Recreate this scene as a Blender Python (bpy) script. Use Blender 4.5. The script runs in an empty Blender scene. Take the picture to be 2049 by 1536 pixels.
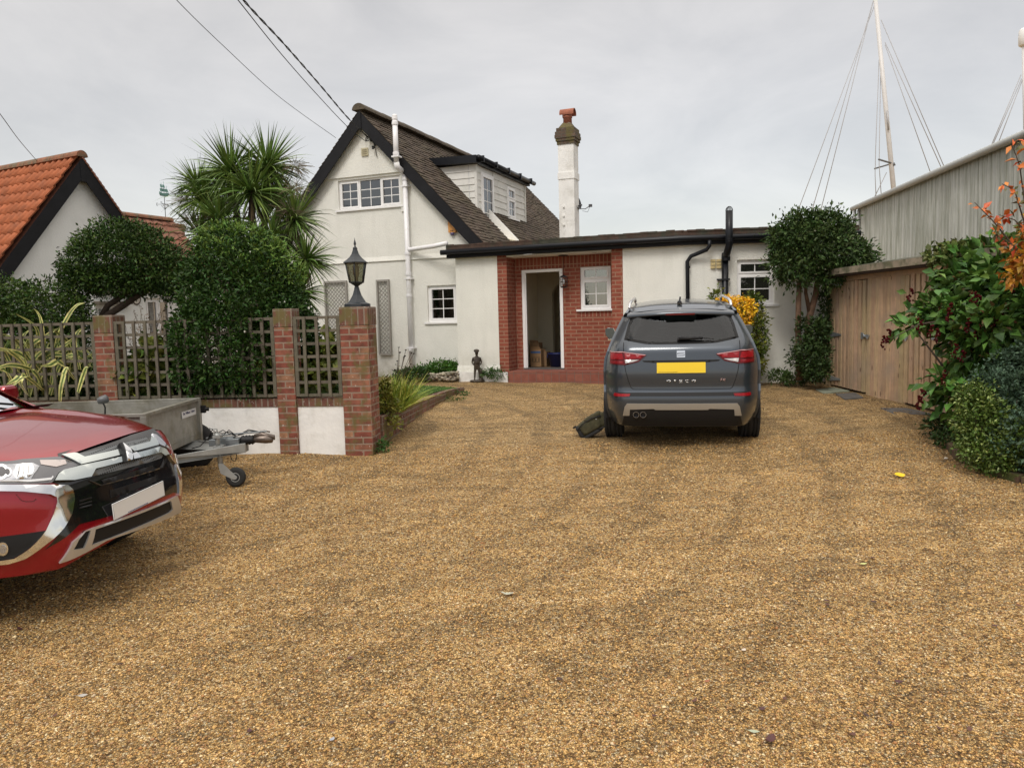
import bpy, bmesh, math, random
import numpy as np
from mathutils import Vector, Matrix
from mathutils.geometry import delaunay_2d_cdt
rnd = random.Random(7); nrs = np.random.RandomState(11)
R_ = math.radians
sc = bpy.context.scene
EYE = 1.25                      # camera height above the gravel in front of the house
F_, CX, CY, Y0, ROLL = 1500.0, 1024.5, 768.0, 634.0, 0.025
PITCH = math.atan((CY-Y0)/F_)
# ---------------------------------------------------------------- camera
cam_d = bpy.data.cameras.new('camera'); cam = bpy.data.objects.new('camera', cam_d)
sc.collection.objects.link(cam); sc.camera = cam
cam_d.sensor_width = 36; cam_d.lens = F_/2049*36; cam_d.clip_end = 2000; cam_d.clip_start = .05
_R = Vector((1,0,0)); _U = Vector((0,math.sin(PITCH),math.cos(PITCH))); _Fw = Vector((0,math.cos(PITCH),-math.sin(PITCH)))
_c, _s = math.cos(ROLL), math.sin(ROLL)
_r = _R*_c - _U*_s; _u = _R*_s + _U*_c
cam.matrix_world = Matrix(((_r.x,_u.x,-_Fw.x,0),(_r.y,_u.y,-_Fw.y,0),(_r.z,_u.z,-_Fw.z,EYE),(0,0,0,1)))
# ---------------------------------------------------------------- world (overcast daylight) and soft sun
SUN_EL, SUN_ROT = 48, 200
w = bpy.data.worlds.new('World'); sc.world = w; w.use_nodes = True
nt = w.node_tree; nt.nodes.clear()
def N(t, typ, **k):
    n = t.nodes.new(typ)
    for a, b in k.items():
        if a in ('i',):
            for kk, vv in b.items(): n.inputs[kk].default_value = vv
        else: setattr(n, a, b)
    return n
sky = N(nt,'ShaderNodeTexSky', sky_type='NISHITA', sun_disc=False, sun_elevation=R_(SUN_EL), sun_rotation=R_(SUN_ROT))
bgs = N(nt,'ShaderNodeBackground', i={'Strength':.05}); nt.links.new(sky.outputs[0], bgs.inputs[0])
tc = N(nt,'ShaderNodeTexCoord'); mp = N(nt,'ShaderNodeMapping'); mp.inputs['Scale'].default_value = (1.3,1.3,3.2)
nt.links.new(tc.outputs['Generated'], mp.inputs[0])
nz = N(nt,'ShaderNodeTexNoise', i={'Scale':2.0,'Detail':7.0,'Roughness':.58,'Distortion':.5}); nt.links.new(mp.outputs[0], nz.inputs['Vector'])
cr = N(nt,'ShaderNodeValToRGB'); cr.color_ramp.elements[0].position=.36; cr.color_ramp.elements[0].color=(.53,.487,.428,1)
cr.color_ramp.elements[1].position=.68; cr.color_ramp.elements[1].color=(.68,.625,.553,1)
nt.links.new(nz.outputs['Fac'], cr.inputs[0])
sp = N(nt,'ShaderNodeSeparateXYZ'); nt.links.new(tc.outputs['Generated'], sp.inputs[0])
mr = N(nt,'ShaderNodeMapRange'); mr.inputs['From Min'].default_value=.42; mr.inputs['From Max'].default_value=1.0
mr.inputs['To Min'].default_value=1.0; mr.inputs['To Max'].default_value=3.2
nt.links.new(sp.outputs['Z'], mr.inputs['Value'])
bgc = N(nt,'ShaderNodeBackground'); nt.links.new(cr.outputs[0], bgc.inputs[0]); nt.links.new(mr.outputs[0], bgc.inputs[1])
ad = N(nt,'ShaderNodeAddShader'); ow = N(nt,'ShaderNodeOutputWorld')
nt.links.new(bgs.outputs[0], ad.inputs[0]); nt.links.new(bgc.outputs[0], ad.inputs[1]); nt.links.new(ad.outputs[0], ow.inputs[0])
sl = bpy.data.lights.new('sun','SUN'); sl.energy = 1.5; sl.angle = R_(18); sl.color = (1,.96,.9)
so = bpy.data.objects.new('sun', sl); sc.collection.objects.link(so)
# sun behind the camera, to the left
so.rotation_euler = (R_(90-SUN_EL), 0, R_(-22))
sc.view_settings.view_transform = 'Standard'; sc.view_settings.look = 'None'
sc.view_settings.exposure = 0.0; sc.view_settings.gamma = 1
# ---------------------------------------------------------------- helpers
def ray(px, py):
    a, b = px-CX, py-CY
    x = _c*a - _s*b; y = _s*a + _c*b
    cp, sp_ = math.cos(PITCH), math.sin(PITCH)
    yy = F_*cp + (-y)*sp_; zz = -F_*sp_ + (-y)*cp
    return Vector((x/yy, 1.0, zz/yy))
def at(px, py, Y):                    # world point at forward distance Y
    d = ray(px,py)*Y; return Vector((d.x, d.y, d.z+EYE))
def gz(x, y):                         # height of the gravel
    x = min(max(x,-6),7); y = min(max(y,-1),16.5)
    return EYE-2.17255916+.0933872*y+.0313730*x-.00217764*y*y-.00214280*x*y
def gpt(px, py):
    d = ray(px,py); t = 6.0
    for _ in range(80): t = .5*t + .5*(gz(d.x*t, t)-EYE)/d.z
    return Vector((d.x*t, t, gz(d.x*t,t)))
COL = sc.collection
def tag(o, label=None, cat=None, group=None, kind=None):
    if label: o['label'] = label
    if cat: o['category'] = cat
    if group: o['group'] = group
    if kind: o['kind'] = kind
    return o
def empty(name, loc, rz=0, label=None, cat=None, group=None, rot=None):
    o = bpy.data.objects.new(name, None); COL.objects.link(o); o.empty_display_size = .1
    o.location = loc; o.rotation_euler = rot if rot else (0,0,rz)
    o.matrix_world = Matrix.Translation(Vector(loc)) @ o.rotation_euler.to_matrix().to_4x4()
    return tag(o, label, cat, group)
class MB:
    def __init__(s): s.v=[]; s.f=[]; s.m=[]; s.mi=0; s.sm=[]; s.smooth=False
    def add(s, vs, fs):
        n=len(s.v); s.v += [tuple(v) for v in vs]
        for f in fs: s.f.append(tuple(i+n for i in f)); s.m.append(s.mi); s.sm.append(s.smooth)
        return s
    def box(s, a, b, M=None):
        x0,y0,z0=a; x1,y1,z1=b
        vs=[Vector(p) for p in ((x0,y0,z0),(x1,y0,z0),(x1,y1,z0),(x0,y1,z0),(x0,y0,z1),(x1,y0,z1),(x1,y1,z1),(x0,y1,z1))]
        if M is not None: vs=[M@v for v in vs]
        return s.add(vs,[(0,3,2,1),(4,5,6,7),(0,1,5,4),(1,2,6,5),(2,3,7,6),(3,0,4,7)])
    def prism(s, poly, d):            # 3D polygon extruded by vector d
        d=Vector(d); n=len(poly); vs=[Vector(p) for p in poly]; vs+= [p+d for p in vs]
        fs=[tuple(range(n))[::-1], tuple(range(n,2*n))]+[(i,(i+1)%n,n+(i+1)%n,n+i) for i in range(n)]
        return s.add(vs,fs)
    def tube(s, pts, r, n=8, cap=True):
        pts=[Vector(p) for p in pts]; k=len(pts); rs=r if isinstance(r,(list,tuple)) else [r]*k
        vs=[]; prev=None
        for i,p in enumerate(pts):
            t=(pts[min(i+1,k-1)]-pts[max(i-1,0)]).normalized()
            if prev is None:
                a=Vector((0,0,1)) if abs(t.z)<.9 else Vector((1,0,0)); nx=t.cross(a).normalized()
            else: nx=(prev-t*prev.dot(t)).normalized()
            prev=nx; ny=t.cross(nx)
            for j in range(n):
                an=2*math.pi*j/n; vs.append(p+(nx*math.cos(an)+ny*math.sin(an))*rs[i])
        fs=[(i*n+j,i*n+(j+1)%n,(i+1)*n+(j+1)%n,(i+1)*n+j) for i in range(k-1) for j in range(n)]
        if cap: fs+= [tuple(range(n))[::-1], tuple((k-1)*n+j for j in range(n))]
        sm=s.smooth; s.smooth=True; s.add(vs,fs); s.smooth=sm; return s
    def lathe(s, prof, n=16, c=(0,0,0), M=None):      # prof: (r,z)
        vs=[]; k=len(prof)
        for r,z in prof:
            for j in range(n):
                an=2*math.pi*(j+.5)/n; p=Vector((c[0]+r*math.cos(an),c[1]+r*math.sin(an),c[2]+z))
                vs.append(M@p if M is not None else p)
        fs=[(i*n+j,i*n+(j+1)%n,(i+1)*n+(j+1)%n,(i+1)*n+j) for i in range(k-1) for j in range(n)]
        fs+= [tuple(range(n))[::-1], tuple((k-1)*n+j for j in range(n))]
        return s.add(vs,fs)
    def grid(s, fn, us, vs_):
        P=[fn(u,v) for v in vs_ for u in us]; n=len(us)
        return s.add(P,[(j*n+i,j*n+i+1,(j+1)*n+i+1,(j+1)*n+i) for j in range(len(vs_)-1) for i in range(n-1)])
    def build(s, name, mats, parent=None, uv=True, bevel=0):
        me=bpy.data.meshes.new(name); me.from_pydata(s.v,[],s.f)
        if not isinstance(mats,(list,tuple)): mats=[mats]
        for m in mats: me.materials.append(m)
        me.polygons.foreach_set('material_index', s.m); me.polygons.foreach_set('use_smooth', s.sm)
        me.update()
        if uv: box_uv(me)
        o=bpy.data.objects.new(name, me); COL.objects.link(o)
        if parent is not None: o.parent=parent
        if bevel:
            b=o.modifiers.new('bevel','BEVEL'); b.width=bevel; b.segments=2; b.limit_method='ANGLE'; b.angle_limit=R_(40)
        return o
def box_uv(me):
    n=len(me.loops); 
    if n==0: return
    uvl=me.uv_layers.new(name='UVMap')
    co=np.empty(len(me.vertices)*3); me.vertices.foreach_get('co',co); co=co.reshape(-1,3)
    vi=np.empty(n,dtype=np.int32); me.loops.foreach_get('vertex_index',vi)
    nf=len(me.polygons); nr=np.empty(nf*3); me.polygons.foreach_get('normal',nr); nr=np.abs(nr.reshape(-1,3))
    lt=np.empty(nf,dtype=np.int32); me.polygons.foreach_get('loop_total',lt)
    ax=np.repeat(np.argmax(nr,axis=1),lt); c=co[vi]
    u=np.where(ax==0,c[:,1],c[:,0]); v=np.where(ax==2,c[:,1],c[:,2])
    uvl.data.foreach_set('uv',np.stack([u,v],1).ravel().astype(np.float32))
def inpoly(x,y,P):
    r=False; n=len(P)
    for i in range(n):
        x1,y1=P[i][0],P[i][1]; x2,y2=P[i-1][0],P[i-1][1]
        if (y1>y)!=(y2>y) and x<(x2-x1)*(y-y1)/(y2-y1)+x1: r=not r
    return r
def cdt(outer, holes=(), step=0.0):
    vs=[]; es=[]
    def loop(P):
        n0=len(vs); m=[]
        for i in range(len(P)):
            a=P[i]; b=P[(i+1)%len(P)]; L=math.hypot(b[0]-a[0],b[1]-a[1]); k=max(1,int(math.ceil(L/step))) if step else 1
            for j in range(k): m.append((a[0]+(b[0]-a[0])*j/k, a[1]+(b[1]-a[1])*j/k))
        vs.extend(m); k=len(m); es.extend((n0+i,n0+(i+1)%k) for i in range(k)); return m
    loops=[loop(outer)]+[loop(h) for h in holes]
    if step:
        x0=min(p[0] for p in outer); x1=max(p[0] for p in outer); y0=min(p[1] for p in outer); y1=max(p[1] for p in outer)
        x=x0+step/2
        while x<x1:
            y=y0+step/2
            while y<y1:
                if inpoly(x,y,outer) and not any(inpoly(x,y,h) for h in holes): vs.append((x,y))
                y+=step
            x+=step
    V,E,Fc,*_=delaunay_2d_cdt([Vector(p) for p in vs],es,[],0,1e-6)
    out=[]
    for f in Fc:
        cx=sum(V[i].x for i in f)/len(f); cy=sum(V[i].y for i in f)/len(f)
        if inpoly(cx,cy,outer) and not any(inpoly(cx,cy,h) for h in holes): out.append(tuple(f))
    return [(p.x,p.y) for p in V], out, loops
def wall(mb, outer, holes, fn, th):   # fn(a,z,d)->point, slab of thickness th with real openings
    V,Fc,loops=cdt(outer,holes)
    fl=[fn(a,z,0) for a,z in V]; bk=[fn(a,z,th) for a,z in V]
    mb.add(fl,Fc); mb.add(bk,[f[::-1] for f in Fc])
    for lp in loops:
        n=len(lp); vs=[fn(a,z,0) for a,z in lp]+[fn(a,z,th) for a,z in lp]
        mb.add(vs,[(i,(i+1)%n,n+(i+1)%n,n+i) for i in range(n)])
# ---------------------------------------------------------------- materials
MATS={}
def mat(name, col=(.5,.5,.5), rough=.6, metal=0, var=0, vscale=4, bump=0, bscale=40, spec=.5, coat=0, emit=None, isl=0, col2=None, c2scale=3, c2lo=.45, c2hi=.6, trans=0, bdist=.01):
    if name in MATS: return MATS[name]
    m=bpy.data.materials.new(name); m.use_nodes=True; t=m.node_tree; b=t.nodes['Principled BSDF']
    b.inputs['Base Color'].default_value=(*col,1); b.inputs['Roughness'].default_value=rough; b.inputs['Metallic'].default_value=metal
    b.inputs['Specular IOR Level'].default_value=spec; b.inputs['Coat Weight'].default_value=coat; b.inputs['Coat Roughness'].default_value=.03
    if trans: b.inputs['Transmission Weight'].default_value=trans
    tcn=N(t,'ShaderNodeTexCoord'); src=None
    L=t.links.new
    if col2 or var:
        base=N(t,'ShaderNodeRGB'); base.outputs[0].default_value=(*col,1); src=base.outputs[0]
        if col2:
            n=N(t,'ShaderNodeTexNoise',i={'Scale':c2scale,'Detail':8.0,'Roughness':.65}); L(tcn.outputs['Object'],n.inputs['Vector'])
            mrn=N(t,'ShaderNodeMapRange',i={'From Min':c2lo,'From Max':c2hi}); L(n.outputs['Fac'],mrn.inputs['Value'])
            mx=N(t,'ShaderNodeMixRGB'); L(mrn.outputs[0],mx.inputs['Fac']); L(src,mx.inputs['Color1']); mx.inputs['Color2'].default_value=(*col2,1); src=mx.outputs[0]
        if var:
            n=N(t,'ShaderNodeTexNoise',i={'Scale':vscale,'Detail':7.0,'Roughness':.6}); L(tcn.outputs['Object'],n.inputs['Vector'])
            mrn=N(t,'ShaderNodeMapRange',i={'From Min':.3,'From Max':.7,'To Min':1-var,'To Max':1+var}); L(n.outputs['Fac'],mrn.inputs['Value'])
            hv=N(t,'ShaderNodeHueSaturation'); L(src,hv.inputs['Color']); L(mrn.outputs[0],hv.inputs['Value']); src=hv.outputs[0]
    if isl:
        if src is None:
            base=N(t,'ShaderNodeRGB'); base.outputs[0].default_value=(*col,1); src=base.outputs[0]
        g=N(t,'ShaderNodeNewGeometry'); mrn=N(t,'ShaderNodeMapRange',i={'To Min':1-isl,'To Max':1+isl}); L(g.outputs['Random Per Island'],mrn.inputs['Value'])
        hv=N(t,'ShaderNodeHueSaturation'); L(src,hv.inputs['Color']); L(mrn.outputs[0],hv.inputs['Value'])
        m2=N(t,'ShaderNodeMath',operation='MULTIPLY_ADD'); L(g.outputs['Random Per Island'],m2.inputs[0]); m2.inputs[1].default_value=37.3; m2.inputs[2].default_value=0
        fr=N(t,'ShaderNodeMath',operation='FRACT'); L(m2.outputs[0],fr.inputs[0])
        m3=N(t,'ShaderNodeMapRange',i={'To Min':.5-.022,'To Max':.5+.022}); L(fr.outputs[0],m3.inputs['Value']); L(m3.outputs[0],hv.inputs['Hue'])
        src=hv.outputs[0]
    if src is not None: L(src,b.inputs['Base Color'])
    if bump:
        n=N(t,'ShaderNodeTexNoise',i={'Scale':bscale,'Detail':6.0,'Roughness':.6}); L(tcn.outputs['Object'],n.inputs['Vector'])
        bp=N(t,'ShaderNodeBump',i={'Strength':bump,'Distance':bdist}); L(n.outputs['Fac'],bp.inputs['Height']); L(bp.outputs[0],b.inputs['Normal'])
    if emit: b.inputs['Emission Color'].default_value=(*emit,1); b.inputs['Emission Strength'].default_value=1
    MATS[name]=m; return m
def brick_mat(name, c1, c2, mortar, bw=.225, rh=.075, ms=.010, off=.5, weather=.3, spots=0, c3=None, soldier=False, bump=.6, moss=0):
    m=bpy.data.materials.new(name); m.use_nodes=True; t=m.node_tree; b=t.nodes['Principled BSDF']; L=t.links.new
    b.inputs['Roughness'].default_value=.85
    tcn=N(t,'ShaderNodeTexCoord')
    bt=N(t,'ShaderNodeTexBrick'); bt.offset=0 if soldier else off; bt.squash=1
    for k,v in {'Scale':1.0,'Mortar Size':ms,'Mortar Smooth':.1,'Bias':0.0,'Brick Width':bw,'Row Height':rh}.items(): bt.inputs[k].default_value=v
    bt.inputs['Color1'].default_value=(0,0,0,1); bt.inputs['Color2'].default_value=(1,1,1,1); bt.inputs['Mortar'].default_value=(.5,.5,.5,1)
    dn=N(t,'ShaderNodeTexNoise',i={'Scale':9.0,'Detail':2.0}); L(tcn.outputs['UV'],dn.inputs['Vector'])
    vm=N(t,'ShaderNodeVectorMath',operation='MULTIPLY_ADD'); L(dn.outputs['Color'],vm.inputs[0]); vm.inputs[1].default_value=(.006,.006,0); L(tcn.outputs['UV'],vm.inputs[2])
    L(vm.outputs[0],bt.inputs['Vector'])
    rp=N(t,'ShaderNodeValToRGB'); e=rp.color_ramp.elements; e[0].color=(*c1,1); e[1].color=(*c2,1)
    if c3: q=e.new(.5); q.color=(*c3,1)
    L(bt.outputs['Color'],rp.inputs[0])
    n=N(t,'ShaderNodeTexNoise',i={'Scale':7.0,'Detail':8.0,'Roughness':.7}); L(tcn.outputs['Object'],n.inputs['Vector'])
    mrn=N(t,'ShaderNodeMapRange',i={'From Min':.3,'From Max':.7,'To Min':1-weather,'To Max':1+weather}); L(n.outputs['Fac'],mrn.inputs['Value'])
    hv=N(t,'ShaderNodeHueSaturation'); L(rp.outputs[0],hv.inputs['Color']); L(mrn.outputs[0],hv.inputs['Value'])
    mx=N(t,'ShaderNodeMixRGB'); L(bt.outputs['Fac'],mx.inputs['Fac']); L(hv.outputs[0],mx.inputs['Color1']); mx.inputs['Color2'].default_value=(*mortar,1)
    src=mx.outputs[0]
    for amt,col,scl,lo,hi in ((spots,(.62,.6,.55),28,.66,.70),(moss,(.12,.10,.03),5,.5,.62)):
        if not amt: continue
        v=N(t,'ShaderNodeTexNoise',i={'Scale':scl,'Detail':4.0,'Roughness':.6}); L(tcn.outputs['Object'],v.inputs['Vector'])
        lo2=lo-.08*(amt-.5)
        a=N(t,'ShaderNodeMapRange',i={'From Min':lo2,'From Max':lo2+hi-lo,'To Max':.85}); L(v.outputs['Fac'],a.inputs['Value'])
        m2=N(t,'ShaderNodeMixRGB'); L(a.outputs[0],m2.inputs['Fac']); L(src,m2.inputs['Color1']); m2.inputs['Color2'].default_value=(*col,1); src=m2.outputs[0]
    L(src,b.inputs['Base Color'])
    mm=N(t,'ShaderNodeMath',operation='MULTIPLY_ADD'); L(bt.outputs['Fac'],mm.inputs[0]); mm.inputs[1].default_value=-1.0; L(n.outputs['Fac'],mm.inputs[2])
    bp=N(t,'ShaderNodeBump',i={'Strength':bump,'Distance':.008}); L(mm.outputs[0],bp.inputs['Height']); L(bp.outputs[0],b.inputs['Normal'])
    MATS[name]=m; return m
def tile_mat(name, c1, c2, moss, bw=.17, rh=.1, mossamt=.5, shift=(0,0)):
    m=bpy.data.materials.new(name); m.use_nodes=True; t=m.node_tree; b=t.nodes['Principled BSDF']; L=t.links.new
    b.inputs['Roughness'].default_value=.9
    tcn=N(t,'ShaderNodeTexCoord')
    g=N(t,'ShaderNodeNewGeometry')
    rp=N(t,'ShaderNodeValToRGB'); e=rp.color_ramp.elements; e[0].color=(*c1,1); e[1].color=(*c2,1); L(g.outputs['Random Per Island'],rp.inputs[0])
    n=N(t,'ShaderNodeTexNoise',i={'Scale':2.2,'Detail':9.0,'Roughness':.7}); L(tcn.outputs['Object'],n.inputs['Vector'])
    a=N(t,'ShaderNodeMapRange',i={'From Min':.42,'From Max':.62,'To Max':mossamt}); L(n.outputs['Fac'],a.inputs['Value'])
    mx=N(t,'ShaderNodeMixRGB'); L(a.outputs[0],mx.inputs['Fac']); L(rp.outputs[0],mx.inputs['Color1']); mx.inputs['Color2'].default_value=(*moss,1)
    n2=N(t,'ShaderNodeTexNoise',i={'Scale':25.0,'Detail':6.0}); L(tcn.outputs['Object'],n2.inputs['Vector'])
    a2=N(t,'ShaderNodeMapRange',i={'From Min':.3,'From Max':.7,'To Min':.7,'To Max':1.3}); L(n2.outputs['Fac'],a2.inputs['Value'])
    hv=N(t,'ShaderNodeHueSaturation'); L(mx.outputs[0],hv.inputs['Color']); L(a2.outputs[0],hv.inputs['Value']); L(hv.outputs[0],b.inputs['Base Color'])
    bp=N(t,'ShaderNodeBump',i={'Strength':.5,'Distance':.01}); L(n2.outputs['Fac'],bp.inputs['Height']); L(bp.outputs[0],b.inputs['Normal'])
    MATS[name]=m; return m
def glass_mat(name, tint=(.75,.8,.8), refl=.12, rough=.01):
    m=bpy.data.materials.new(name); m.use_nodes=True; t=m.node_tree; t.nodes.clear(); L=t.links.new
    tr=N(t,'ShaderNodeBsdfTransparent'); tr.inputs[0].default_value=(*tint,1)
    gl=N(t,'ShaderNodeBsdfGlossy'); gl.inputs['Roughness'].default_value=rough; gl.inputs[0].default_value=(.95,.97,1,1)
    fr=N(t,'ShaderNodeFresnel'); fr.inputs[0].default_value=1.5
    ma=N(t,'ShaderNodeMath',operation='ADD'); L(fr.outputs[0],ma.inputs[0]); ma.inputs[1].default_value=refl; ma.use_clamp=True
    mx=N(t,'ShaderNodeMixShader'); L(ma.outputs[0],mx.inputs[0]); L(tr.outputs[0],mx.inputs[1]); L(gl.outputs[0],mx.inputs[2])
    o=N(t,'ShaderNodeOutputMaterial'); L(mx.outputs[0],o.inputs[0]); MATS[name]=m; return m
def render_mat(name, col, stain=(.50,.50,.44)):
    m=mat(name, col, .9, var=.05, vscale=1.5, bump=.9, bscale=55, bdist=.012)
    t=m.node_tree; L=t.links.new; b=t.nodes['Principled BSDF']
    # weather streaks: noise stretched vertically
    src=b.inputs['Base Color'].links[0].from_socket
    tcn=N(t,'ShaderNodeTexCoord'); mpn=N(t,'ShaderNodeMapping'); mpn.inputs['Scale'].default_value=(3.5,3.5,.5); L(tcn.outputs['Object'],mpn.inputs[0])
    n=N(t,'ShaderNodeTexNoise',i={'Scale':1.6,'Detail':8.0,'Roughness':.65}); L(mpn.outputs[0],n.inputs['Vector'])
    a=N(t,'ShaderNodeMapRange',i={'From Min':.5,'From Max':.8,'To Max':.25}); L(n.outputs['Fac'],a.inputs['Value'])
    mx=N(t,'ShaderNodeMixRGB'); L(a.outputs[0],mx.inputs['Fac']); L(src,mx.inputs['Color1']); mx.inputs['Color2'].default_value=(*stain,1)
    # splashback dirt near the ground
    sz=N(t,'ShaderNodeSeparateXYZ'); L(tcn.outputs['Object'],sz.inputs[0]); n4=N(t,'ShaderNodeTexNoise',i={'Scale':6.0,'Detail':8.0,'Roughness':.7}); L(tcn.outputs['Object'],n4.inputs['Vector'])
    az=N(t,'ShaderNodeMapRange',i={'From Min':.05,'From Max':.65,'To Min':1.0,'To Max':0.0}); L(sz.outputs['Z'],az.inputs['Value'])
    an=N(t,'ShaderNodeMapRange',i={'From Min':.40,'From Max':.68,'To Max':.75}); L(n4.outputs['Fac'],an.inputs['Value'])
    am=N(t,'ShaderNodeMath',operation='MULTIPLY'); L(az.outputs[0],am.inputs[0]); L(an.outputs[0],am.inputs[1])
    mz=N(t,'ShaderNodeMixRGB'); L(am.outputs[0],mz.inputs['Fac']); L(mx.outputs[0],mz.inputs['Color1']); mz.inputs['Color2'].default_value=(.36,.34,.25,1); L(mz.outputs[0],b.inputs['Base Color'])
    return m
M_render=render_mat('white_roughcast',(.79,.78,.72))
M_smooth=mat('white_smooth_render',(.80,.79,.76),.85,var=.08,vscale=3,bump=.5,bscale=22,col2=(.50,.48,.42),c2scale=3.5,c2lo=.50,c2hi=.85)
M_upvc=mat('white_upvc',(.84,.83,.82),.35,spec=.4,var=.03,vscale=3)
M_black=mat('black_paint',(.008,.008,.010),.6,spec=.25,var=.3,vscale=5,bump=.15,bscale=20)
M_gut=mat('black_gutter',(.007,.008,.011),.35,spec=.3,var=.2)
M_felt=mat('brown_felt',(.070,.042,.030),.95,var=.3,vscale=8,bump=.8,bscale=60,col2=(.05,.05,.035),c2scale=3)
M_dark=mat('dark_interior',(.02,.018,.015),.9)
M_glass=glass_mat('window_glass',(.55,.6,.6),.10)
M_room=mat('room_wall',(.74,.67,.50),.9,var=.04)
M_brick=brick_mat('porch_brick',(.21,.050,.028),(.27,.068,.038),(.31,.165,.105),weather=.25)
M_soldier=brick_mat('porch_brick_soldier',(.19,.045,.026),(.25,.062,.036),(.34,.2,.13),bw=.075,rh=.225,ms=.008,soldier=True,weather=.18)
M_brickold=brick_mat('pillar_brick',(.17,.045,.028),(.27,.14,.075),(.25,.18,.13),c3=(.22,.075,.045),weather=.6,spots=.5,moss=.5,ms=.009)
M_brickcap=brick_mat('pillar_cap_brick',(.12,.045,.03),(.19,.09,.055),(.22,.18,.14),c3=(.14,.06,.04),bw=.075,rh=.225,ms=.008,soldier=True,weather=.4,spots=.55,moss=.7)
M_quarry=brick_mat('quarry_tile',(.20,.060,.040),(.25,.085,.055),(.16,.10,.08),bw=.155,rh=.155,ms=.006,soldier=True,weather=.2)
M_tile=tile_mat('brown_roof_tile',(.050,.034,.025),(.098,.068,.047),(.080,.070,.036),mossamt=.5)
M_tile2=tile_mat('neighbour_brown_tile',(.20,.075,.045),(.26,.11,.07),(.10,.075,.05),mossamt=.5)
M_wood_grey=mat('grey_trellis',(.115,.100,.072),.9,var=.25,vscale=12,bump=.3,bscale=60,isl=.12)
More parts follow.
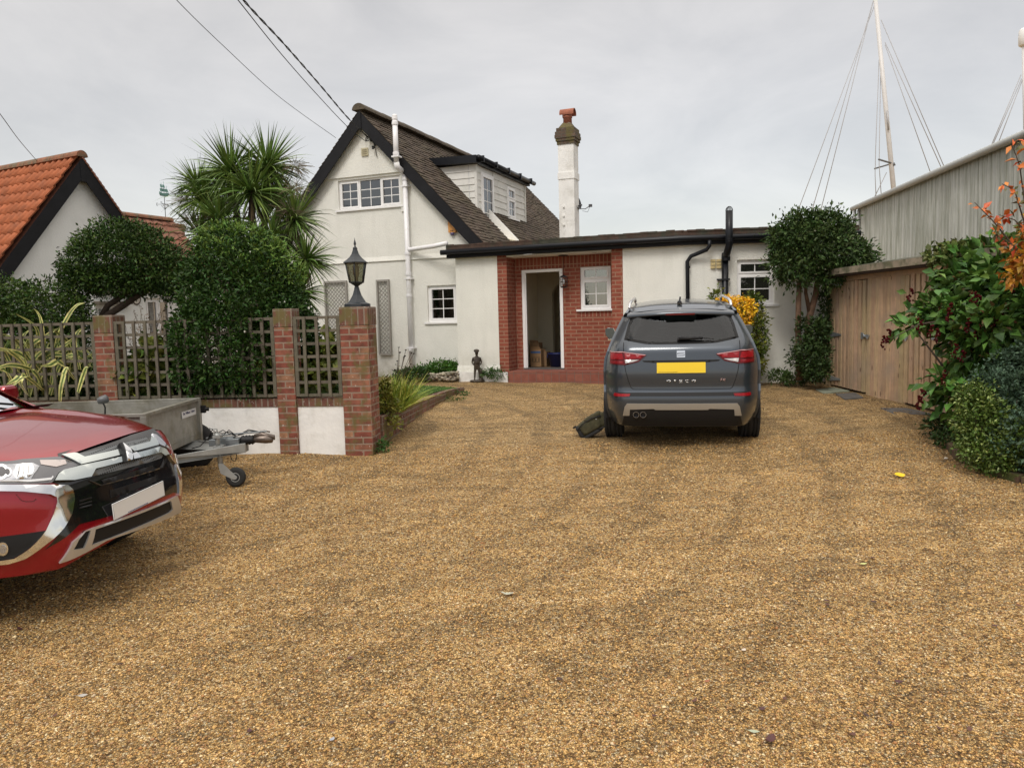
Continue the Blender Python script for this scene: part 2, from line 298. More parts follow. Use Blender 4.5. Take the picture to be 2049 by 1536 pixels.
# ================================================================ GROUND
def gravel_mat():
    m=bpy.data.materials.new('gravel'); m.use_nodes=True; t=m.node_tree; b=t.nodes['Principled BSDF']; L=t.links.new
    b.inputs['Roughness'].default_value=.75; b.inputs['Specular IOR Level'].default_value=.35
    tcn=N(t,'ShaderNodeTexCoord')
    dn=N(t,'ShaderNodeTexNoise',i={'Scale':60.0,'Detail':2.0}); L(tcn.outputs['Object'],dn.inputs['Vector'])
    vm=N(t,'ShaderNodeVectorMath',operation='MULTIPLY_ADD'); L(dn.outputs['Color'],vm.inputs[0]); vm.inputs[1].default_value=(.008,.008,.008); L(tcn.outputs['Object'],vm.inputs[2])
    def vor(scale,feat='F1'):
        v=N(t,'ShaderNodeTexVoronoi',feature=feat,i={'Scale':scale}); L(vm.outputs[0],v.inputs['Vector']); return v
    v=vor(88.0); ve=vor(88.0,'DISTANCE_TO_EDGE')
    sp2=N(t,'ShaderNodeSeparateColor'); L(v.outputs['Color'],sp2.inputs[0])
    rp=N(t,'ShaderNodeValToRGB'); e=rp.color_ramp.elements; rp.color_ramp.interpolation='LINEAR'
    e[0].position=0; e[0].color=(.12,.062,.018,1); e[1].position=1; e[1].color=(.90,.70,.38,1)
    for p,c in ((.16,(.24,.125,.036)),(.34,(.42,.235,.070)),(.55,(.58,.355,.12)),(.74,(.74,.48,.19)),(.86,(.44,.20,.07)),(.93,(.60,.46,.27))):
        q=e.new(p); q.color=(*c,1)
    L(sp2.outputs[0],rp.inputs[0])
    # damp, sandier and darker patches (raked and driven over)
    mp2=N(t,'ShaderNodeMapping'); mp2.inputs['Scale'].default_value=(.7,1.9,1); mp2.inputs['Rotation'].default_value=(0,0,R_(-24)); L(tcn.outputs['Object'],mp2.inputs[0])
    n=N(t,'ShaderNodeTexNoise',i={'Scale':1.5,'Detail':10.0,'Roughness':.72,'Distortion':1.2}); L(mp2.outputs[0],n.inputs['Vector'])
    a=N(t,'ShaderNodeMapRange',i={'From Min':.33,'From Max':.66,'To Min':.60,'To Max':1.45}); L(n.outputs['Fac'],a.inputs['Value'])
    n3=N(t,'ShaderNodeTexNoise',i={'Scale':22.0,'Detail':5.0,'Roughness':.7}); L(tcn.outputs['Object'],n3.inputs['Vector'])
    a3=N(t,'ShaderNodeMapRange',i={'From Min':.3,'From Max':.7,'To Min':.60,'To Max':1.30}); L(n3.outputs['Fac'],a3.inputs['Value'])
    pr=N(t,'ShaderNodeMath',operation='MULTIPLY'); L(a.outputs[0],pr.inputs[0]); L(a3.outputs[0],pr.inputs[1])
    mw=N(t,'ShaderNodeMapping'); mw.inputs['Location'].default_value=(5.2,-9.5,0); L(tcn.outputs['Object'],mw.inputs[0])
    wv=N(t,'ShaderNodeTexWave',wave_type='RINGS',rings_direction='Z',i={'Scale':.42,'Distortion':3.0,'Detail':4.0,'Detail Scale':1.6,'Detail Roughness':.7}); L(mw.outputs[0],wv.inputs['Vector'])
    aw=N(t,'ShaderNodeMapRange',i={'From Min':.80,'From Max':.97,'To Min':1.0,'To Max':.80}); L(wv.outputs['Fac'],aw.inputs['Value'])
    p2=N(t,'ShaderNodeMath',operation='MULTIPLY'); L(pr.outputs[0],p2.inputs[0]); L(aw.outputs[0],p2.inputs[1]); pr=p2
    hv=N(t,'ShaderNodeHueSaturation',i={'Saturation':.94,'Hue':.504}); L(rp.outputs[0],hv.inputs['Color']); L(pr.outputs[0],hv.inputs['Value'])
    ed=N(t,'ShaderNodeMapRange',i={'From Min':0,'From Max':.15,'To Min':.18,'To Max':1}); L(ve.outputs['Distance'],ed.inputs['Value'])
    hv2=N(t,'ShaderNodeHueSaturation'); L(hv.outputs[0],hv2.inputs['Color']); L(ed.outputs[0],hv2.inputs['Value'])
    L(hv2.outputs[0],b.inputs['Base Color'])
    ms=N(t,'ShaderNodeMath',operation='MULTIPLY_ADD'); L(v.outputs['Distance'],ms.inputs[0]); ms.inputs[1].default_value=-1.0; L(sp2.outputs[1],ms.inputs[2])
    ms2=N(t,'ShaderNodeMath',operation='MULTIPLY_ADD'); L(n3.outputs['Fac'],ms2.inputs[0]); ms2.inputs[1].default_value=1.6; L(ms.outputs[0],ms2.inputs[2])
    bp=N(t,'ShaderNodeBump',i={'Strength':1.0,'Distance':.012}); L(ms2.outputs[0],bp.inputs['Height']); L(bp.outputs[0],b.inputs['Normal'])
    return m
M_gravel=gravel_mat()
def bumpz(x,y):
    z=.010*math.sin(2.1*x+.9*y+1.3*math.sin(.8*y))+.007*math.sin(3.7*x-2.3*y)+.006*math.sin(7.1*y+2.2*math.sin(1.7*x))+.004*math.sin(13*x+5*y+2*math.sin(3*y))
    return z*.9
xs=np.concatenate([np.linspace(-300,-12,14),np.linspace(-10,9,240),np.linspace(11,300,14)])
ys=np.concatenate([np.linspace(-60,-2,8),np.linspace(-1,18,260),np.linspace(20,400,16)])
def gfn(x,y):
    fade=1.0 if (-9<x<8 and 0<y<17) else 0
    return (x,y,gz(x,y)+bumpz(x,y)*fade)
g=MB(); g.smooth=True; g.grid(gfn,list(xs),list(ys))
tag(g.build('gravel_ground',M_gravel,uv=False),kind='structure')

# ================================================================ HOUSE
O_=Vector((-1.073,15.168,0)); UV_=Vector((.9304,-.3665,0)); VV_=Vector((.3665,.9304,0))
HYAW=math.atan2(-.3665,.9304)
house=empty('house',O_,HYAW,'white rendered house with steep brown tiled gable roof, dormer and red brick porch','house')
P='add'
def hwin(name,parent,a0,a1,z0,z1,b,cols,frame=.05,bars=(2,3),deep=.07,top=None,fn=None,glass=None,sill=True,room=True,roomdepth=1.2):
    """casement window: cols = list of sash widths fractions; fn maps (a,b,z) to local point"""
    fn=fn or (lambda a,b_,z:(a,b_,z))
    def bx(mb,A0,A1,B0,B1,Z0,Z1):
        vs=[fn(*p) for p in ((A0,B0,Z0),(A1,B0,Z0),(A1,B1,Z0),(A0,B1,Z0),(A0,B0,Z1),(A1,B0,Z1),(A1,B1,Z1),(A0,B1,Z1))]
        mb.add(vs,[(0,3,2,1),(4,5,6,7),(0,1,5,4),(1,2,6,5),(2,3,7,6),(3,0,4,7)])
    m=MB(); fr=frame
    bx(m,a0,a1,b,b+deep,z0,z0+fr); bx(m,a0,a1,b,b+deep,z1-fr,z1); bx(m,a0,a0+fr,b,b+deep,z0+fr,z1-fr); bx(m,a1-fr,a1,b,b+deep,z0+fr,z1-fr)
    rows=[(z0+fr,z1-fr)] if top is None else [(z0+fr,top-.02),(top+.02,z1-fr)]
    if top is not None: bx(m,a0+fr,a1-fr,b+.004,b+deep-.004,top-.02,top+.02)
    W=a1-a0-2*fr; x=a0+fr; panes=[]
    for ci,c in enumerate(cols):
        x1=x+W*c
        if ci: bx(m,x-.018,x+.018,b+.003,b+deep-.003,z0+fr,z1-fr)
        for ri,(r0,r1) in enumerate(rows):
            s=.032; X0=x+(.018 if ci else 0); X1=x1-(.018 if ci<len(cols)-1 else 0)
            sash=not(ci==1 and len(cols)==3)
            bb=b-.012 if sash else b+.01
            if sash:
                bx(m,X0,X1,bb,b+.045,r0,r0+s); bx(m,X0,X1,bb,b+.045,r1-s,r1); bx(m,X0,X0+s,bb,b+.045,r0+s,r1-s); bx(m,X1-s,X1,bb,b+.045,r0+s,r1-s)
            else: s=.012
            px0,px1,pz0,pz1=X0+s,X1-s,r0+s,r1-s
            nb=bars[ri] if isinstance(bars[0],(tuple,list)) else bars
            for i in range(1,nb[0]): 
                xx=px0+(px1-px0)*i/nb[0]; bx(m,xx-.008,xx+.008,b+.012,b+.032,pz0,pz1)
            for i in range(1,nb[1]):
                zz=pz0+(pz1-pz0)*i/nb[1]; bx(m,px0,px1,b+.0125,b+.0315,zz-.008,zz+.008)
            panes.append((px0,px1,pz0,pz1))
        x=x1
    fo=m.build(name,M_upvc,parent)
    p=MB()
    for X0,X1,Z0,Z1 in panes: bx(p,X0,X1,b+.02,b+.024,Z0,Z1)
    p.build('pane',glass or M_glass,fo)
    if sill:
        s_=MB(); bx(s_,a0-.07,a1+.07,b-.09,b+.02,z0-.035,z0+.002); s_.build('sill',M_upvc,fo)
    return fo
I3=lambda a,z,d:(a,d,z)
# --- gable wall (b=.35) with openings
GB=.35; AR=-2.2; AP=5.62; SL=1.05
W1=(-2.92,-1.37,3.64,4.27); W2=(-.84,-.17,1.18,1.94)
def rect(a0,a1,z0,z1): return [(a0,z0),(a1,z0),(a1,z1),(a0,z1)]
mb=MB(); eL=-5.1; eR=.75
zl=AP-SL*(AR-eL); zr=AP-SL*(eR-AR)
wall(mb,[(eL,-.5),(eR,-.5),(eR,zr),(AR,AP),(eL,zl)],[rect(*W1),rect(*W2)],lambda a,z,d:(a,GB+d,z),.28)
wall(mb,[(2.2+GB,-.5),(9.9,-.5),(9.9,zr-.05),(2.2+GB,zr-.05)],[],lambda b,z,d:(eR-d,b,z),.28)
wall(mb,[(eL,-.5),(eR,-.5),(eR,zr),(AR,AP),(eL,zl)],[],lambda a,z,d:(a,9.9-d,z),.28)
wall(mb,[(GB+.28,-.5),(9.62,-.5),(9.62,zl),(GB+.28,zl)],[],lambda b,z,d:(eL+d,b,z),.28)
# projecting upper render band above window head (bell cast) and string course
mb.prism([(AR-(AP-4.32)/SL+.12,GB-.035,4.32),(AR+(AP-4.32)/SL-.12,GB-.035,4.32),(AR,GB-.035,AP-.12)],(0,.036,0))
mb.prism([(eL,GB-.001,2.50),(eL,GB-.03,2.50),(eL,GB-.001,2.60)],(eR-eL-.0,0,0))
mb.box((-1.37,GB-.03,3.5),(-1.30,GB+.002,4.32))
mb.build('gable_wall',M_render,house)
M_paneg=glass_mat('upstairs_pane',(.16,.17,.18),.10,.03)
hwin('window',house,W1[0],W1[1],W1[2],W1[3],GB+.05,(.32,.36,.32),frame=.04,glass=M_paneg)
hwin('window',house,W2[0],W2[1],W2[2],W2[3],GB+.05,(1,),frame=.05,bars=(2,3),glass=glass_mat('ground_pane',(.42,.46,.45),.20))
# rooms behind the windows
r=MB(); r.box((-4.9,.75,2.75),(.3,4,3.0)); r.box((-4.9,2.6,.2),(.3,2.65,2.7)); r.box((-1.1,.66,1.72),(0.05,.68,2.0)); r.build('room_partition',M_room,house)
M_cur=mat('curtain_cloth',(.35,.36,.36),.9); c=MB(); c.grid(lambda a,z:(a,.7+.015*math.sin(a*60),z),list(np.linspace(-.84,-.66,14)),[1.1,1.95]); c.build('curtain',M_cur,house); c=MB(); c.grid(lambda a,z:(a,.7+.015*math.sin(a*60),z),list(np.linspace(-1.5,-1.40,14)),[3.6,3.95])
c.build('curtain',M_cur,house)
# --- roof
TB0,TB1=.16,9.95; GA=.105
def slope(mb,side,b0,b1,zlow,ztop=AP+.06,seed=1,b_slot=None):
    rr=random.Random(seed); n=int((ztop-zlow)/ (GA*.72)); dz=(ztop-zlow)/n
    for i in range(n):
        za=zlow+dz*i; zb=za+dz*1.25
        k=int((b1-b0)/.17)+1; offs=(i%2)*.085
        edges=[b0]+[b0+.17*j+offs for j in range(1,k) if b0+.17*j+offs<b1-.03]+[b1]
        for e0,e1 in zip(edges[:-1],edges[1:]):
            li=.022+rr.uniform(-.006,.010); l2=.004
            def P_(b,z,l):
                a=(AP-z)/SL; nx=(.69*l,.724*l)
                return (AR+side*(a+nx[0]), b, z+nx[1])
            j=rr.uniform(-.012,.008)
            vs=[P_(e0+.003,za+j,li),P_(e1-.003,za+j+rr.uniform(-.005,.005),li),P_(e1-.003,zb,l2),P_(e0+.003,zb,l2),P_(e0+.003,za+j,li-.014),P_(e1-.003,za+j,li-.014)]
            mb.add(vs,[(0,1,2,3) if side>0 else (3,2,1,0),(4,5,1,0) if side>0 else (0,1,5,4),(5,2,1),(4,0,3)])
mb=MB()
ze=AP-SL*(1.0+2.2)
slope(mb,1,TB0,2.12,ze,seed=1); slope(mb,1,2.78,TB1,ze,seed=2); slope(mb,1,2.12,2.78,3.75,seed=3)
slope(mb,-1,TB0,TB1,AP-SL*3.15,seed=4)
roof=mb.build('roof',M_tile,house)
rr_=MB()
for i in range(22):
    b=TB0-.02+i*(TB1-TB0)/22; L=(TB1-TB0)/22-.012; z0=AP+.0+rnd.uniform(-.008,.008)
    pr=[(AR+.155*math.cos(t),0,z0+.02+.135*math.sin(t)) for t in np.linspace(0,math.pi,9)]
    rr_.smooth=False; rr_.prism([(p[0],b,p[2]) for p in pr],(0,L,0))
rr_.build('ridge_tiles',tile_mat('ridge_tile',(.065,.048,.035),(.10,.078,.056),(.09,.08,.045),mossamt=.4),roof)
dk=MB()   # roof deck just below the tiles
for s_,bb in ((1,(TB0+.02,2.11)),(1,(2.79,TB1-.02)),(-1,(TB0+.02,TB1-.02))):
    e=3.15
    pts=[(AR,bb[0],AP-.02),(AR+s_*e,bb[0],AP-.02-SL*e),(AR+s_*e,bb[0],AP-.08-SL*e),(AR,bb[0],AP-.08)]
    dk.prism(pts,(0,bb[1]-bb[0],0))
dk.build('roof_deck',M_felt,roof)
# bargeboards
bg=MB()
for s_ in (1,-1):
    e=3.22; wd=.33
    pts=[(AR,.17,AP+.0),(AR+s_*e,.17,AP-SL*e),(AR+s_*e,.17,AP-SL*e-wd),(AR+s_*(e-.25),.17,AP-SL*(e-.25)-wd),(AR,.17,AP-wd)]
    bg.prism(pts,(0,.03,0))
    sf=[(AR,.2,AP-.09),(AR+s_*e,.2,AP-.09-SL*e),(AR+s_*e,.2,AP-.11-SL*e),(AR,.2,AP-.11)]
    bg.prism(sf,(0,.16,0))
bg.box((AR-.04,.155,AP-.36),(AR+.04,.169,AP-.02))
bg.build('bargeboard',M_black,house)
# white cheek of the roof slot in front of the dormer door
ck=MB()
zt=lambda a:AP-SL*(a-AR)
ck.prism([(-.42,2.72,zt(-.42)+.05),(1.0,2.72,zt(1.0)+.05),(1.0,2.72,zt(1.0)-.5),(-.42,2.72,2.6)],(0,.055,0))
ck.prism([(-.42,2.12,zt(-.42)-.03),(1.0,2.12,zt(1.0)-.03),(1.0,2.12,zt(1.0)-.5),(-.42,2.12,2.6)],(0,.04,0))
ck.box((-.4,2.16,2.5),(1.0,2.72,2.55))
ck.build('slot_cheek',M_smooth,house)
# --- dormer
DA=-.40; DB0,DB1=2.02,5.18; DZ1=4.68; DZ0=3.66
D=MB()
M_clad=mat('white_weatherboard',(.70,.69,.65),.6,var=.08,vscale=3,col2=(.55,.56,.50),c2scale=4,c2lo=.5,c2hi=.75)
def boards(fn,u0,u1,z0,z1,n,skip=()):
    for i in range(n):
        za=z0+(z1-z0)*i/n; zb=z0+(z1-z0)*(i+1)/n
        segs=[(u0(za),u1(za))] if callable(u0) else [(u0,u1)]
        for (s0,s1,h0,h1) in skip:
            if h0<zb-.01 and h1>za+.01:
                new=[]
                for a_,b_ in segs:
                    if s0>a_ and s1<b_: new+=[(a_,s0),(s1,b_)]
                    else: new.append((a_,b_))
                segs=new
        for a_,b_ in segs:
            D.add([fn(a_,za,-.022),fn(b_,za,-.022),fn(b_,zb-.0,-.006),fn(a_,zb-.0,-.006),fn(a_,za,0),fn(b_,za,0)],[(0,1,2,3),(4,5,1,0),(0,3,4),(1,5,2)])
front=lambda b,z,d:(DA-d,b,z)
side=lambda a,z,d:(a,DB0+d,z)
boards(front,DB0+.06,DB1-.06,DZ0-.1,DZ1,7,skip=((2.28,3.02,3.3,4.56),(3.88,4.42,3.70,4.48)))
D.box((DA-.02,DB0-.01,DZ0-.2),(DA+.035,DB0+.06,DZ1)); D.box((DA-.02,DB1-.06,DZ0-.2),(DA+.035,DB1+.01,DZ1))
n=6
for i in range(n):
    za=3.8+(DZ1-3.8)*i/n; zb=3.8+(DZ1-3.8)*(i+1)/n
    aa=AR+(AP-za)/SL-.02; ab=AR+(AP-zb)/SL-.02
    D.add([side(aa,za,-.022),side(DA-.02,za,-.022),side(DA-.02,zb,-.006),side(ab,zb,-.006),side(aa,za,0),side(DA-.02,za,0)],[(0,1,2,3),(4,5,1,0),(0,3,4),(1,5,2)])
# solid core behind the boards (three pieces leaving the two openings)
for b0,b1,z0,z1 in ((DB0+.005,2.28,3.3,DZ1),(3.02,3.88,3.3,DZ1),(4.42,DB1-.005,3.3,DZ1),(2.28,3.02,4.56,DZ1),(3.88,4.42,4.48,DZ1),(3.88,4.42,3.3,3.70)):
    D.box((DA-.15,b0,z0),(DA-.002,b1,z1))
D.prism([(DA-.15,DB0+.004,3.66),(DA-.15,DB0+.004,DZ1),(AR+(AP-DZ1)/SL,DB0+.004,DZ1)],(0,.05,0))
D.prism([(DA-.15,DB1-.06,3.66),(DA-.15,DB1-.06,DZ1),(AR+(AP-DZ1)/SL,DB1-.06,DZ1)],(0,.05,0))
dormer=D.build('dormer',M_clad,house)
rf=MB()
rf.prism([(DA+.10,DB0-.16,DZ1),(DA+.10,DB0-.16,DZ1+.17),(AR+.35,DB0-.16,DZ1+.22),(AR+.35,DB0-.16,DZ1+.05),],(0,DB1-DB0+.32,0))
rf.build('dormer_roof',M_gut,dormer)
gt=MB(); gt.tube([(DA+.16,DB0-.18,DZ1+.11),(DA+.16,DB1+.34,DZ1+.09)],.055,10)
for b in np.linspace(DB0,DB1,5): gt.box((DA+.10,b-.02,DZ1+.03),(DA+.225,b+.02,DZ1+.17))
gt.build('gutter',M_gut,dormer)
fnD=lambda a,b,z:(DA+.03-b,a,z)
hwin('dormer_door',dormer,2.28,3.02,3.30,4.56,0,(1,),frame=.07,bars=(2,4),fn=fnD,glass=M_paneg,sill=False)
hwin('dormer_window',dormer,3.88,4.42,3.70,4.48,0,(1,),frame=.05,bars=((2,2),(2,1)),top=4.18,fn=fnD,glass=glass_mat('lace_pane',(.6,.62,.64),.18))
c=MB(); c.box((DA-.16,2.0,3.0),(DA-.15,5.1,4.7)); c.build('net_curtain',mat('net',(.5,.51,.52),.9),dormer)
fl=MB(); fl.prism([(DA+.0,3.0,3.68),(DA+.16,3.0,3.57),(DA+.16,3.0,3.545),(DA+.0,3.0,3.655)],(0,DB1-3.0+.1,0)); fl.build('lead_flashing',mat('lead',(.42,.43,.44),.6,var=.2),dormer)
# --- chimney
CM=MB(); ca,cb0=.78,4.45; cw=.40
CM.box((ca,cb0,1.5),(ca+cw,cb0+cw,5.47)); CM.box((ca-.018,cb0-.018,4.62),(ca+cw+.018,cb0+cw+.018,4.78))
for z in (3.5,3.72,3.94):
    CM.box((ca+.10,cb0-.03,z-.02),(ca+.15,cb0,z+.025))
chim=CM.build('chimney',M_smooth,house)
cc=MB()
for i,(z0,z1,e) in enumerate(((5.46,5.54,.02),(5.54,5.61,.045),(5.61,5.69,.065),(5.69,5.77,.055),(5.77,5.86,.03))): cc.box((ca-e,cb0-e,z0),(ca+cw+e,cb0+cw+e,z1-.001))
cc.lathe([(.27,5.86),(.14,6.0),(.001,6.0)],4,(ca+cw/2,cb0+cw/2,0))
cc.build('chimney_cap',brick_mat('chimney_brick',(.085,.05,.035),(.12,.08,.055),(.10,.085,.065),weather=.5,spots=.3,moss=.9),chim)
cp=MB(); cp.smooth=True
px_,py_=ca+cw/2,cb0+cw/2
cp.lathe([(.115,5.92),(.105,6.12),(.12,6.13),(.12,6.16),(.105,6.17),(.105,6.24),(.085,6.26)],16,(px_,py_,0))
cp.smooth=False
arc=[(px_-.17,py_+.135*math.cos(t),6.22+.13*math.sin(t)) for t in np.linspace(-.25,math.pi+.25,12)]
arc2=[(px_-.17,py_+.12*math.cos(t),6.22+.115*math.sin(t)) for t in np.linspace(math.pi+.25,-.25,12)]
cp.prism(arc+arc2,(.36,0,0))
cp.build('chimney_pot',mat('terracotta',(.30,.10,.055),.8,var=.2,vscale=9,bump=.3),chim)
# --- flat roofed wing with the porch
mb=MB()
WR=Vector((3.11,13.52,0)); 
def h2l(X,Y):  # world xy -> house local
    d=Vector((X,Y,0))-O_; return (d.dot(UV_), d.dot(VV_))
def wl(X,Y): return h2l(X,Y)
Z1=2.60
wall(mb,[(0,.17),(.9,.17),(.9,Z1),(0,Z1)],[],lambda a,z,d:(a,d,z),.3)
wall(mb,[(.3,.17),(3.5,.17),(3.5,Z1),(.3,Z1)],[],lambda b,z,d:(0+d*.28/.3,b,z),.28)
# bell cast at the foot of the left panel
mb.prism([(-.02,-.0,.30),(-.02,-.035,.17),(-.02,.02,.17)],(.93,0,0))
mb.build('porch_side_wall',render_mat('white_smooth_wall',(.79,.78,.715)),house)
mb=MB(); wall(mb,[(3.40,-.3),(4.5,-.3),(4.5,Z1),(3.40,Z1)],[],lambda a,z,d:(a,d,z),.3)
# right hand wall, nearly square to the camera
e0=wl(3.11,13.52); e1=wl(6.12,13.52-.05*3.01)
rl=Vector((e1[0]-e0[0],e1[1]-e0[1],0)); RL=rl.length; ru=rl/RL; rn=Vector((-ru.y,ru.x,0))
def rw(a,z,d): p=Vector((e0[0],e0[1],0))+ru*a+rn*d; return (p.x,p.y,z)
RWW=(.95,1.61,1.36,2.16)
wall(mb,[(0,-.3),(RL,-.3),(RL,Z1),(0,Z1)],[rect(*RWW)],rw,.3)
mb.build('wing_wall',MATS['white_smooth_wall'],house)
rwin=hwin('window',house,*RWW,.06,(1,),frame=.045,bars=((2,2),(2,1)),top=1.90,fn=lambda a,b,z:rw(a,z,b),glass=glass_mat('dark_pane',(.12,.12,.11),.05))
pl=MB(); pl.box((.04,-.09,-.3),(1.10,.28,.168)); pl.build('plinth',M_smooth,house)
# porch: brick piers, recessed brick wall with door and window
DOOR=(1.25,2.10,.20,2.17); PW=(2.45,3.06,1.36,2.20)
mb=MB()
mb.box((.9,.002,.17),(1.10,.44,Z1)); mb.box((3.19,.002,.0),(3.398,.44,Z1))
wall(mb,[(1.10,.02),(3.19,.02),(3.19,2.18),(1.10,2.18)],[[(DOOR[0],.02+.001),(DOOR[1],.02+.001),(DOOR[1],DOOR[3]),(DOOR[0],DOOR[3])],rect(*PW)],lambda a,z,d:(a,.45+d,z),.22)
pb=mb.build('porch_wall',M_brick,house)
mb=MB(); mb.box((1.101,.447,2.181),(3.189,.67,2.41)); mb.build('soldier_course',M_soldier,pb)
mb=MB(); mb.box((PW[0]-.02,.447,PW[2]-.145),(PW[1]+.02,.452,PW[2]-.03)); mb.build('brick_sill_course',M_soldier,pb)
mb=MB(); mb.box((.9,.44,2.412),(3.4,.9,2.44)); mb.box((1.1,.0,2.412),(3.19,.44,2.44)); mb.build('porch_ceiling',M_smooth,house)
st=MB(); st.box((1.12,-.11,-.3),(3.6,.446,.19),None); st.box((1.10,.446,.10),(3.2,1.0,.188)); st.build('porch_step',M_quarry,house)
df=MB()
a0,a1,z0,z1=DOOR
for q in ((a0,a0+.055,z0+.02,z1-.055),(a1-.055,a1,z0+.02,z1-.055),(a0,a1,z1-.055,z1)): df.box((q[0],.43,q[2]),(q[1],.52,q[3]))
df.box((a0+.055,.455,z0+.02),(a0+.075,.50,z1-.055)); df.box((a1-.07,.455,z0+.02),(a1-.055,.50,z1-.055))
dfo=df.build('door_frame',M_upvc,house)
th=MB(); th.box((a0,.42,z0-.008),(a1,.62,z0+.02)); th.build('threshold',mat('threshold_grey',(.10,.09,.085),.5),dfo)
hwin('window',house,*PW,.49,(1,),frame=.05,bars=((2,2),(2,1)),top=1.93,glass=glass_mat('porch_pane',(.55,.58,.55),.16))
# open door leaf swung inwards, hinged on the right
dl=MB(); dl.box((2.03,.55,.23),(2.075,1.32,2.10)); dlo=dl.build('door',mat('door_white',(.6,.59,.56),.5),house)
dh=MB(); dh.box((1.985,1.20,1.12),(2.03,1.23,1.30)); dh.tube([(1.99,1.21,1.22),(1.96,1.21,1.22),(1.96,1.10,1.22)],.009,6); dh.build('handle',mat('steel',(.5,.5,.5),.3,metal=1),dlo)
# hall seen through the door
hl=MB()
hl.box((1.0,3.2,.15),(3.3,3.26,2.6)); hl.box((1.0,.68,2.3),(3.3,3.2,2.34)); hl.box((.98,.68,.15),(1.02,3.2,2.3)); hl.box((3.28,.68,.15),(3.32,3.2,2.3))
hl.build('hall_wall',M_room,house)
# arch
ar=MB(); pts=[(1.02,.19),(1.36,.19),(1.36,1.72)]+[(1.36+.55*(1-math.cos(t)),1.72+.32*math.sin(t)) for t in np.linspace(.15,math.pi/2,9)]+[(3.28,2.04),(3.28,2.3),(1.02,2.3)]
V_,F2,_l=cdt(pts); ar.add([(a,2.0,z) for a,z in V_],F2); ar.prism([(a,2.0,z) for a,z in pts],(0,.14,0)); ar.build('hall_arch',mat('arch_paint',(.80,.75,.60),.9),house)
hf=MB(); hf.box((1.02,.66,.17),(3.28,3.2,.20)); hf.build('hall_floor',mat('hall_floor_wood',(.16,.10,.05),.5,var=.3,vscale=3),house)
rd=MB()
for i in range(26): rd.box((1.62+i*.045,3.10,.42),(1.655+i*.045,3.16,1.0))
rd.build('radiator',mat('radiator_white',(.55,.53,.48),.5),house)
sh=MB(); sh.box((1.42,3.0,1.12),(2.75,3.2,1.16)); sh.box((1.45,3.06,.98),(1.49,3.2,1.12)); sh.build('shelf',mat('dark_wood',(.04,.02,.012),.5),house)
cu=MB()
cu.box((2.47,.78,1.36),(2.60,.80,1.92)); cu.build('curtain',mat('teal_curtain',(.22,.32,.31),.9),house)
cu=MB(); cu.box((2.85,.80,1.30),(2.93,.86,2.2)); cu.box((2.97,.80,1.30),(3.0,.86,2.2)); cu.build('inner_door_frame',mat('warm_wood',(.28,.11,.03),.5),house)
# fascia, gutter and felt edge following the bend
path=[(-.13,-.13),(4.5-.02,-.13),(rw(RL,0,-.13)[0],rw(RL,0,-.13)[1])]
def strip(mb,off,t,z0,z1):
    pts=[]
    pp=[Vector((p[0],p[1],0)) for p in path]
    n1=Vector((0,1,0)); n2=rn; nm=(n1+n2).normalized()
    ns=[n1,nm/nm.dot(n1),n2]
    f=[p+n_*off for p,n_ in zip(pp,ns)]; b=[p+n_*(off+t) for p,n_ in zip(pp,ns)]
    for i in range(2):
        q=[f[i],f[i+1],b[i+1],b[i]]
        vs=[(v.x,v.y,z0) for v in q]+[(v.x,v.y,z1) for v in q]
        mb.add(vs,[(0,3,2,1),(4,5,6,7),(0,1,5,4),(2,3,7,6),(3,0,4,7),(1,2,6,5)])
m_=MB(); strip(m_,.0,.025,2.44,2.60); strip(m_,.025,.12,2.445,2.47)
fa=m_.build('fascia',M_black,house)
m_=MB()
def halfg(z):
    pts=[(-.20,-.07),(4.49,-.07),(rw(RL,0,-.07)[0],rw(RL,0,-.07)[1])]
    m_.tube([(-.22,-.19,z),(4.46,-.19,z-.005),(rw(RL,0,-.19)[0],rw(RL,0,-.19)[1],z-.01)],.052,12)
halfg(2.555); m_.build('gutter',M_gut,house)
m_=MB(); strip(m_,-.015,.2,2.605,2.69)
# curled felt lip, slightly uneven
for i in range(40):
    a=-.12+i*.155
    if a<4.4: m_.box((a,-.15,2.67),(a+.15,-.10,2.70+rnd.uniform(-.006,.012)))
for i in range(24):
    p=.05+i*.155
    if p<RL-.15:
        q=[Vector(rw(p,0,-.15)),Vector(rw(p+.15,0,-.15)),Vector(rw(p+.15,0,-.1)),Vector(rw(p,0,-.1))]; zz=2.70+rnd.uniform(-.008,.012)
        m_.add([(v.x,v.y,2.67) for v in q]+[(v.x,v.y,zz) for v in q],[(0,3,2,1),(4,5,6,7),(0,1,5,4),(1,2,6,5),(2,3,7,6),(3,0,4,7)])
# roof deck
dkp=[(-.12,.05),(4.5,.05),(rw(RL,0,.05)[0],rw(RL,0,.05)[1]),(rw(RL,0,5)[0],rw(RL,0,5)[1]),(-.12+1.3,5.5),(1.3,2.0),(-.12,.8)]
m_.prism([(a,b,2.60) for a,b in dkp],(0,0,.06))
m_.build('flat_roof',M_felt,house)
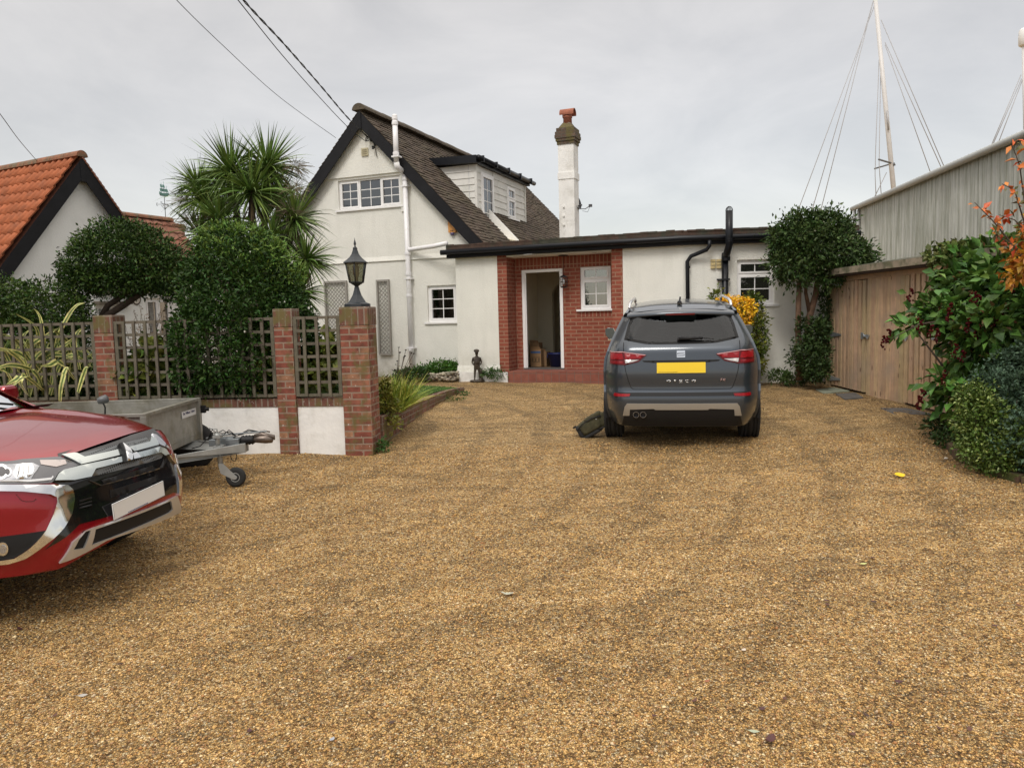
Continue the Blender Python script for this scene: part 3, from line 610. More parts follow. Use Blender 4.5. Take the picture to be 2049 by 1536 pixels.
# pipes
pp=MB(); pa=-1.22
pp.tube([(-1.27,.02,5.28),(-1.27,.02,4.45)],.052,12); pp.tube([(-1.27,.02,4.45),(-1.265,.05,4.36),(-1.23,GB-.09,4.28)],.058,12)
pp.tube([(pa,GB-.09,4.3),(pa,GB-.09,.02)],.052,12); pp.lathe([(.045,5.28),(.06,5.30),(.055,5.38),(.035,5.40)],12,(-1.27,.02,0))
for z in (5.22,4.62,4.35,4.15,2.62,2.2,1.75,.62): 
    y=.02 if z>4.4 else GB-.09; x=-1.27 if z>4.4 else pa
    pp.lathe([(.064,z-.03),(.066,z),(.064,z+.03)],12,(x,y,0))
for z in (4.56,4.0,2.1,.65): 
    y=.02 if z>4.4 else GB-.09; x=-1.27 if z>4.4 else pa
    pp.box((x-.075,y-.065,z-.015),(x+.085,y+.09,z+.015))
pp.tube([(pa,GB-.09,2.70),(pa+.08,GB-.10,2.70),(-.45,-.02,2.71),(-.12,-.12,2.74)],.047,12)
pp.build('soil_pipe',mat('white_pipe',(.80,.79,.80),.35,var=.04,vscale=2,col2=(.62,.62,.56),c2scale=6,c2lo=.55,c2hi=.8),house)
pp=MB()
def rwp(a,z,d=-.09): return rw(a,z,d)
pp.tube([rwp(.42,2.5,-.2),rwp(.42,2.40,-.2),rwp(.38,2.34,-.16),rwp(.12,2.24,-.08),rwp(.06,2.15,-.07),rwp(.08,0,-.07)],.036,10)
for z in (2.05,1.0): pp.lathe([(.045,z-.02),(.045,z+.02)],10,rwp(.07,0,-.07))
pp.build('downpipe',M_gut,house)
pp=MB()
fx=.73
pp.tube([rwp(fx,2.98,-.34),rwp(fx,2.40,-.34),rwp(fx-.01,2.28,-.24),rwp(fx-.015,2.18,-.10)],.062,12)
pp.tube([rwp(fx-.015,2.24,-.10),rwp(fx-.015,0,-.10)],.058,12)
for z in (2.50,2.46): pp.lathe([(.068,z-.01),(.068,z+.01)],12,rwp(fx,0,-.34))
pp.lathe([(.075,2.14),(.078,2.2),(.07,2.28)],12,rwp(fx-.01,0,-.14))
a=Vector(rwp(fx,0,-.10)); pp.box((a.x-.15,a.y-.07,1.80),(a.x+.07,a.y+.08,1.83))
for t in range(6):
    c=Vector(rwp(fx,2.98,-.34)); an=t*math.pi/6
    pp.tube([c+Vector((math.cos(an)*.06*math.cos(q),math.sin(an)*.06*math.cos(q),.075*math.sin(q))) for q in np.linspace(0,math.pi,8)],.004,4)
pp.build('flue',M_gut,house)
# air vents
v=MB(); v.box((-2.26,GB-.065,4.72),(-2.10,GB-.034,4.88)); v.build('air_vent',mat('cream_vent',(.50,.45,.30),.6),house)
v2=MB(); 
for i in range(3): v2.box((-2.235,GB-.068,4.745+i*.04),(-2.125,GB-.0655,4.768+i*.04))
v2.build('vent_louvres',mat('vent_dark',(.22,.19,.12),.6),house)
v=MB()
for i in range(3):
    for j in range(2):
        c0=Vector(rwp(.48+j*.10,2.02+i*.057,-.02)); v.box((c0.x,c0.y-.01,c0.z),(c0.x+.085,c0.y+.03,c0.z+.045))
v.build('air_brick',mat('air_brick_cream',(.50,.40,.20),.8,var=.3,vscale=20),house)
# hanging items on the house: alarm box, lattice panels, bracket, dish, lantern
def hm(loc): return house.matrix_world @ Vector(loc)
al=empty('alarm_box',hm((-.19,GB-.0,3.11)),HYAW,'orange alarm box with blue strobe beneath on the white gable wall','alarm box')
m_=MB(); m_.prism([(-.085,-.07,-.12),(.085,-.07,-.12),(.085,-.08,.13),(-.085,-.08,.13)],(0,.07,0)); m_.build('cover',mat('alarm_orange',(.62,.30,.09),.4,var=.08),al,bevel=.008)
m_=MB(); m_.smooth=True; m_.lathe([(.001,-.175),(.03,-.168),(.045,-.145),(.045,-.12)],14,(0,-.045,0)); m_.build('strobe',mat('strobe_blue',(.12,.10,.22),.25),al)
m_=MB(); m_.box((-.03,-.0755,-.095),(-.008,-.073,-.07)); m_.box((.0,-.0755,-.095),(.035,-.073,-.07)); m_.build('sticker',mat('dark_text',(.15,.07,.03),.6),al)
M_lat=mat('grey_lattice',(.31,.29,.26),.9,var=.15,vscale=20)
def lattice(a0,a1,z0,z1,label):
    o=empty('lattice_panel',hm(((a0+a1)/2,GB-.05,z0)),HYAW,label,'lattice','lattice panels fixed to the gable wall')
    w=a1-a0; h=z1-z0; m=MB()
    for q in ((-w/2,-w/2+.035,0,h),(w/2-.035,w/2,0,h)): m.box((q[0],-.02,q[2]),(q[1],.03,q[3]))
    for q in ((-w/2+.035,w/2-.035,0,.04),(-w/2+.035,w/2-.035,h-.04,h)): m.box((q[0],-.02,q[2]),(q[1],.03,q[3]))
    m.build('frame',M_lat,o)
    m=MB(); p=.088
    for s_ in (1,-1):
        k=-int(h/p)-2
        while k*p<w+h+p:
            # line x = k*p + s*z
            x0=k*p-w/2 - (0 if s_>0 else 0); 
            pts=[]
            for zz in (0,h):
                pass
            # clip
            A=[];
            z_a,z_b=.03,h-.03
            xa=(lambda z:x0+z-h if s_>0 else x0-z)
            # parametric clip to |x|<w/2
            lo,hi=z_a,z_b
            if s_>0: lo=max(lo,-w/2+.02-x0+h); hi=min(hi,w/2-.02-x0+h)
            else: lo=max(lo,x0-w/2+.02); hi=min(hi,x0+w/2-.02)
            if hi-lo>.03:
                y0=-.006 if s_>0 else .006
                t=.006
                m.prism([(xa(lo)-t,y0,lo),(xa(lo)+t,y0,lo),(xa(hi)+t,y0,hi),(xa(hi)-t,y0,hi)],(0,.010,0))
            k+=1
    m.build('lattice',M_lat,o)
lattice(-3.36,-2.78,.68,2.13,'wider grey lattice panel on the gable wall, behind the pillar lantern')
lattice(-2.03,-1.72,.50,2.11,'narrow tall grey lattice panel on the gable wall just right of the lantern pillar')
br=empty('wire_bracket',hm((-1.93,GB-.03,4.95)),HYAW,'black insulator bracket with coiled cable ends under the gable peak','bracket')
m_=MB(); m_.box((-.02,-.03,-.05),(.02,.0,.10))
for x,z in ((0,-.10),(.02,.02),(-.04,.06)): m_.lathe([(.02,z-.03),(.034,z-.02),(.024,z),(.036,z+.015),(.02,z+.035)],10,(x,-.09,0)); m_.tube([(x,-.09,z),(0,-.01,z+.02)],.008,6)
for k in range(3):
    m_.tube([(-.06+.09*math.cos(t+k),-.1-.02*k,.09+.05*math.sin(t*1.3+k)) for t in np.linspace(0,5.5,20)],.006,5)
m_.tube([(.0,-.1,.05),(.06,-.08,.0),(.02,-.05,-.08),(.05,-.03,-.3)],.006,5)
m_.build('bracket',mat('black_rubber',(.015,.015,.015),.6),br)
ds=empty('satellite_dish',hm((ca+cw+.06,cb0+.2,4.0)),HYAW,'dark satellite dish with arm sticking out behind the white chimney','satellite dish')
m_=MB(); m_.smooth=True
ring=[]
Md=Matrix.Translation((-.06,.12,.06))@Matrix.Rotation(R_(78),4,'Y')@Matrix.Rotation(R_(10),4,'X')
m_.lathe([(.001,-.045),(.07,-.038),(.13,-.015),(.16,.010),(.162,.0),(.13,-.025),(.07,-.05),(.001,-.055)],20,M=Md)
m_.build('dish',mat('dish_dark',(.03,.032,.036),.5),ds)
m_=MB(); m_.tube([(.0,.05,-.10),(.16,.0,-.12),(.28,-.02,-.06)],.010,6); m_.tube([(-.05,.1,-.02),(.05,.1,.0)],.02,6); m_.box((.26,-.05,-.085),(.34,.0,-.02)); m_.tube([(.28,-.02,-.08),(.22,0,-.2),(.08,.02,-.16)],.005,5); m_.build('arm',mat('dish_arm',(.06,.06,.065),.5),ds)
ln=empty('hanging_lantern',hm((2.18,.25,1.90)),HYAW,'small black wire lantern hanging on a chain beside the open front door','lantern')
m_=MB(); 
m_.lathe([(.09,.505),(.10,.495),(.03,.49),(.001,.49)],12)
z=.49
for i in range(14): m_.tube([(0,0,.49-i*.026),(.006*(i%2),.006*((i+1)%2),.49-i*.026-.013),(0,0,.49-(i+1)*.026)],.004,4)
m_.lathe([(.001,.14),(.02,.125),(.075,.10),(.08,.085)],6); m_.lathe([(.07,-.09),(.055,-.11),(.001,-.12)],6)
for j in range(6):
    an=2*math.pi*(j+.5)/6; m_.tube([(.075*math.cos(an),.075*math.sin(an),.09),(.068*math.cos(an),.068*math.sin(an),-.09)],.006,4)
m_.tube([(.072*math.cos(t),.072*math.sin(t),.0) for t in np.linspace(0,2*math.pi,13)],.005,4)
m_.build('cage',mat('lantern_iron',(.012,.012,.013),.5),ln)
m_=MB(); m_.smooth=True; m_.lathe([(.001,-.05),(.02,-.03),(.025,.0),(.012,.05),(.001,.06)],10); m_.build('bulb',mat('bulb_glass',(.6,.6,.6),.15),ln)
# ================================================================ FENCE WALL
TH=R_(6.5)
FW=lambda s,d,z:Vector((-2.76+s*math.cos(TH)+d*math.sin(TH), 8.76-s*math.sin(TH)+d*math.cos(TH), z))
def pillar(name,s,wd,dp,ztop,label):
    p=FW(s,0,0); o=empty(name,(p.x,p.y,gz(p.x,p.y)-.1),-TH,label,'pillar','brick pillars along the front garden wall')
    h=ztop-(gz(p.x,p.y)-.1); m=MB(); m.box((0,0,0),(wd,dp,h-.215)); m.build('shaft',M_brickold,o,bevel=.006)
    m=MB(); m.box((-.004,-.004,h-.213),(wd+.004,dp+.004,h)); m.build('cap',M_brickcap,o,bevel=.008)
    return o
S_R=.80
pillar('brick_pillar',-2.25,.245,.245,1.39,'brick pillar at the far left between two trellis panels, behind the trailer')
pillar('brick_pillar',0,.225,.225,1.41,'narrow mossy brick pillar between the big clipped shrub and the lamp pillar')
pillar('brick_pillar',S_R-.005,.335,.335,1.41,'widest brick pillar at the drive corner carrying the black lantern')
wseg=[(-5.2,-2.252,'long'),(-2.003,-.002,'middle'),(.227,S_R-.007,'short')]
wlab=['garden wall stretch left of the far pillar, behind the red car','white rendered low garden wall with brick coping behind the trailer coupling','short white rendered wall between the two right-hand brick pillars']
tlab=['weathered trellis panel with yellow striped leaves poking through, leftmost of three','wide weathered trellis panel in front of the big rounded shrub','narrow weathered trellis panel next to the lantern pillar']
for (s0,s1,nm),wb,tb in zip(wseg,wlab,tlab):
    p=FW(s0,.04,0); L=s1-s0
    o=empty('garden_wall',(p.x,p.y,-.45),-TH,wb,'wall','lengths of low garden wall between pillars')
    m=MB(); m.box((0,0,0),(L,.14,.45+.262)); m.build('render',M_smooth,o)
    m=MB(); m.box((0,-.012,.45+.264),(L,.15,.45+.36)); m.build('coping',M_brickcap,o)
    o=empty('trellis_panel',(p.x,p.y,0),-TH,tb,'trellis','trellis panels between the brick pillars')
    z0,z1=.385,1.315
    for xx in (.004,L-.045): f=MB(); f.box((xx,-.03,z0),(xx+.041,.0,z1)); f.build('stile',M_wood_grey,o)
    n=max(2,int(round(L/.135))); v=MB()
    for i in range(1,n):
        x=L*i/n+rnd.uniform(-.008,.008); t=rnd.uniform(-.01,.01); v.prism([(x-.017,-.055,z0-.0),(x+.017,-.055,z0-.0),(x+.017+t,-.055,z1),(x-.017+t,-.055,z1)],(0,.022,0))
    v.build('upright_slats',M_wood_grey,o)
    v=MB()
    for i in range(7):
        z=z0+.012+(z1-z0-.03)*i/6; v.box((.046,-.0325,z-.015),(L-.046,-.006,z+.018))
    v.build('cross_slats',M_wood_grey,o)
# lamp on the drive pillar
p=FW(S_R+.165,.165,1.41); lp=empty('pillar_lantern',p,-TH+R_(10),'black hexagonal lantern with smoked glass standing on the drive-corner brick pillar','lantern')
M_iron=mat('lamp_iron',(.022,.027,.032),.45,var=.1)
m=MB(); m.lathe([(.155,0),(.155,.035),(.13,.045),(.12,.05)],8); m.lathe([(.115,.05),(.085,.09),(.055,.14),(.035,.20),(.028,.235)],6); m.lathe([(.02,.235),(.028,.245),(.035,.25),(.06,.265),(.085,.28),(.09,.285)],6); m.build('base',M_iron,lp,bevel=.003)
m=MB()
for j in range(6):
    a=2*math.pi*(j+.5)/6; c,s_=math.cos(a),math.sin(a); m.tube([(.085*c,.085*s_,.28),(.128*c,.128*s_,.515)],.007,4)
m.lathe([(.09,.28),(.092,.292)],6); m.build('cage',M_iron,lp)
m=MB(); m.lathe([(.083,.29),(.122,.51)],6); m.build('glass',glass_mat('smoked_glass',(.42,.44,.36),.06,.1),lp)
m=MB(); m.smooth=True; m.lathe([(.02,.29),(.02,.35),(.034,.37),(.038,.42),(.034,.47),(.001,.49)],12); m.build('bulb',mat('lamp_bulb',(.75,.72,.62),.4),lp)
m=MB(); m.lathe([(.150,.505),(.152,.515),(.11,.545),(.075,.575),(.048,.61),(.046,.615),(.038,.635),(.026,.67)],6); m.smooth=True; m.lathe([(.024,.67),(.028,.68),(.012,.695),(.008,.71),(.015,.725),(.012,.745),(.005,.77),(.001,.80)],10); m.build('roof',M_iron,lp)
# low curving brick edging wall beside the drive
pts=[(-1.575,9.0),(-1.50,9.8),(-1.38,10.8),(-1.22,11.9),(-1.03,12.9),(-.86,13.45)]
m=MB(); m2=MB(); k=len(pts)
nrm=[]
for i in range(k):
    a=Vector((*pts[max(i-1,0)],0)); b=Vector((*pts[min(i+1,k-1)],0)); t=(b-a).normalized(); nrm.append(Vector((-t.y,t.x,0)))
for i in range(k-1):
    q=[Vector((*pts[i],0)),Vector((*pts[i+1],0)),Vector((*pts[i+1],0))+nrm[i+1]*.11,Vector((*pts[i],0))+nrm[i]*.11]
    zt=[.09-.08*j/(k-1) for j in (i,i+1,i+1,i)]; zm=[z-.10 for z in zt]
    for mm,lo,hi in ((m,[-.6]*4,zm),(m2,zm,zt)):
        mm.add([(v.x,v.y,z) for v,z in zip(q,lo)]+[(v.x,v.y,z) for v,z in zip(q,hi)],[(0,3,2,1),(4,5,6,7),(0,1,5,4),(1,2,6,5),(2,3,7,6),(3,0,4,7)])
M_edge=brick_mat('edging_brick',(.13,.05,.032),(.22,.11,.07),(.22,.18,.13),c3=(.17,.065,.042),weather=.6,spots=.75,moss=.7,ms=.009)
lw=empty('edging_wall',(0,0,0),0,'low weathered brick edging wall curving along the lawn beside the drive','wall')
m.build('brickwork',M_edge,lw); m2.build('coping',M_brickcap,lw)
# lawn and beds
M_soil=mat('soil',(.045,.03,.018),.95,var=.4,vscale=20,bump=1,bscale=40,col2=(.08,.06,.03),c2scale=15)
M_lawn=mat('lawn_green',(.055,.13,.018),.9,var=.35,vscale=6,bump=.8,bscale=120,isl=.3)
lawnp=[(-1.64,9.02),(-1.62,9.8),(-1.50,10.8),(-1.34,11.9),(-1.15,12.9),(-.97,13.38),(-1.35,13.75),(-2.2,14.4),(-3.1,14.8),(-3.3,9.3)]
def lz(x,y): return .085-.062*(y-9)/4.5+.01*math.sin(3*x+2*y)
m=MB(); V_,F2,_l=cdt(lawnp,(),.25); m.smooth=True; m.add([(x,y,lz(x,y)) for x,y in V_],F2); tag(m.build('lawn',M_lawn,uv=False),kind='structure')
m=MB(); r2=random.Random(5)
for i in range(26000):
    x=r2.uniform(-3.2,-.9); y=9.05+5.6*r2.random()
    if not inpoly(x,y,lawnp): continue
    h=r2.uniform(.012,.035); a=r2.uniform(0,6.28); w2=.004; dx,dy=math.cos(a)*w2,math.sin(a)*w2; lx,ly=r2.uniform(-.015,.015),r2.uniform(-.015,.015); z=lz(x,y)-.004
    m.add([(x-dx,y-dy,z),(x+dx,y+dy,z),(x+lx,y+ly,z+h)],[(0,1,2)])
tag(m.build('grass',M_lawn,uv=False),label='short green lawn grass behind the low brick edging wall',kind='stuff')
bed=[(-9.5,9.62),(FW(0,.2,0).x,FW(0,.2,0).y),(-1.7,8.98),(-3.29,9.31),(-3.2,14.75),(-3.4,15.95),(-9.5,17.5)]
m=MB(); V_,F2,_l=cdt(bed,(),.4); m.add([(x,y,.16-.012*(y-9)+.02*math.sin(5*x)*math.sin(4*y)) for x,y in V_],F2); tag(m.build('garden_soil',M_soil,uv=False),kind='structure')
m=MB(); bed2=[(-3.6,15.9),(-1.15,15.05),(-1.15,15.7),(-3.4,16.6)]
# border along the gable wall edged with flint cobbles
# right hand bed
bedR=[(p_.x+.06,p_.y+.03) for p_ in [gpt(*q) for q in ((1962,845),(1925,872),(1912,898),(1935,922),(1985,945),(2055,967),(2150,992),(2300,1020))]]+[(9,6.5),(9,9.5),(5.70,9.3)]
m=MB(); V_,F2,_l=cdt(bedR,(),.2); m.add([(x,y,gz(x,y)+.045+.02*math.sin(7*x)*math.sin(6*y)) for x,y in V_],F2); tag(m.build('flower_bed_soil',M_soil,uv=False),kind='structure')
o=empty('bed_edging',(4.3,6.9,gz(4.3,6.9)),0,'moss covered curved brick edging of the flower bed at the right','edging')
m=MB(); ep=[(p_.x,p_.y) for p_ in [gpt(*q) for q in ((1962,845),(1925,872),(1912,898),(1935,922),(1985,945),(2055,967),(2150,992),(2300,1020))]]
for i in range(len(ep)-1):
    a=Vector((*ep[i],0)); b=Vector((*ep[i+1],0)); L=(b-a).length; n=max(1,int(L/.22)); t=(b-a)/n; nn=Vector((-t.y,t.x,0)).normalized()*.09
    for j in range(n):
        q=a+t*j+t*.02; q2=a+t*(j+1)-t*.02; z=gz(q.x,q.y)+.075+rnd.uniform(-.012,.012)-o.location.z; lo=z-.2
        q=q-o.location; q2=q2-o.location
        V4=[(q.x,q.y),(q2.x,q2.y),(q2.x-nn.x,q2.y-nn.y),(q.x-nn.x,q.y-nn.y)]
        m.add([(x,y,lo) for x,y in V4]+[(x,y,z) for x,y in V4],[(0,3,2,1),(4,5,6,7),(0,1,5,4),(1,2,6,5),(2,3,7,6),(3,0,4,7)])
m.build('bricks',mat('mossy_brick',(.10,.055,.035),.95,var=.3,vscale=12,bump=.8,bscale=50,col2=(.075,.085,.02),c2scale=9,c2lo=.42,c2hi=.55),o,bevel=.01)
# ================================================================ NEIGHBOUR HOUSE
NP=at(160,315,16); NY=R_(63)
nb=empty('neighbour_house',(NP.x,NP.y,0),NY,'white gabled neighbouring house with bright orange pantiles and a lower brown-tiled wing','house')
NS=1.30; NA=4.78
M_nw=render_mat('neighbour_render',(.78,.79,.77),(.62,.63,.60))
m=MB(); wall(m,[(-4.2,-.5),(1.6,-.5),(1.6,NA-NS*1.6),(0,NA-.05),(-1.9,NA-NS*1.9),(-4.2,1.9)][:0] or [(-2.6,-.5),(1.6,-.5),(1.6,NA-NS*1.6-.1),(0,NA-.1),(-2.6,NA-NS*2.6-.1)],[],lambda a,z,d:(a,.12+d,z),.25)
wall(m,[(.1,-.5),(7,-.5),(7,2.3),(.1,2.3)],[rect(1.35,2.05,1.0,1.88),rect(.15,.62,1.0,1.72)],lambda a,z,d:(a,.05+d,z),.25)
m.box((6.75,.3,-.5),(7,3,2.3)); m.build('wall',M_nw,nb)
m=MB()
def pant(side,y0,y1,smax):
    n=int(smax*math.hypot(1,NS)/.29); 
    for i in range(n):
        sa=smax*(i)/n; sb=smax*(i+1)/n+.03
        ys_=list(np.arange(y0,y1,.0225)); 
        def P_(y,s,l):
            ph=((y-y0)/.20)%1; wv=.030*math.cos(2*math.pi*ph)+.010*math.cos(4*math.pi*ph+.8)
            l=l+wv; nx,nz=NS/math.hypot(1,NS),1/math.hypot(1,NS)
            return (side*(s+nx*l), y, NA+.03-NS*s+nz*l)
        k=len(ys_); vs=[P_(y,sa,.02) for y in ys_]+[P_(y,sb,.055) for y in ys_]+[P_(y,sb,.035) for y in ys_]
        m.smooth=True
        m.add(vs,[((j,j+1,k+j+1,k+j) if side<0 else (j,k+j,k+j+1,j+1)) for j in range(k-1)]+[((k+j,k+j+1,2*k+j+1,2*k+j) if side<0 else (k+j,2*k+j,2*k+j+1,k+j+1)) for j in range(k-1)])
pant(-1,-.05,6.5,2.75)
M_pan=mat('orange_pantile',(.40,.125,.050),.8,var=.25,vscale=5,bump=.4,bscale=40,col2=(.25,.095,.05),c2scale=2.2,c2lo=.5,c2hi=.75)
nr_=m.build('roof',M_pan,nb,uv=False)
m=MB(); m.prism([(0,-.03,NA-.02),(1.5,-.03,NA-.02-NS*1.5),(1.5,-.03,NA-.1-NS*1.5),(0,-.03,NA-.1)],(0,6.5,0)); m.prism([(-2.8,.0,NA-.06-NS*2.8),(0,.0,NA-.06),(0,.0,NA-.12),(-2.8,.0,NA-.14-NS*2.8)],(0,6.5,0))
n=24
for i in range(n):
    s0=1.5*i/n; s1=1.5*(i+1)/n+.02
    m.prism([(s0,-.08,NA+.02-NS*s0),(s1,-.08,NA+.05-NS*s1),(s1,-.08,NA+.0-NS*s1),(s0,-.08,NA-.02-NS*s0)],(0,6.5,0))
m.build('far_slope',M_tile2,nr_)
m=MB()
for i in range(14):
    y=-.08+i*.46; pr=[(.125*math.cos(t),y,NA+.01+.13*math.sin(t)) for t in np.linspace(0,math.pi,10)]; m.prism(pr,(0,.45,0))
m.build('ridge_tiles',mat('ridge_orange',(.23,.095,.05),.85,var=.3,vscale=8,bump=.4,col2=(.13,.10,.06),c2scale=5,c2lo=.45,c2hi=.6),nr_)
m=MB()
for s_,e in ((1,1.3),(-1,2.8)):
    m.prism([(0,-.06,NA-.03),(s_*e,-.06,NA-.03-NS*e),(s_*e,-.06,NA-.42-NS*e),(0,-.06,NA-.42)],(0,.03,0)); m.prism([(0,-.03,NA-.12),(s_*e,-.03,NA-.12-NS*e),(s_*e,-.03,NA-.15-NS*e),(0,-.03,NA-.15)],(0,.16,0))
m.box((-.05,-.068,NA-.5),(.05,-.06,NA-.06))
m.build('bargeboard',M_black,nb)
# mortar verge strip
# lower wing roof
m=MB(); rr=random.Random(9)
yr,zr2=1.5,3.92
for i in range(9):
    t0=i/9; t1=(i+1.25)/9
    ya,za=-.2+1.7*t0, 2.2+1.72*t0; yb,zb=-.2+1.7*t1, 2.2+1.72*t1
    xs_=np.arange(.3,3.32,.24)
    for x in xs_:
        j=rr.uniform(-.01,.01); x1=x+.24
        m.add([(x,ya-.02,za+.05+j),(x+.12,ya-.02,za+.075+j),(x1-.004,ya-.02,za+.05+j),(x1-.004,yb,zb+.015),(x+.12,yb,zb+.035),(x,yb,zb+.015),(x,ya-.01,za+.0),(x1-.004,ya-.01,za)],[(0,1,4,5),(1,2,3,4),(6,7,2,1,0)])
wr=m.build('wing_roof',M_tile2,nb)
m=MB(); m.prism([(.3,-.18,2.18),(.3,yr,zr2-.02),(.3,3.2,2.18)],(2.98,0,0)); m.build('wing_gable',M_felt,wr)
m=MB()
for i in range(9): m.prism([(.3+i*.34,yr+.12*math.cos(t),zr2-.0+.10*math.sin(t)) for t in np.linspace(0,math.pi,8)],(.33,0,0))
m.build('ridge_tiles',MATS['ridge_orange'],wr)
m=MB(); m.box((3.75,1.9,1.0),(4.1,2.3,3.95)); m.box((3.72,1.87,3.8),(4.13,2.33,3.9)); m.build('chimney',brick_mat('orange_brick',(.25,.10,.05),(.35,.16,.08),(.3,.24,.18)),nb)
fnN=lambda a,b,z:(a,b,z)
hwin('window',nb,1.35,2.05,1.0,1.88,.10,(.5,.5),frame=.05,bars=(1,1),glass=glass_mat('blind_pane',(.5,.45,.4),.08))
hwin('window',nb,.15,.62,1.0,1.72,.10,(1,),frame=.04,bars=(2,3),glass=glass_mat('blue_pane',(.4,.45,.45),.2))
m=MB(); m.box((1.38,.26,1.0),(1.70,.28,1.85)); m.build('blind',mat('taupe_blind',(.20,.15,.12),.9),nb)
m=MB(); m.box((.1,-.10,1.98),(1.1,.05,2.05)); m.box((.1,-.13,1.74),(.9,.045,1.80)); m.build('lean_to_rail',M_wood_grey,nb)
pq=empty('wall_plaque',nb.matrix_world@Vector((1.11,.045,1.87)),NY,'oval cream wall plaque with dark rim on the neighbouring white wall','plaque')
m=MB(); m.smooth=False; Mx=Matrix.Rotation(R_(90),4,'X')@Matrix.Diagonal((1,1.25,1,1))
m.lathe([(.105,0),(.115,.012),(.105,.022),(.095,.022),(.092,.012)],24,M=Mx); m.build('rim',mat('plaque_rim',(.06,.04,.03),.5),pq)
m=MB(); m.lathe([(.094,.0),(.094,.013),(.001,.014)],24,M=Mx); m.build('face',mat('plaque_face',(.60,.56,.48),.5,var=.1,vscale=60),pq)
m=MB()
for z,w_ in ((.04,.05),(.015,.06),(-.012,.055),(-.04,.045)):
    for k in range(5): m.box((-w_+k*w_*.4+.004,-.0165,z-.005),(-w_+(k+1)*w_*.4-.004,-.0145,z+.006))
m.build('lettering',mat('plaque_ink',(.10,.07,.06),.6),pq)
# ship weathervane on the wing ridge
wv=empty('weathervane',nb.matrix_world@Vector((3.2,1.5,3.98)),NY,'green sailing ship weathervane with compass letters above the brown ridge','weathervane')
M_verd=mat('verdigris',(.12,.25,.22),.6,var=.3,vscale=30); M_wire=mat('dark_wire',(.05,.05,.05),.6)
m=MB(); m.tube([(0,0,0),(0,0,.55)],.008,6)
for a in range(4):
    c,s_=math.cos(a*math.pi/2+.5),math.sin(a*math.pi/2+.5); m.tube([(0,0,.36),(.17*c,.17*s_,.36)],.005,5); m.tube([(0,0,.22),(.1*c,.1*s_,.34)],.004,4)
    x,y=.19*c,.19*s_
    L={0:[((-.02,-.03),(-.02,.03)),((-.02,.03),(.02,-.03)),((.02,-.03),(.02,.03))],1:[((-.02,-.03),(-.02,.03)),((-.02,.03),(.02,.03)),((-.02,0),(.015,0)),((-.02,-.03),(.02,-.03))],2:[((-.02,-.03),(.02,-.03)),((.02,-.03),(.02,0)),((.02,0),(-.02,0)),((-.02,0),(-.02,.03)),((-.02,.03),(.02,.03))],3:[((-.025,.03),(-.012,-.03)),((-.012,-.03),(0,.02)),((0,.02),(.012,-.03)),((.012,-.03),(.025,.03))]}[a]
    for (a0_,b0_),(a1_,b1_) in L: m.tube([(x+a0_,y,.36+b0_),(x+a1_,y,.36+b1_)],.005,4)
m.build('rod',M_wire,wv)
m=MB()
hull=[(-.13,.60),(-.10,.56),(.08,.56),(.13,.62),(.13,.66),(.06,.645),(-.08,.63),(-.13,.66)]
m.prism([(x,-.02,z) for x,z in hull],(0,.04,0))
m.build('hull',M_verd,wv)
m=MB()
for x,h in ((-.07,.26),(.0,.30),(.08,.2)):
    m.tube([(x,0,.62),(x,0,.63+h)],.005,5)
    for z0_,w_ in ((.67,.05),(.77,.035)):
        if z0_+.07<.63+h: m.prism([(x-w_,-.01,z0_),(x+w_,-.01,z0_),(x+w_*.7,.012,z0_+.08),(x-w_*.7,.012,z0_+.08)],(0,.006,0))
m.build('sails',M_verd,wv)
# ================================================================ WAREHOUSE, SHED, MASTS
wy=math.atan(200/1500)
wh=empty('warehouse',(11.06,24,-.3),0,'tall algae streaked corrugated grey metal building behind the timber shed','warehouse')
d=Vector((-math.sin(wy),-math.cos(wy),0)); WL=17.5; ZT=4.40+.3
m=MB(); m.smooth=True; n=int(WL/.176*8)
def wfn(i,z):
    t=WL*i/n; wv_=.030*math.cos(2*math.pi*t/.176); p=d*t+Vector((math.cos(wy),-math.sin(wy),0))*-wv_
    return (p.x,p.y,z)
m.grid(lambda i,z:wfn(i,z),list(range(n+1)),[0,2,ZT-.02]); 
M_corr=mat('corrugated_metal',(.50,.51,.47),.6,var=.12,vscale=1.2,bump=.1)
t_=M_corr.node_tree; b_=t_.nodes['Principled BSDF']; src=b_.inputs['Base Color'].links[0].from_socket
tcn=N(t_,'ShaderNodeTexCoord'); mpn=N(t_,'ShaderNodeMapping'); mpn.inputs['Scale'].default_value=(1,9.0,.30); t_.links.new(tcn.outputs['Object'],mpn.inputs[0])
nn_=N(t_,'ShaderNodeTexNoise',i={'Scale':1.5,'Detail':9.0,'Roughness':.7}); t_.links.new(mpn.outputs[0],nn_.inputs['Vector'])
a_=N(t_,'ShaderNodeMapRange',i={'From Min':.44,'From Max':.66,'To Max':.72}); t_.links.new(nn_.outputs['Fac'],a_.inputs['Value'])
mx_=N(t_,'ShaderNodeMixRGB'); t_.links.new(a_.outputs[0],mx_.inputs['Fac']); t_.links.new(src,mx_.inputs['Color1']); mx_.inputs['Color2'].default_value=(.15,.165,.10,1); t_.links.new(mx_.outputs[0],b_.inputs['Base Color'])
m.build('corrugated_wall',M_corr,wh,uv=False)
rt=Vector((math.cos(wy),-math.sin(wy),0))
m=MB(); e=d*WL
m.add([(0,0,0),(8,-1.07,0),(8,-1.07,ZT+1.4),(0,0,ZT)],[(0,1,2,3)]); m.build('end_wall',M_corr,wh); m=MB(); m.add([e,e+rt*8,e+rt*8+Vector((0,0,ZT+1.4)),e+Vector((0,0,ZT))],[(3,2,1,0)]); m.build('end_wall',M_corr,wh)
m=MB(); m.smooth=True
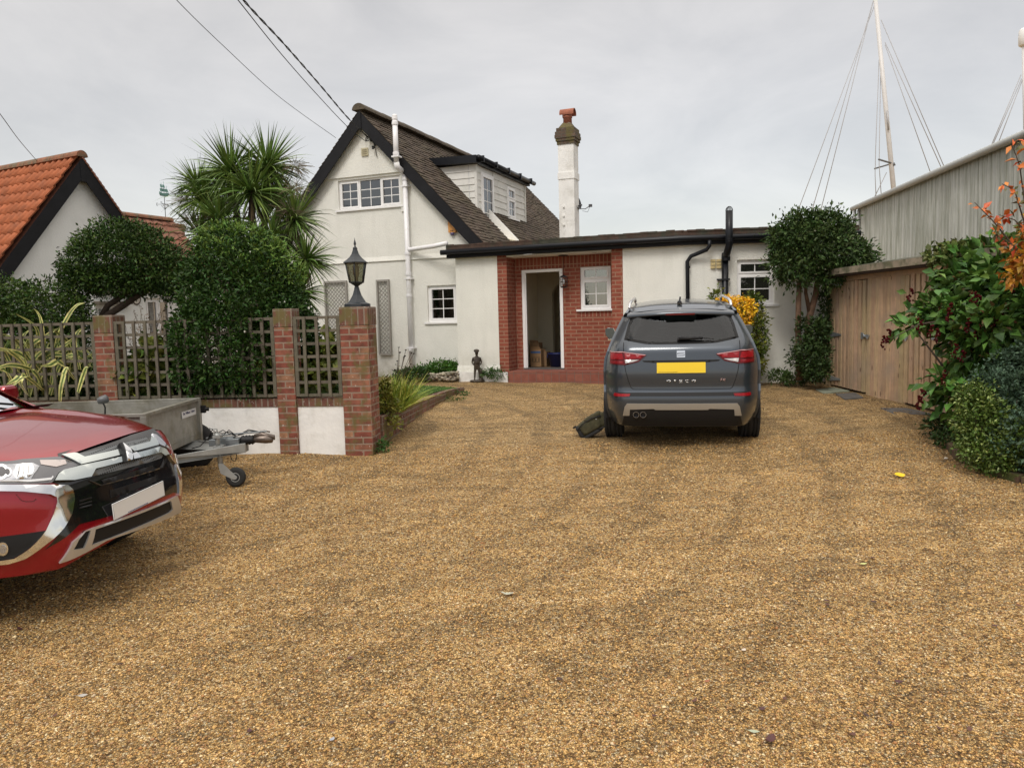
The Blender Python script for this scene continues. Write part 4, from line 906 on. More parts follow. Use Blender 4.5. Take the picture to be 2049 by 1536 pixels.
def rfn(i,u):
    t=-.15+(WL+.3)*i/n; z=ZT+.07+.025*math.cos(2*math.pi*t/.176)+.17*u; p=d*t+rt*(u-.10); return (p.x,p.y,z)
m.grid(rfn,list(range(n+1)),[0,4,8]); m.build('roof',mat('dark_roof_sheet',(.10,.10,.10),.8,var=.3),wh,uv=False)
m=MB(); M_gg=mat('pale_gutter',(.40,.41,.39),.5,var=.1)
o1=rt*-.12; m.tube([d*-.25+o1+Vector((0,0,ZT)),d*(WL+.2)+o1+Vector((0,0,ZT))],.075,10)
m.build('gutter',M_gg,wh)
m=MB(); m.tube([d*.0+o1+Vector((0,0,ZT)),d*.02+o1*.8+Vector((0,0,0))],.055,8); m.tube([d*.25+o1*.7+Vector((0,0,ZT-.1)),d*.27+o1*.7+Vector((0,0,0))],.045,8)
for z in (ZT-.35,ZT-.5): m.box((o1.x-.08,-.12,z),(o1.x+.10,.10,z+.04))
m.build('downpipe',M_gg,wh)
# shed: local frame with x along the front (towards the camera), y into the shed
sa=math.atan(.057); 
shp=Vector((5.44,12.93,0)); shd=Vector((math.sin(sa),-math.cos(sa),0))
shed=empty('timber_shed',(5.44,12.93,0),math.atan2(shd.y,shd.x),'long timber lean-to shed with slatted doors and galvanised hinges on the right','shed')
# local: x=shd direction, y = +90deg -> (cos sa, sin sa) ~ +X world
def wood_mat():
    m=mat('shed_timber',(.52,.36,.215),.8,isl=.16,var=.15,vscale=6)
    t=m.node_tree; b=t.nodes['Principled BSDF']; src=b.inputs['Base Color'].links[0].from_socket
    tcn=N(t,'ShaderNodeTexCoord'); mpn=N(t,'ShaderNodeMapping'); mpn.inputs['Scale'].default_value=(14,14,.9); t.links.new(tcn.outputs['Object'],mpn.inputs[0])
    n=N(t,'ShaderNodeTexNoise',i={'Scale':2.0,'Detail':6.0,'Roughness':.7,'Distortion':1.2}); t.links.new(mpn.outputs[0],n.inputs['Vector'])
    a=N(t,'ShaderNodeMapRange',i={'From Min':.4,'From Max':.75,'To Max':.7}); t.links.new(n.outputs['Fac'],a.inputs['Value'])
    mx=N(t,'ShaderNodeMixRGB'); t.links.new(a.outputs[0],mx.inputs['Fac']); t.links.new(src,mx.inputs['Color1']); mx.inputs['Color2'].default_value=(.25,.175,.115,1)
    # weather-grey towards some boards plus knots
    n2=N(t,'ShaderNodeTexNoise',i={'Scale':1.7,'Detail':5.0}); t.links.new(tcn.outputs['Object'],n2.inputs['Vector'])
    a2=N(t,'ShaderNodeMapRange',i={'From Min':.48,'From Max':.7,'To Max':.6}); t.links.new(n2.outputs['Fac'],a2.inputs['Value'])
    mx2=N(t,'ShaderNodeMixRGB'); t.links.new(a2.outputs[0],mx2.inputs['Fac']); t.links.new(mx.outputs[0],mx2.inputs['Color1']); mx2.inputs['Color2'].default_value=(.36,.28,.215,1)
    mp3=N(t,'ShaderNodeMapping'); mp3.inputs['Scale'].default_value=(9,9,3.2); t.links.new(tcn.outputs['Object'],mp3.inputs[0])
    v=N(t,'ShaderNodeTexVoronoi',i={'Scale':1.0}); t.links.new(mp3.outputs[0],v.inputs['Vector'])
    a3=N(t,'ShaderNodeMapRange',i={'From Min':.10,'From Max':.16,'To Min':.8,'To Max':0}); t.links.new(v.outputs['Distance'],a3.inputs['Value'])
    mx3=N(t,'ShaderNodeMixRGB'); t.links.new(a3.outputs[0],mx3.inputs['Fac']); t.links.new(mx2.outputs[0],mx3.inputs['Color1']); mx3.inputs['Color2'].default_value=(.10,.055,.03,1)
    t.links.new(mx3.outputs[0],b.inputs['Base Color']); bp=N(t,'ShaderNodeBump',i={'Strength':.3,'Distance':.004}); t.links.new(n.outputs['Fac'],bp.inputs['Height']); t.links.new(bp.outputs[0],b.inputs['Normal']); return m
M_timb=wood_mat()
def zb(x): p=shp+shd*x; return gz(p.x,p.y)
m=MB(); m.box((-.02,.0,-.4),(.13,.1,1.77)); m.box((-.05,.0,1.70),(7.2,.08,1.84))
for x in (2.28,3.30,4.6,5.9): m.box((x,.03,-.4),(x+.03,.09,1.77))
m.build('frame',M_timb,shed)
m=MB(); m.box((-.0,.09,-.4),(7.2,.10,1.77)); m.box((-.02,.1,-.4),(0,1.5,1.77)); m.box((7.18,.1,-.4),(7.2,1.5,1.9)); m.box((0,1.48,-.4),(7.2,1.5,1.95)); m.build('backing',mat('shed_dark',(.05,.03,.02),.9),shed)
def sdoor(x0,x1,latch_left,hinge_left):
    m=MB(); n=max(3,int(round((x1-x0)/.125))); w_=(x1-x0)/n
    for i in range(n):
        a=x0+i*w_; z0=zb(a)+.03; m.box((a+.020,.0,z0),(a+w_-.020,.047,1.69+rnd.uniform(-.01,.01))) 
    dr=m.build('door',M_timb,shed); m=MB(); m.box((x0,.058,zb(x0)-.02),(x1,.072,1.69)); m.build('backing_boards',mat('shed_gap_shade',(.075,.045,.028),.9,var=.3),dr)  # backing boards coloured dark: shade painted into the gaps between slats
    M_zinc=mat('zinc',(.42,.45,.47),.4,metal=.7,var=.1)
    hx=x0 if hinge_left else x1; s_=1 if hinge_left else -1
    for z in (zb(hx)+.14,.82,1.64):
        h=MB(); h.prism([(hx+s_*-.02,-.010,z-.045),(hx+s_*.03,-.010,z-.045),(hx+s_*.36,-.010,z-.012),(hx+s_*.36,-.010,z+.012),(hx+s_*.03,-.010,z+.045),(hx-s_*.02,-.010,z+.045)],(0,.007,0)); h.build('hinge',M_zinc,dr)
    lx=x1 if hinge_left else x0; h=MB(); h.box((lx-.11,-.012,.80),(lx+.11,.0,.84)); h.box((lx-.12,-.013,.77),(lx-.07,.001,.87)); h.tube([(lx-.05,-.015,.86),(lx+.0,-.02,.82),(lx-.03,-.015,.78)],.010,6); h.lathe([(.018,.775),(.018,.81)],8,(lx+.06,-.0,0)); h.build('latch',M_zinc,dr)
sdoor(.155,1.27,True,True); sdoor(2.29,3.30,True,False); sdoor(4.62,5.6,True,True)
M_board=M_timb
m=MB()
for i in range(9):
    a=1.285+i*.110; m.box((a,.012+.0015*(i%3),zb(a)-.1),(a+.108,.04,1.70))
m.build('boarding',M_timb,shed); m=MB()
for i in range(11):
    a=3.34+i*.115; m.box((a,.012+.0015*(i%3),zb(a)-.1),(a+.112,.04,1.70))
m.build('boarding',M_timb,shed); m=MB()
for i in range(13):
    a=5.64+i*.115; m.box((a,.012,zb(a)-.1),(a+.112,.04,1.70))
m.build('boarding',M_timb,shed)
m=MB(); m.prism([(-.12,-.20,1.80),(-.12,-.20,1.90),(-.12,1.6,2.12),(-.12,1.6,2.04)],(7.4,0,0)); sr=m.build('roof',mat('roof_felt_edge',(.10,.10,.065),.95,var=.3,vscale=9,col2=(.05,.045,.035),c2scale=6,bump=.4),shed)
m=MB(); m.box((-.13,-.225,1.80),(7.3,-.202,1.895)); m.build('fascia',mat('weathered_fascia',(.27,.22,.16),.9,var=.25,vscale=4,col2=(.12,.115,.065),c2scale=5,c2lo=.45,c2hi=.6),sr)
m=MB(); m.box((-.1,-.19,1.77),(7.2,-.01,1.80)); m.build('soffit',mat('dark_wood2',(.05,.03,.02),.8),sr)
# ---- yacht masts far behind the warehouse
M_mast=mat('mast_alloy',(.62,.61,.60),.4,var=.05); M_stay=mat('stay_steel',(.40,.40,.41),.4)
MY=45.0
def mast(pb,pt,r,label):
    b=at(*pb,MY); t=at(*pt,MY); ext=(b-t)*.35; o=empty('yacht_mast',b+ext,0,label,'mast','yacht masts beyond the corrugated building')
    q=o.location; m=MB(); m.tube([(0,0,0),t-q],[r*1.15,r*.8],12); m.build('spar',M_mast,o); return o,q
ma,q=mast((1789,388),(1746,-60),.13,'tall leaning pale yacht mast with spreaders and rigging against the sky')
def stay(o,q,lst,r):
    m=MB()
    for pts in lst: m.tube([at(*p,MY+.2)-q for p in pts],r,5)
    m.build('rigging',M_stay,o)
stay(ma,q,[[(1748,0),(1625,420)],[(1752,5),(1560,520)],[(1748,0),(1640,430)],[(1771,85),(1890,350)],[(1763,40),(1894,345)],[(1771,90),(1867,360)],[(1759,120),(1752,300),(1751,350),(1753,398)],[(1762,150),(1759,330),(1764,400)],[(1774,345),(1748,398)],[(1773,347),(1745,405)]],.022)
m=MB(); m.tube([at(1788,328,MY)-q,at(1758,319,MY-.5)-q],.05,6); m.tube([at(1786,327,MY)-q,at(1749,338,MY+.5)-q],.045,6); m.tube([at(1785,327,MY)-q,at(1787,333,MY)-q],.15,8); m.build('spreader',mat('dark_alloy',(.12,.12,.12),.5),ma)
m=MB(); m.tube([at(1775,222,MY-.2)-q,at(1778,260,MY-.2)-q],.05,6); m.build('mast_track',M_stay,ma)
mb_,q=mast((2052,275),(2047,60),.10,'yacht mast at the right edge carrying a white radar dome')
stay(mb_,q,[[(2044,158),(1983,298)],[(2046,160),(1996,290)],[(2043,150),(1979,302)]],.024)
m=MB(); m.smooth=True; c=at(2052,75,MY)-q; m.lathe([(.001,-.5),(.25,-.5),(.34,-.42),(.36,.0),(.34,.4),(.25,.5),(.001,.5)],16,c); m.build('radome',mat('radome_white',(.75,.75,.74),.4),mb_)
# ---- overhead wires
M_cab=mat('cable_black',(.02,.02,.022),.6)
def wire(name,pts,r,label,n=26,wob=0):
    P=[at(*p) for p in pts]; out=[]
    for i in range(n+1):
        t=i/n*(len(P)-1); k=min(int(t),len(P)-2); f=t-k
        p0=P[max(k-1,0)]; p1=P[k]; p2=P[k+1]; p3=P[min(k+2,len(P)-1)]
        out.append(.5*((2*p1)+(p2-p0)*f+(2*p0-5*p1+4*p2-p3)*f*f+(3*p1-p0-3*p2+p3)*f**3))
    o=out[-1].copy(); m=MB()
    if wob:
        for ph in (0,math.pi): m.tube([p-o+Vector((math.cos(i*1.1+ph),0,math.sin(i*1.1+ph)))*wob for i,p in enumerate(out)],r,5)
    else: m.tube([p-o for p in out],r,5)
    ob=m.build(name,M_cab); ob.location=o; tag(ob,label,'cable','overhead cables running to the houses')
wire('overhead_cable',[(420,-90,8),(487,0,9.5),(570,90,11.2),(640,170,13.3),(700,240,15.2),(753,290,16.6)],.008,'thick twisted black cable running down to the gable bracket',70,.009)
wire('overhead_cable',[(395,-100,8),(476,0,9.6),(560,105,11.5),(635,190,13.8),(700,258,15.6),(752,297,16.6)],.007,'thin black cable beside the twisted one, ending at the gable bracket')
wire('overhead_cable',[(280,-85,8),(353,0,9.5),(450,95,11.5),(560,195,14),(672,276,16.7)],.005,'fine single wire reaching the left slope of the gable')
wire('overhead_cable',[(-60,150,10),(0,228,12),(38,280,14),(74,322,16.5)],.006,'thin wire at the far left above the orange roof')
# stone slabs by the shed
def slab(pxs,label,colr):
    P=[gpt(*p) for p in pxs]; c=sum(P,Vector())/len(P); m=MB(); m.prism([(p.x-c.x,p.y-c.y,p.z-c.z+.012-.03) for p in P],(0,0,.03)); o=m.build('stone_slab',colr,None,bevel=.004); o.location=c+Vector((0,0,.004)); tag(o,label,'slab')
slab([(1630,780),(1668,776),(1700,783),(1648,788)],'pale greenish slab on the gravel before the first shed door',mat('green_slab',(.22,.24,.18),.9,var=.2,vscale=8,bump=.3))
slab([(1672,789),(1712,787),(1728,797),(1690,800)],'dark stone slab half buried in gravel, nearest the slatted door',mat('dark_slab',(.09,.085,.08),.9,var=.3,vscale=8,bump=.4))
slab([(1762,818),(1815,818),(1868,830),(1790,832)],'long dark threshold slab below the second shed door',MATS['dark_slab'])
# brick piece at the foot of the wing
bp0=gpt(1535,764); o=empty('brick_edging',(bp0.x,bp0.y,bp0.z-.03),0,'low run of red bricks at the foot of the white wall behind the grey car','edging')
m=MB(); 
for i in range(2):
    for j in range(4): m.box((-.28+j*.225+(i*.1),-.0,.03+i*.07),(-.28+j*.225+.215+(i*.1),.11,.095+i*.07))
m.build('bricks',mat('red_brick_plain',(.28,.085,.045),.85,var=.25,vscale=20,bump=.4),o,bevel=.004)
# ================================================================ CARS
def interp(tbl,v):
    if v<=tbl[0][0]: return tbl[0][1]
    for (a,b),(c,d_) in zip(tbl[:-1],tbl[1:]):
        if v<=c: return b+(d_-b)*(v-a)/(c-a)
    return tbl[-1][1]
def smooth_tbl(t,k=6):     # Catmull-Rom resample of a table
    xs_=[p[0] for p in t]; out=[]
    for i in range(len(t)-1):
        p0=t[max(i-1,0)]; p1=t[i]; p2=t[i+1]; p3=t[min(i+2,len(t)-1)]
        for j in range(k):
            f=j/k; h=p2[0]-p1[0]; m1=(p2[1]-p0[1])/(p2[0]-p0[0]); m2=(p3[1]-p1[1])/(p3[0]-p1[0])
            out.append((p1[0]+h*f,(2*f**3-3*f*f+1)*p1[1]+(f**3-2*f*f+f)*h*m1+(-2*f**3+3*f*f)*p2[1]+(f**3-f*f)*h*m2))
    out.append(t[-1]); return out
def place_car(name,x,y,yaw,label,cat='car'):
    z=gz(x,y); e=.5; nx=(gz(x+e,y)-gz(x-e,y))/(2*e); ny=(gz(x,y+e)-gz(x,y-e))/(2*e)
    up=Vector((-nx,-ny,1)).normalized(); fw=Vector((-math.sin(yaw),math.cos(yaw),0)); fw=(fw-up*fw.dot(up)).normalized(); rt_=fw.cross(up)
    Mx=Matrix(((rt_.x,fw.x,up.x),(rt_.y,fw.y,up.y),(rt_.z,fw.z,up.z)))
    return empty(name,(x,y,z),0,label,cat,rot=Mx.to_euler())
class Car:
    def __init__(s,root,sg,f,W,S,zc,drop):
        s.root=root; s.sg=sg; s.f=f; s.W=W; s.S=S; s.zc=zc; s.drop=drop
        s.inv=root.matrix_world.inverted()
    def P(s,x,z,off=0.0):           # point on the end face
        e=.004; f=s.f
        fx=(f(x+e,z)-f(x-e,z))/(2*e); fz=(f(x,z+e)-f(x,z-e))/(2*e)
        n=Vector((fx,-1,fz)).normalized()      # outward in (x,q,z)
        q=f(x,z); v=Vector((x,q,z))+n*off
        return Vector((v.x,s.sg*v.y,v.z))
    def px(s,px,py):                # pixel -> (x,z) on the end face
        o=s.inv@Vector((0,0,EYE)); d=(s.inv.to_3x3()@ray(px,py)); q=s.f(0,.6)
        for _ in range(60):
            t=(s.sg*q-o.y)/d.y; x=o.x+d.x*t; z=o.z+d.z*t; qn=s.f(max(-.93,min(.93,x)),max(.15,min(1.6,z))); q=q*.6+qn*.4
        return (x,z)
    def patch(s,name,poly,mat_,off=.004,parent=None,step=.04,holes=(),rim=True,smooth=True):
        V,Fc,loops=cdt(poly,holes,step); m=MB(); m.smooth=smooth
        m.add([s.P(x,z,off) for x,z in V],Fc)
        if rim:
            m.smooth=False
            for lp in loops:
                n=len(lp); m.add([s.P(x,z,off) for x,z in lp]+[s.P(x,z,-.004) for x,z in lp],[(i,(i+1)%n,n+(i+1)%n,n+i) for i in range(n)])
        return m.build(name,mat_,parent or s.root,uv=False)
    def pxpatch(s,name,pts,mat_,off=.004,parent=None,tr=None,holes=(),**k):
        return s.patch(name,[s.px(*tr(*p)) for p in pts],mat_,off,parent,holes=[[s.px(*tr(*p)) for p in h] for h in holes],**k)
    def side(s,name,sd,poly,holes,mat_,parent=None,step=.12,off=0,thick=0):
        V,Fc,loops=cdt(poly,holes,step)
        def Q(q,z,o=off):
            x=s.W(z)*s.S(q)+o; return (sd*x, s.sg*q, z)
        m=MB(); m.smooth=True; m.add([Q(*v) for v in V],Fc)
        if thick:
            m.smooth=False
            for lp in loops:
                n=len(lp); m.add([Q(*v) for v in lp]+[Q(*v,off-thick) for v in lp],[(i,(i+1)%n,n+(i+1)%n,n+i) for i in range(n)])
        return m.build(name,mat_,parent or s.root,uv=False)
    def ze(s,q): return s.zc(q)-s.drop(q)
    def top(s,name,qs,mat_,parent=None,z0=None,nx=24,off=0,inset=1.0,bulge=None):
        m=MB(); m.smooth=True; rows=[]
        for q in qs:
            ze=s.ze(q); we=s.W(ze)*s.S(q)*inset; r=[]
            for i in range(nx+1):
                t=-1+2*i/nx; t=t if abs(t)<1 else t; x=we*t; z=ze+(s.zc(q)-ze)*(1-abs(t)**2.6)+(bulge(t,q) if bulge else 0)+off; qq=q
                if z0 is not None:
                    fade=max(0,1-(q-qs[0])/.55); qq=q+(s.f(x,z0)-s.f(0,z0))*fade**1.3
                r.append((x,s.sg*qq,z))
            rows.append(r)
        v=[p for r in rows for p in r]; n=nx+1
        m.add(v,[(j*n+i,j*n+i+1,(j+1)*n+i+1,(j+1)*n+i) for j in range(len(rows)-1) for i in range(nx)])
        return m.build(name,mat_,parent or s.root,uv=False)
M_tyre=mat('tyre_rubber',(.018,.018,.018),.85,bump=.3,bscale=60); M_rim=mat('alloy_rim',(.45,.46,.47),.3,metal=.8)
M_blk=mat('black_trim',(.010,.010,.011),.55,spec=.3); M_gblk=mat('gloss_black',(.006,.006,.007),.08,coat=.5)
M_chrome=mat('chrome',(.78,.79,.80),.08,metal=1); M_silver=mat('satin_silver',(.40,.39,.365),.35,metal=.6)
def wheel(root,x,q,sg,r=.345,w_=.225,name='wheel'):
    sd=1 if x>0 else -1; m=MB(); m.smooth=False; xo=abs(x)
    Mx=Matrix.Translation((sd*xo,sg*q,r-.012))@Matrix.Rotation(R_(90*sd),4,'Y')
    h=w_/2
    prof=[(r*.66,-h+.02),(r*.72,-h),(r*.93,-h+.005),(r*.985,-h+.03)]
    for g_ in (-.066,-.03,.03,.066): prof+=[(r,g_-.008),(r-.010,g_-.006),(r-.010,g_+.006),(r,g_+.008)]
    prof+=[(r*.985,h-.03),(r*.93,h-.005),(r*.72,h),(r*.66,h-.02)]
    m.smooth=True; m.lathe(prof,48,M=Mx)
    # tread blocks
    m.smooth=False
    for k in range(72):
        a=2*math.pi*k/72
        for g0,g1,sh in ((-.100,-.076,0),(-.057,-.039,.4),(.039,.057,.4),(.076,.100,0)):
            aa=a+sh*.05; c,s_=math.cos(aa),math.sin(aa); c2,s2=math.cos(aa+.055),math.sin(aa+.055)
            m.add([Mx@Vector(p) for p in ((c*r,s_*r,g0),(c2*r,s2*r,g0),(c2*r,s2*r,g1),(c*r,s_*r,g1),(c*(r+.006),s_*(r+.006),g0),(c2*(r+.006),s2*(r+.006),g0),(c2*(r+.006),s2*(r+.006),g1),(c*(r+.006),s_*(r+.006),g1))],[(4,5,6,7),(0,1,5,4),(1,2,6,5),(2,3,7,6),(3,0,4,7)])
    wh_=m.build(name,M_tyre,root,uv=False)
    m=MB(); m.lathe([(r*.66,h-.02),(r*.62,h-.01),(r*.58,h-.05),(r*.58,-.02)],32,M=Mx); 
    for k in range(5):
        a=2*math.pi*k/5; Ms=Mx@Matrix.Rotation(a,4,'Z'); m.box((.03,-.025,h-.055),(r*.60,.025,h-.02),Ms)
    m.lathe([(.06,h-.06),(.06,h-.012),(.001,h-.012)],16,M=Mx); m.build('rim',M_rim,wh_,uv=False)
def arc(q,r,z=.33,n=12,a0=0,a1=math.pi): return [(q+r*math.cos(t),z+r*math.sin(t)) for t in np.linspace(a0,a1,n)]
# ------------------------------------------------------------------ grey car (seen from behind)
gc=place_car('parked_car',1.86,8.20,R_(-11.8),'dark grey SUV parked nose-in by the porch, seen from behind')
gp=smooth_tbl([(.2,.14),(.30,.07),(.38,.03),(.50,.0),(.60,.0),(.655,.018),(.70,.035),(.85,.030),(1.0,.055),(1.07,.07),(1.14,.09),(1.20,.145),(1.35,.30),(1.50,.455),(1.60,.56)])
gW=smooth_tbl([(.15,.80),(.30,.865),(.40,.895),(.55,.915),(.85,.92),(1.0,.905),(1.08,.875),(1.20,.82),(1.30,.765),(1.40,.71),(1.50,.65),(1.56,.60),(1.65,.5)])
Wg=lambda z:interp(gW,z)*(.965+.02*max(0,min(1,(z-1.1)/.3)))
Sg=lambda q:1-.035*max(0,(.9-q)/.9)**2-.09*max(0,(q-3.7)/.66)**2
def fg(x,z):
    a=abs(x)/(Wg(z)*.965); return interp(gp,z)+.035*a*a+.34*max(0,(a-.70)/.30)**2.4
zcg=smooth_tbl([(.50,1.545),(.8,1.585),(1.4,1.605),(2.0,1.60),(2.45,1.55),(3.2,1.13),(3.4,1.075),(4.0,.98),(4.30,.80),(4.38,.62)])
drg=[(.5,.045),(2.45,.05),(3.2,.10),(4.0,.12),(4.4,.12)]
G=Car(gc,1,fg,Wg,Sg,lambda q:interp(zcg,q),lambda q:interp(drg,q))
M_grey=mat('grey_paint',(.044,.055,.070),.36,metal=.5,coat=.9,spec=.45); M_grey.node_tree.nodes['Principled BSDF'].inputs['Coat Roughness'].default_value=.09
M_carglass=glass_mat('car_glass',(.30,.36,.34),.03,.0); M_tint=glass_mat('rear_glass',(.34,.39,.37),.0,.0)
zt_=lambda x,y:(1180+x/4.956,580+y/4.956)
# end face outline
zs=list(np.linspace(.26,1.50,32)); edge=lambda z:Wg(z)*.965
outl=[(edge(z),z) for z in zs]+[(-edge(z),z) for z in zs[::-1]]
gl_px=[(1350,240),(1395,262),(1425,330),(1470,472),(1250,522),(895,535)]
glr=[G.px(*zt_(*p)) for p in gl_px]
cx0=G.px(*zt_(897,620))[0]
glr=[(abs(x-cx0),z) for x,z in glr[:-1]]; ztop=G.px(*zt_(897,228))[1]; zbt=G.px(*zt_(897,535))[1]
glo=[(x,z) for x,z in glr]+[(0.25,zbt),(-.25,zbt)]+[(-x,z) for x,z in glr[::-1]]+[(-.3,ztop),(.3,ztop)]
gin=[(x*.94,(z-1.34)*.90+1.345) for x,z in glo]
body=G.patch('body',outl,M_grey,0,holes=[gin],rim=False,step=.035)
def bandf(G,name,polyR,mat_,off=.004,parent=None,**k):     # symmetric pair
    for sd in (1,-1): G.patch(name,[(sd*x,z) for x,z in polyR],mat_,off,parent,**k)
sy=lambda pts:[(abs(x-cx0),z) for x,z in (G.px(*zt_(*p)) for p in pts)]
G.patch('rear_window',gin,M_tint,.002,step=.08,rim=False)
G.patch('window_band',glo,mat('ceramic_band',(.005,.005,.005),.35,spec=.2),.003,holes=[gin],step=.05)
# sides
for sd in (1,-1):
    zl=np.linspace(.30,1.47,16)
    back=[(fg(edge(z),z),z) for z in zl]
    topo=[(q,G.ze(q)) for q in (.58,.9,1.4,2.0,2.4,2.6,2.8,3.0,3.2,3.5,3.9,4.2,4.3)]
    poly=back+topo+[(4.36,.55),(4.30,.30)]+arc(3.48,.40)[0:]+[(3.08,.30)]+[(1.27,.30)]+arc(.86,.40)+[(.46,.30)]
    poly=[p for i,p in enumerate(poly) if i==0 or (abs(p[0]-poly[i-1][0])+abs(p[1]-poly[i-1][1]))>1e-3]
    win=[(.95,1.12),(1.0,1.40),(2.35,1.46),(3.0,1.13),(2.9,1.06),(1.2,1.06)]
    G.side('side_panel',sd,poly,[win],M_grey,thick=.03)
    G.side('side_window',sd,win,[],M_tint,off=-.008,step=.3)
    bp_=MB(); bx_=.45
    G.side('side_trim',sd,[(.46,.29),(4.2,.29),(4.2,.34),(3.92,.34)]+[(3.48+.44*math.cos(t),.34+.42*math.sin(t)) for t in np.linspace(0,math.pi,12)]+[(3.0,.34),(1.34,.34)]+[(.86+.44*math.cos(t),.34+.42*math.sin(t)) for t in np.linspace(0,math.pi,12)][0:]+[(.42,.3)],[[(3.48+.385*math.cos(t),.30+.385*math.sin(t)) for t in np.linspace(0,2*math.pi,20)][:-1],[(.86+.385*math.cos(t),.30+.385*math.sin(t)) for t in np.linspace(0,2*math.pi,20)][:-1]],M_blk,off=.008,step=.15)
G.top('roof',list(np.linspace(.50,2.42,20)),M_grey,z0=1.5)
G.top('windscreen',list(np.linspace(2.42,3.2,8)),M_carglass)
G.top('bonnet',list(np.linspace(3.2,4.38,12)),M_grey)
# front closure
m=MB(); m.smooth=True
m.grid(lambda t,z:(t*Wg(z)*Sg(4.36),4.38-.30*abs(t)**3+.02,z),list(np.linspace(-1,1,16)),[.25,.4,.6,.63]); m.build('front_bumper',M_grey,gc)
m=MB(); m.box((-.45,4.37,.32),(.45,4.41,.58)); m.build('grille',M_blk,gc)
m=MB(); m.box((-.66,.62,.17),(.66,4.2,.28)); m.box((-.64,.3,.28),(.66,4.0,.5)); m.build('underbody',M_blk,gc)  # underbody, shaped low and wide to deepen the shade beneath the car
# interior
M_int=mat('car_interior',(.03,.03,.032),.8)
m=MB(); m.box((-.60,.62,.9),(.60,1.0,1.02)); m.box((-.62,.9,.5),(.62,1.05,1.20)); m.box((-.62,1.0,.5),(.62,3.2,.6)); m.box((-.62,3.0,.6),(.62,3.2,1.02)); sp_=m.build('seat_back',M_int,gc)
for x,y,z in ((-.38,.98,1.18),(0,.98,1.16),(.38,.98,1.18),(-.36,2.0,1.26),(.36,2.0,1.26)):
    m=MB(); m.smooth=True
    Mh=Matrix.Translation((x,y,z+.07))@Matrix.Diagonal((.13,.05,.10,1))
    for i in range(1): m.lathe([(.001,-1),(.6,-.9),(.95,-.55),(1,0),(.95,.55),(.6,.9),(.001,1)],14,M=Mh)
    m.build('headrest',M_int,gc)
    if y>1.5:
        m=MB(); m.box((x-.24,y-.06,.55),(x+.24,y+.06,1.22)); m.build('front_seat',M_int,gc,bevel=.04)
# spoiler
m=MB(); m.smooth=True
sx=[(-.60+1.2*i/20) for i in range(21)]
def spf(t,k):
    a=abs(t/.62); y0=.36+.16*a**3; 
    return [(t,y0,1.508-.035*a*a),(t,y0+.01,1.488-.035*a*a),(t,y0+.20,1.53-.045*a*a),(t,y0+.30,1.555-.05*a*a),(t,y0+.20,1.552-.04*a*a),(t,y0+.05,1.532-.035*a*a)][k]
V=[spf(t,k) for k in (1,0,5,4,3) for t in sx]; n=len(sx)
m.add(V,[(j*n+i,j*n+i+1,(j+1)*n+i+1,(j+1)*n+i) for j in range(4) for i in range(n-1)]); m.add([spf(t,1) for t in sx]+[spf(t,2) for t in sx],[(i,n+i,n+i+1,i+1) for i in range(n-1)])
m.build('spoiler',M_grey,gc)
m=MB(); m.box((-.16,.352,1.485),(.16,.372,1.502)); m.build('brake_light',mat('dark_red_lens',(.12,.005,.008),.15,coat=.5),gc)
# lights
M_red=mat('red_lens',(.24,.004,.008),.3,spec=.35,var=.25,vscale=30); M_red2=mat('dark_red_lens2',(.10,.004,.007),.3,spec=.35); M_clear=mat('clear_lens',(.55,.52,.50),.12,coat=1,metal=.3)
for sd in (1,-1):
    lt=[(sd*x,z) for x,z in sy([(1245,637),(1485,600),(1612,590),(1620,715),(1560,722),(1475,730),(1330,702)])]
    hl_=G.patch('tail_light',lt,M_red2,.008)
    G.patch('lens',[(sd*x,z) for x,z in sy([(1268,640),(1470,612),(1466,672),(1310,668)])],M_red,.013,hl_)
    G.patch('lens',[(sd*x,z) for x,z in sy([(1495,612),(1604,600),(1608,668),(1480,672)])],M_red,.013,hl_)
    G.patch('lens',[(sd*x,z) for x,z in sy([(1482,690),(1612,678),(1612,706),(1484,718)])],mat('mid_red_lens',(.17,.006,.009),.3,spec=.35),.012,hl_)
    G.patch('reversing_lens',[(sd*x,z) for x,z in sy([(1320,682),(1470,676),(1462,714),(1385,700)])],M_clear,.013,hl_)
    G.patch('light_strip',[(sd*x,z) for x,z in sy([(1250,632),(1485,594),(1612,586),(1612,592),(1485,602),(1262,640)])],mat('pink_strip',(.5,.25,.25),.2,coat=1),.014,hl_)
    G.patch('reflector',[(sd*x,z) for x,z in sy([(1418,1025),(1580,1012),(1588,1036),(1575,1046),(1430,1050)])],M_red,.010)
# tailgate shut lines and creases
def line(G,name,pts,w_,mat_,off,parent=None,closed=False):
    m=MB(); P3=[]
    for (a,b),(c,d_) in zip(pts[:-1],pts[1:]):
        L=math.hypot(c-a,d_-b); k=max(1,int(L/.03))
        for j in range(k): P3.append((a+(c-a)*j/k,b+(d_-b)*j/k))
    P3.append(pts[-1]); m.tube([G.P(x,z,off) for x,z in P3],w_,6); return m.build(name,mat_,parent or G.root,uv=False)
sh_=sy([(1478,500),(1483,600),(1478,700),(1462,800),(1440,880),(1410,960),(1385,978)])
M_gap=mat('panel_gap',(.003,.003,.003),.9)
full=sh_+[(0,sy([(1000,985)])[0][1])]+[(-x,z) for x,z in sh_[::-1]]
line(G,'shut_line',full,.0035,M_gap,.0005)
dk1=sy([(1265,700),(1135,708)]); z1_=dk1[0][1]
G.patch('crease_shade',[(-.42,z1_+.012),(.42,z1_+.012),(.40,z1_-.006),(.25,z1_-.018),(-.25,z1_-.018),(-.40,z1_-.006)],M_blk,.002,step=.03)  # dark strip painted as the shade of the tailgate crease
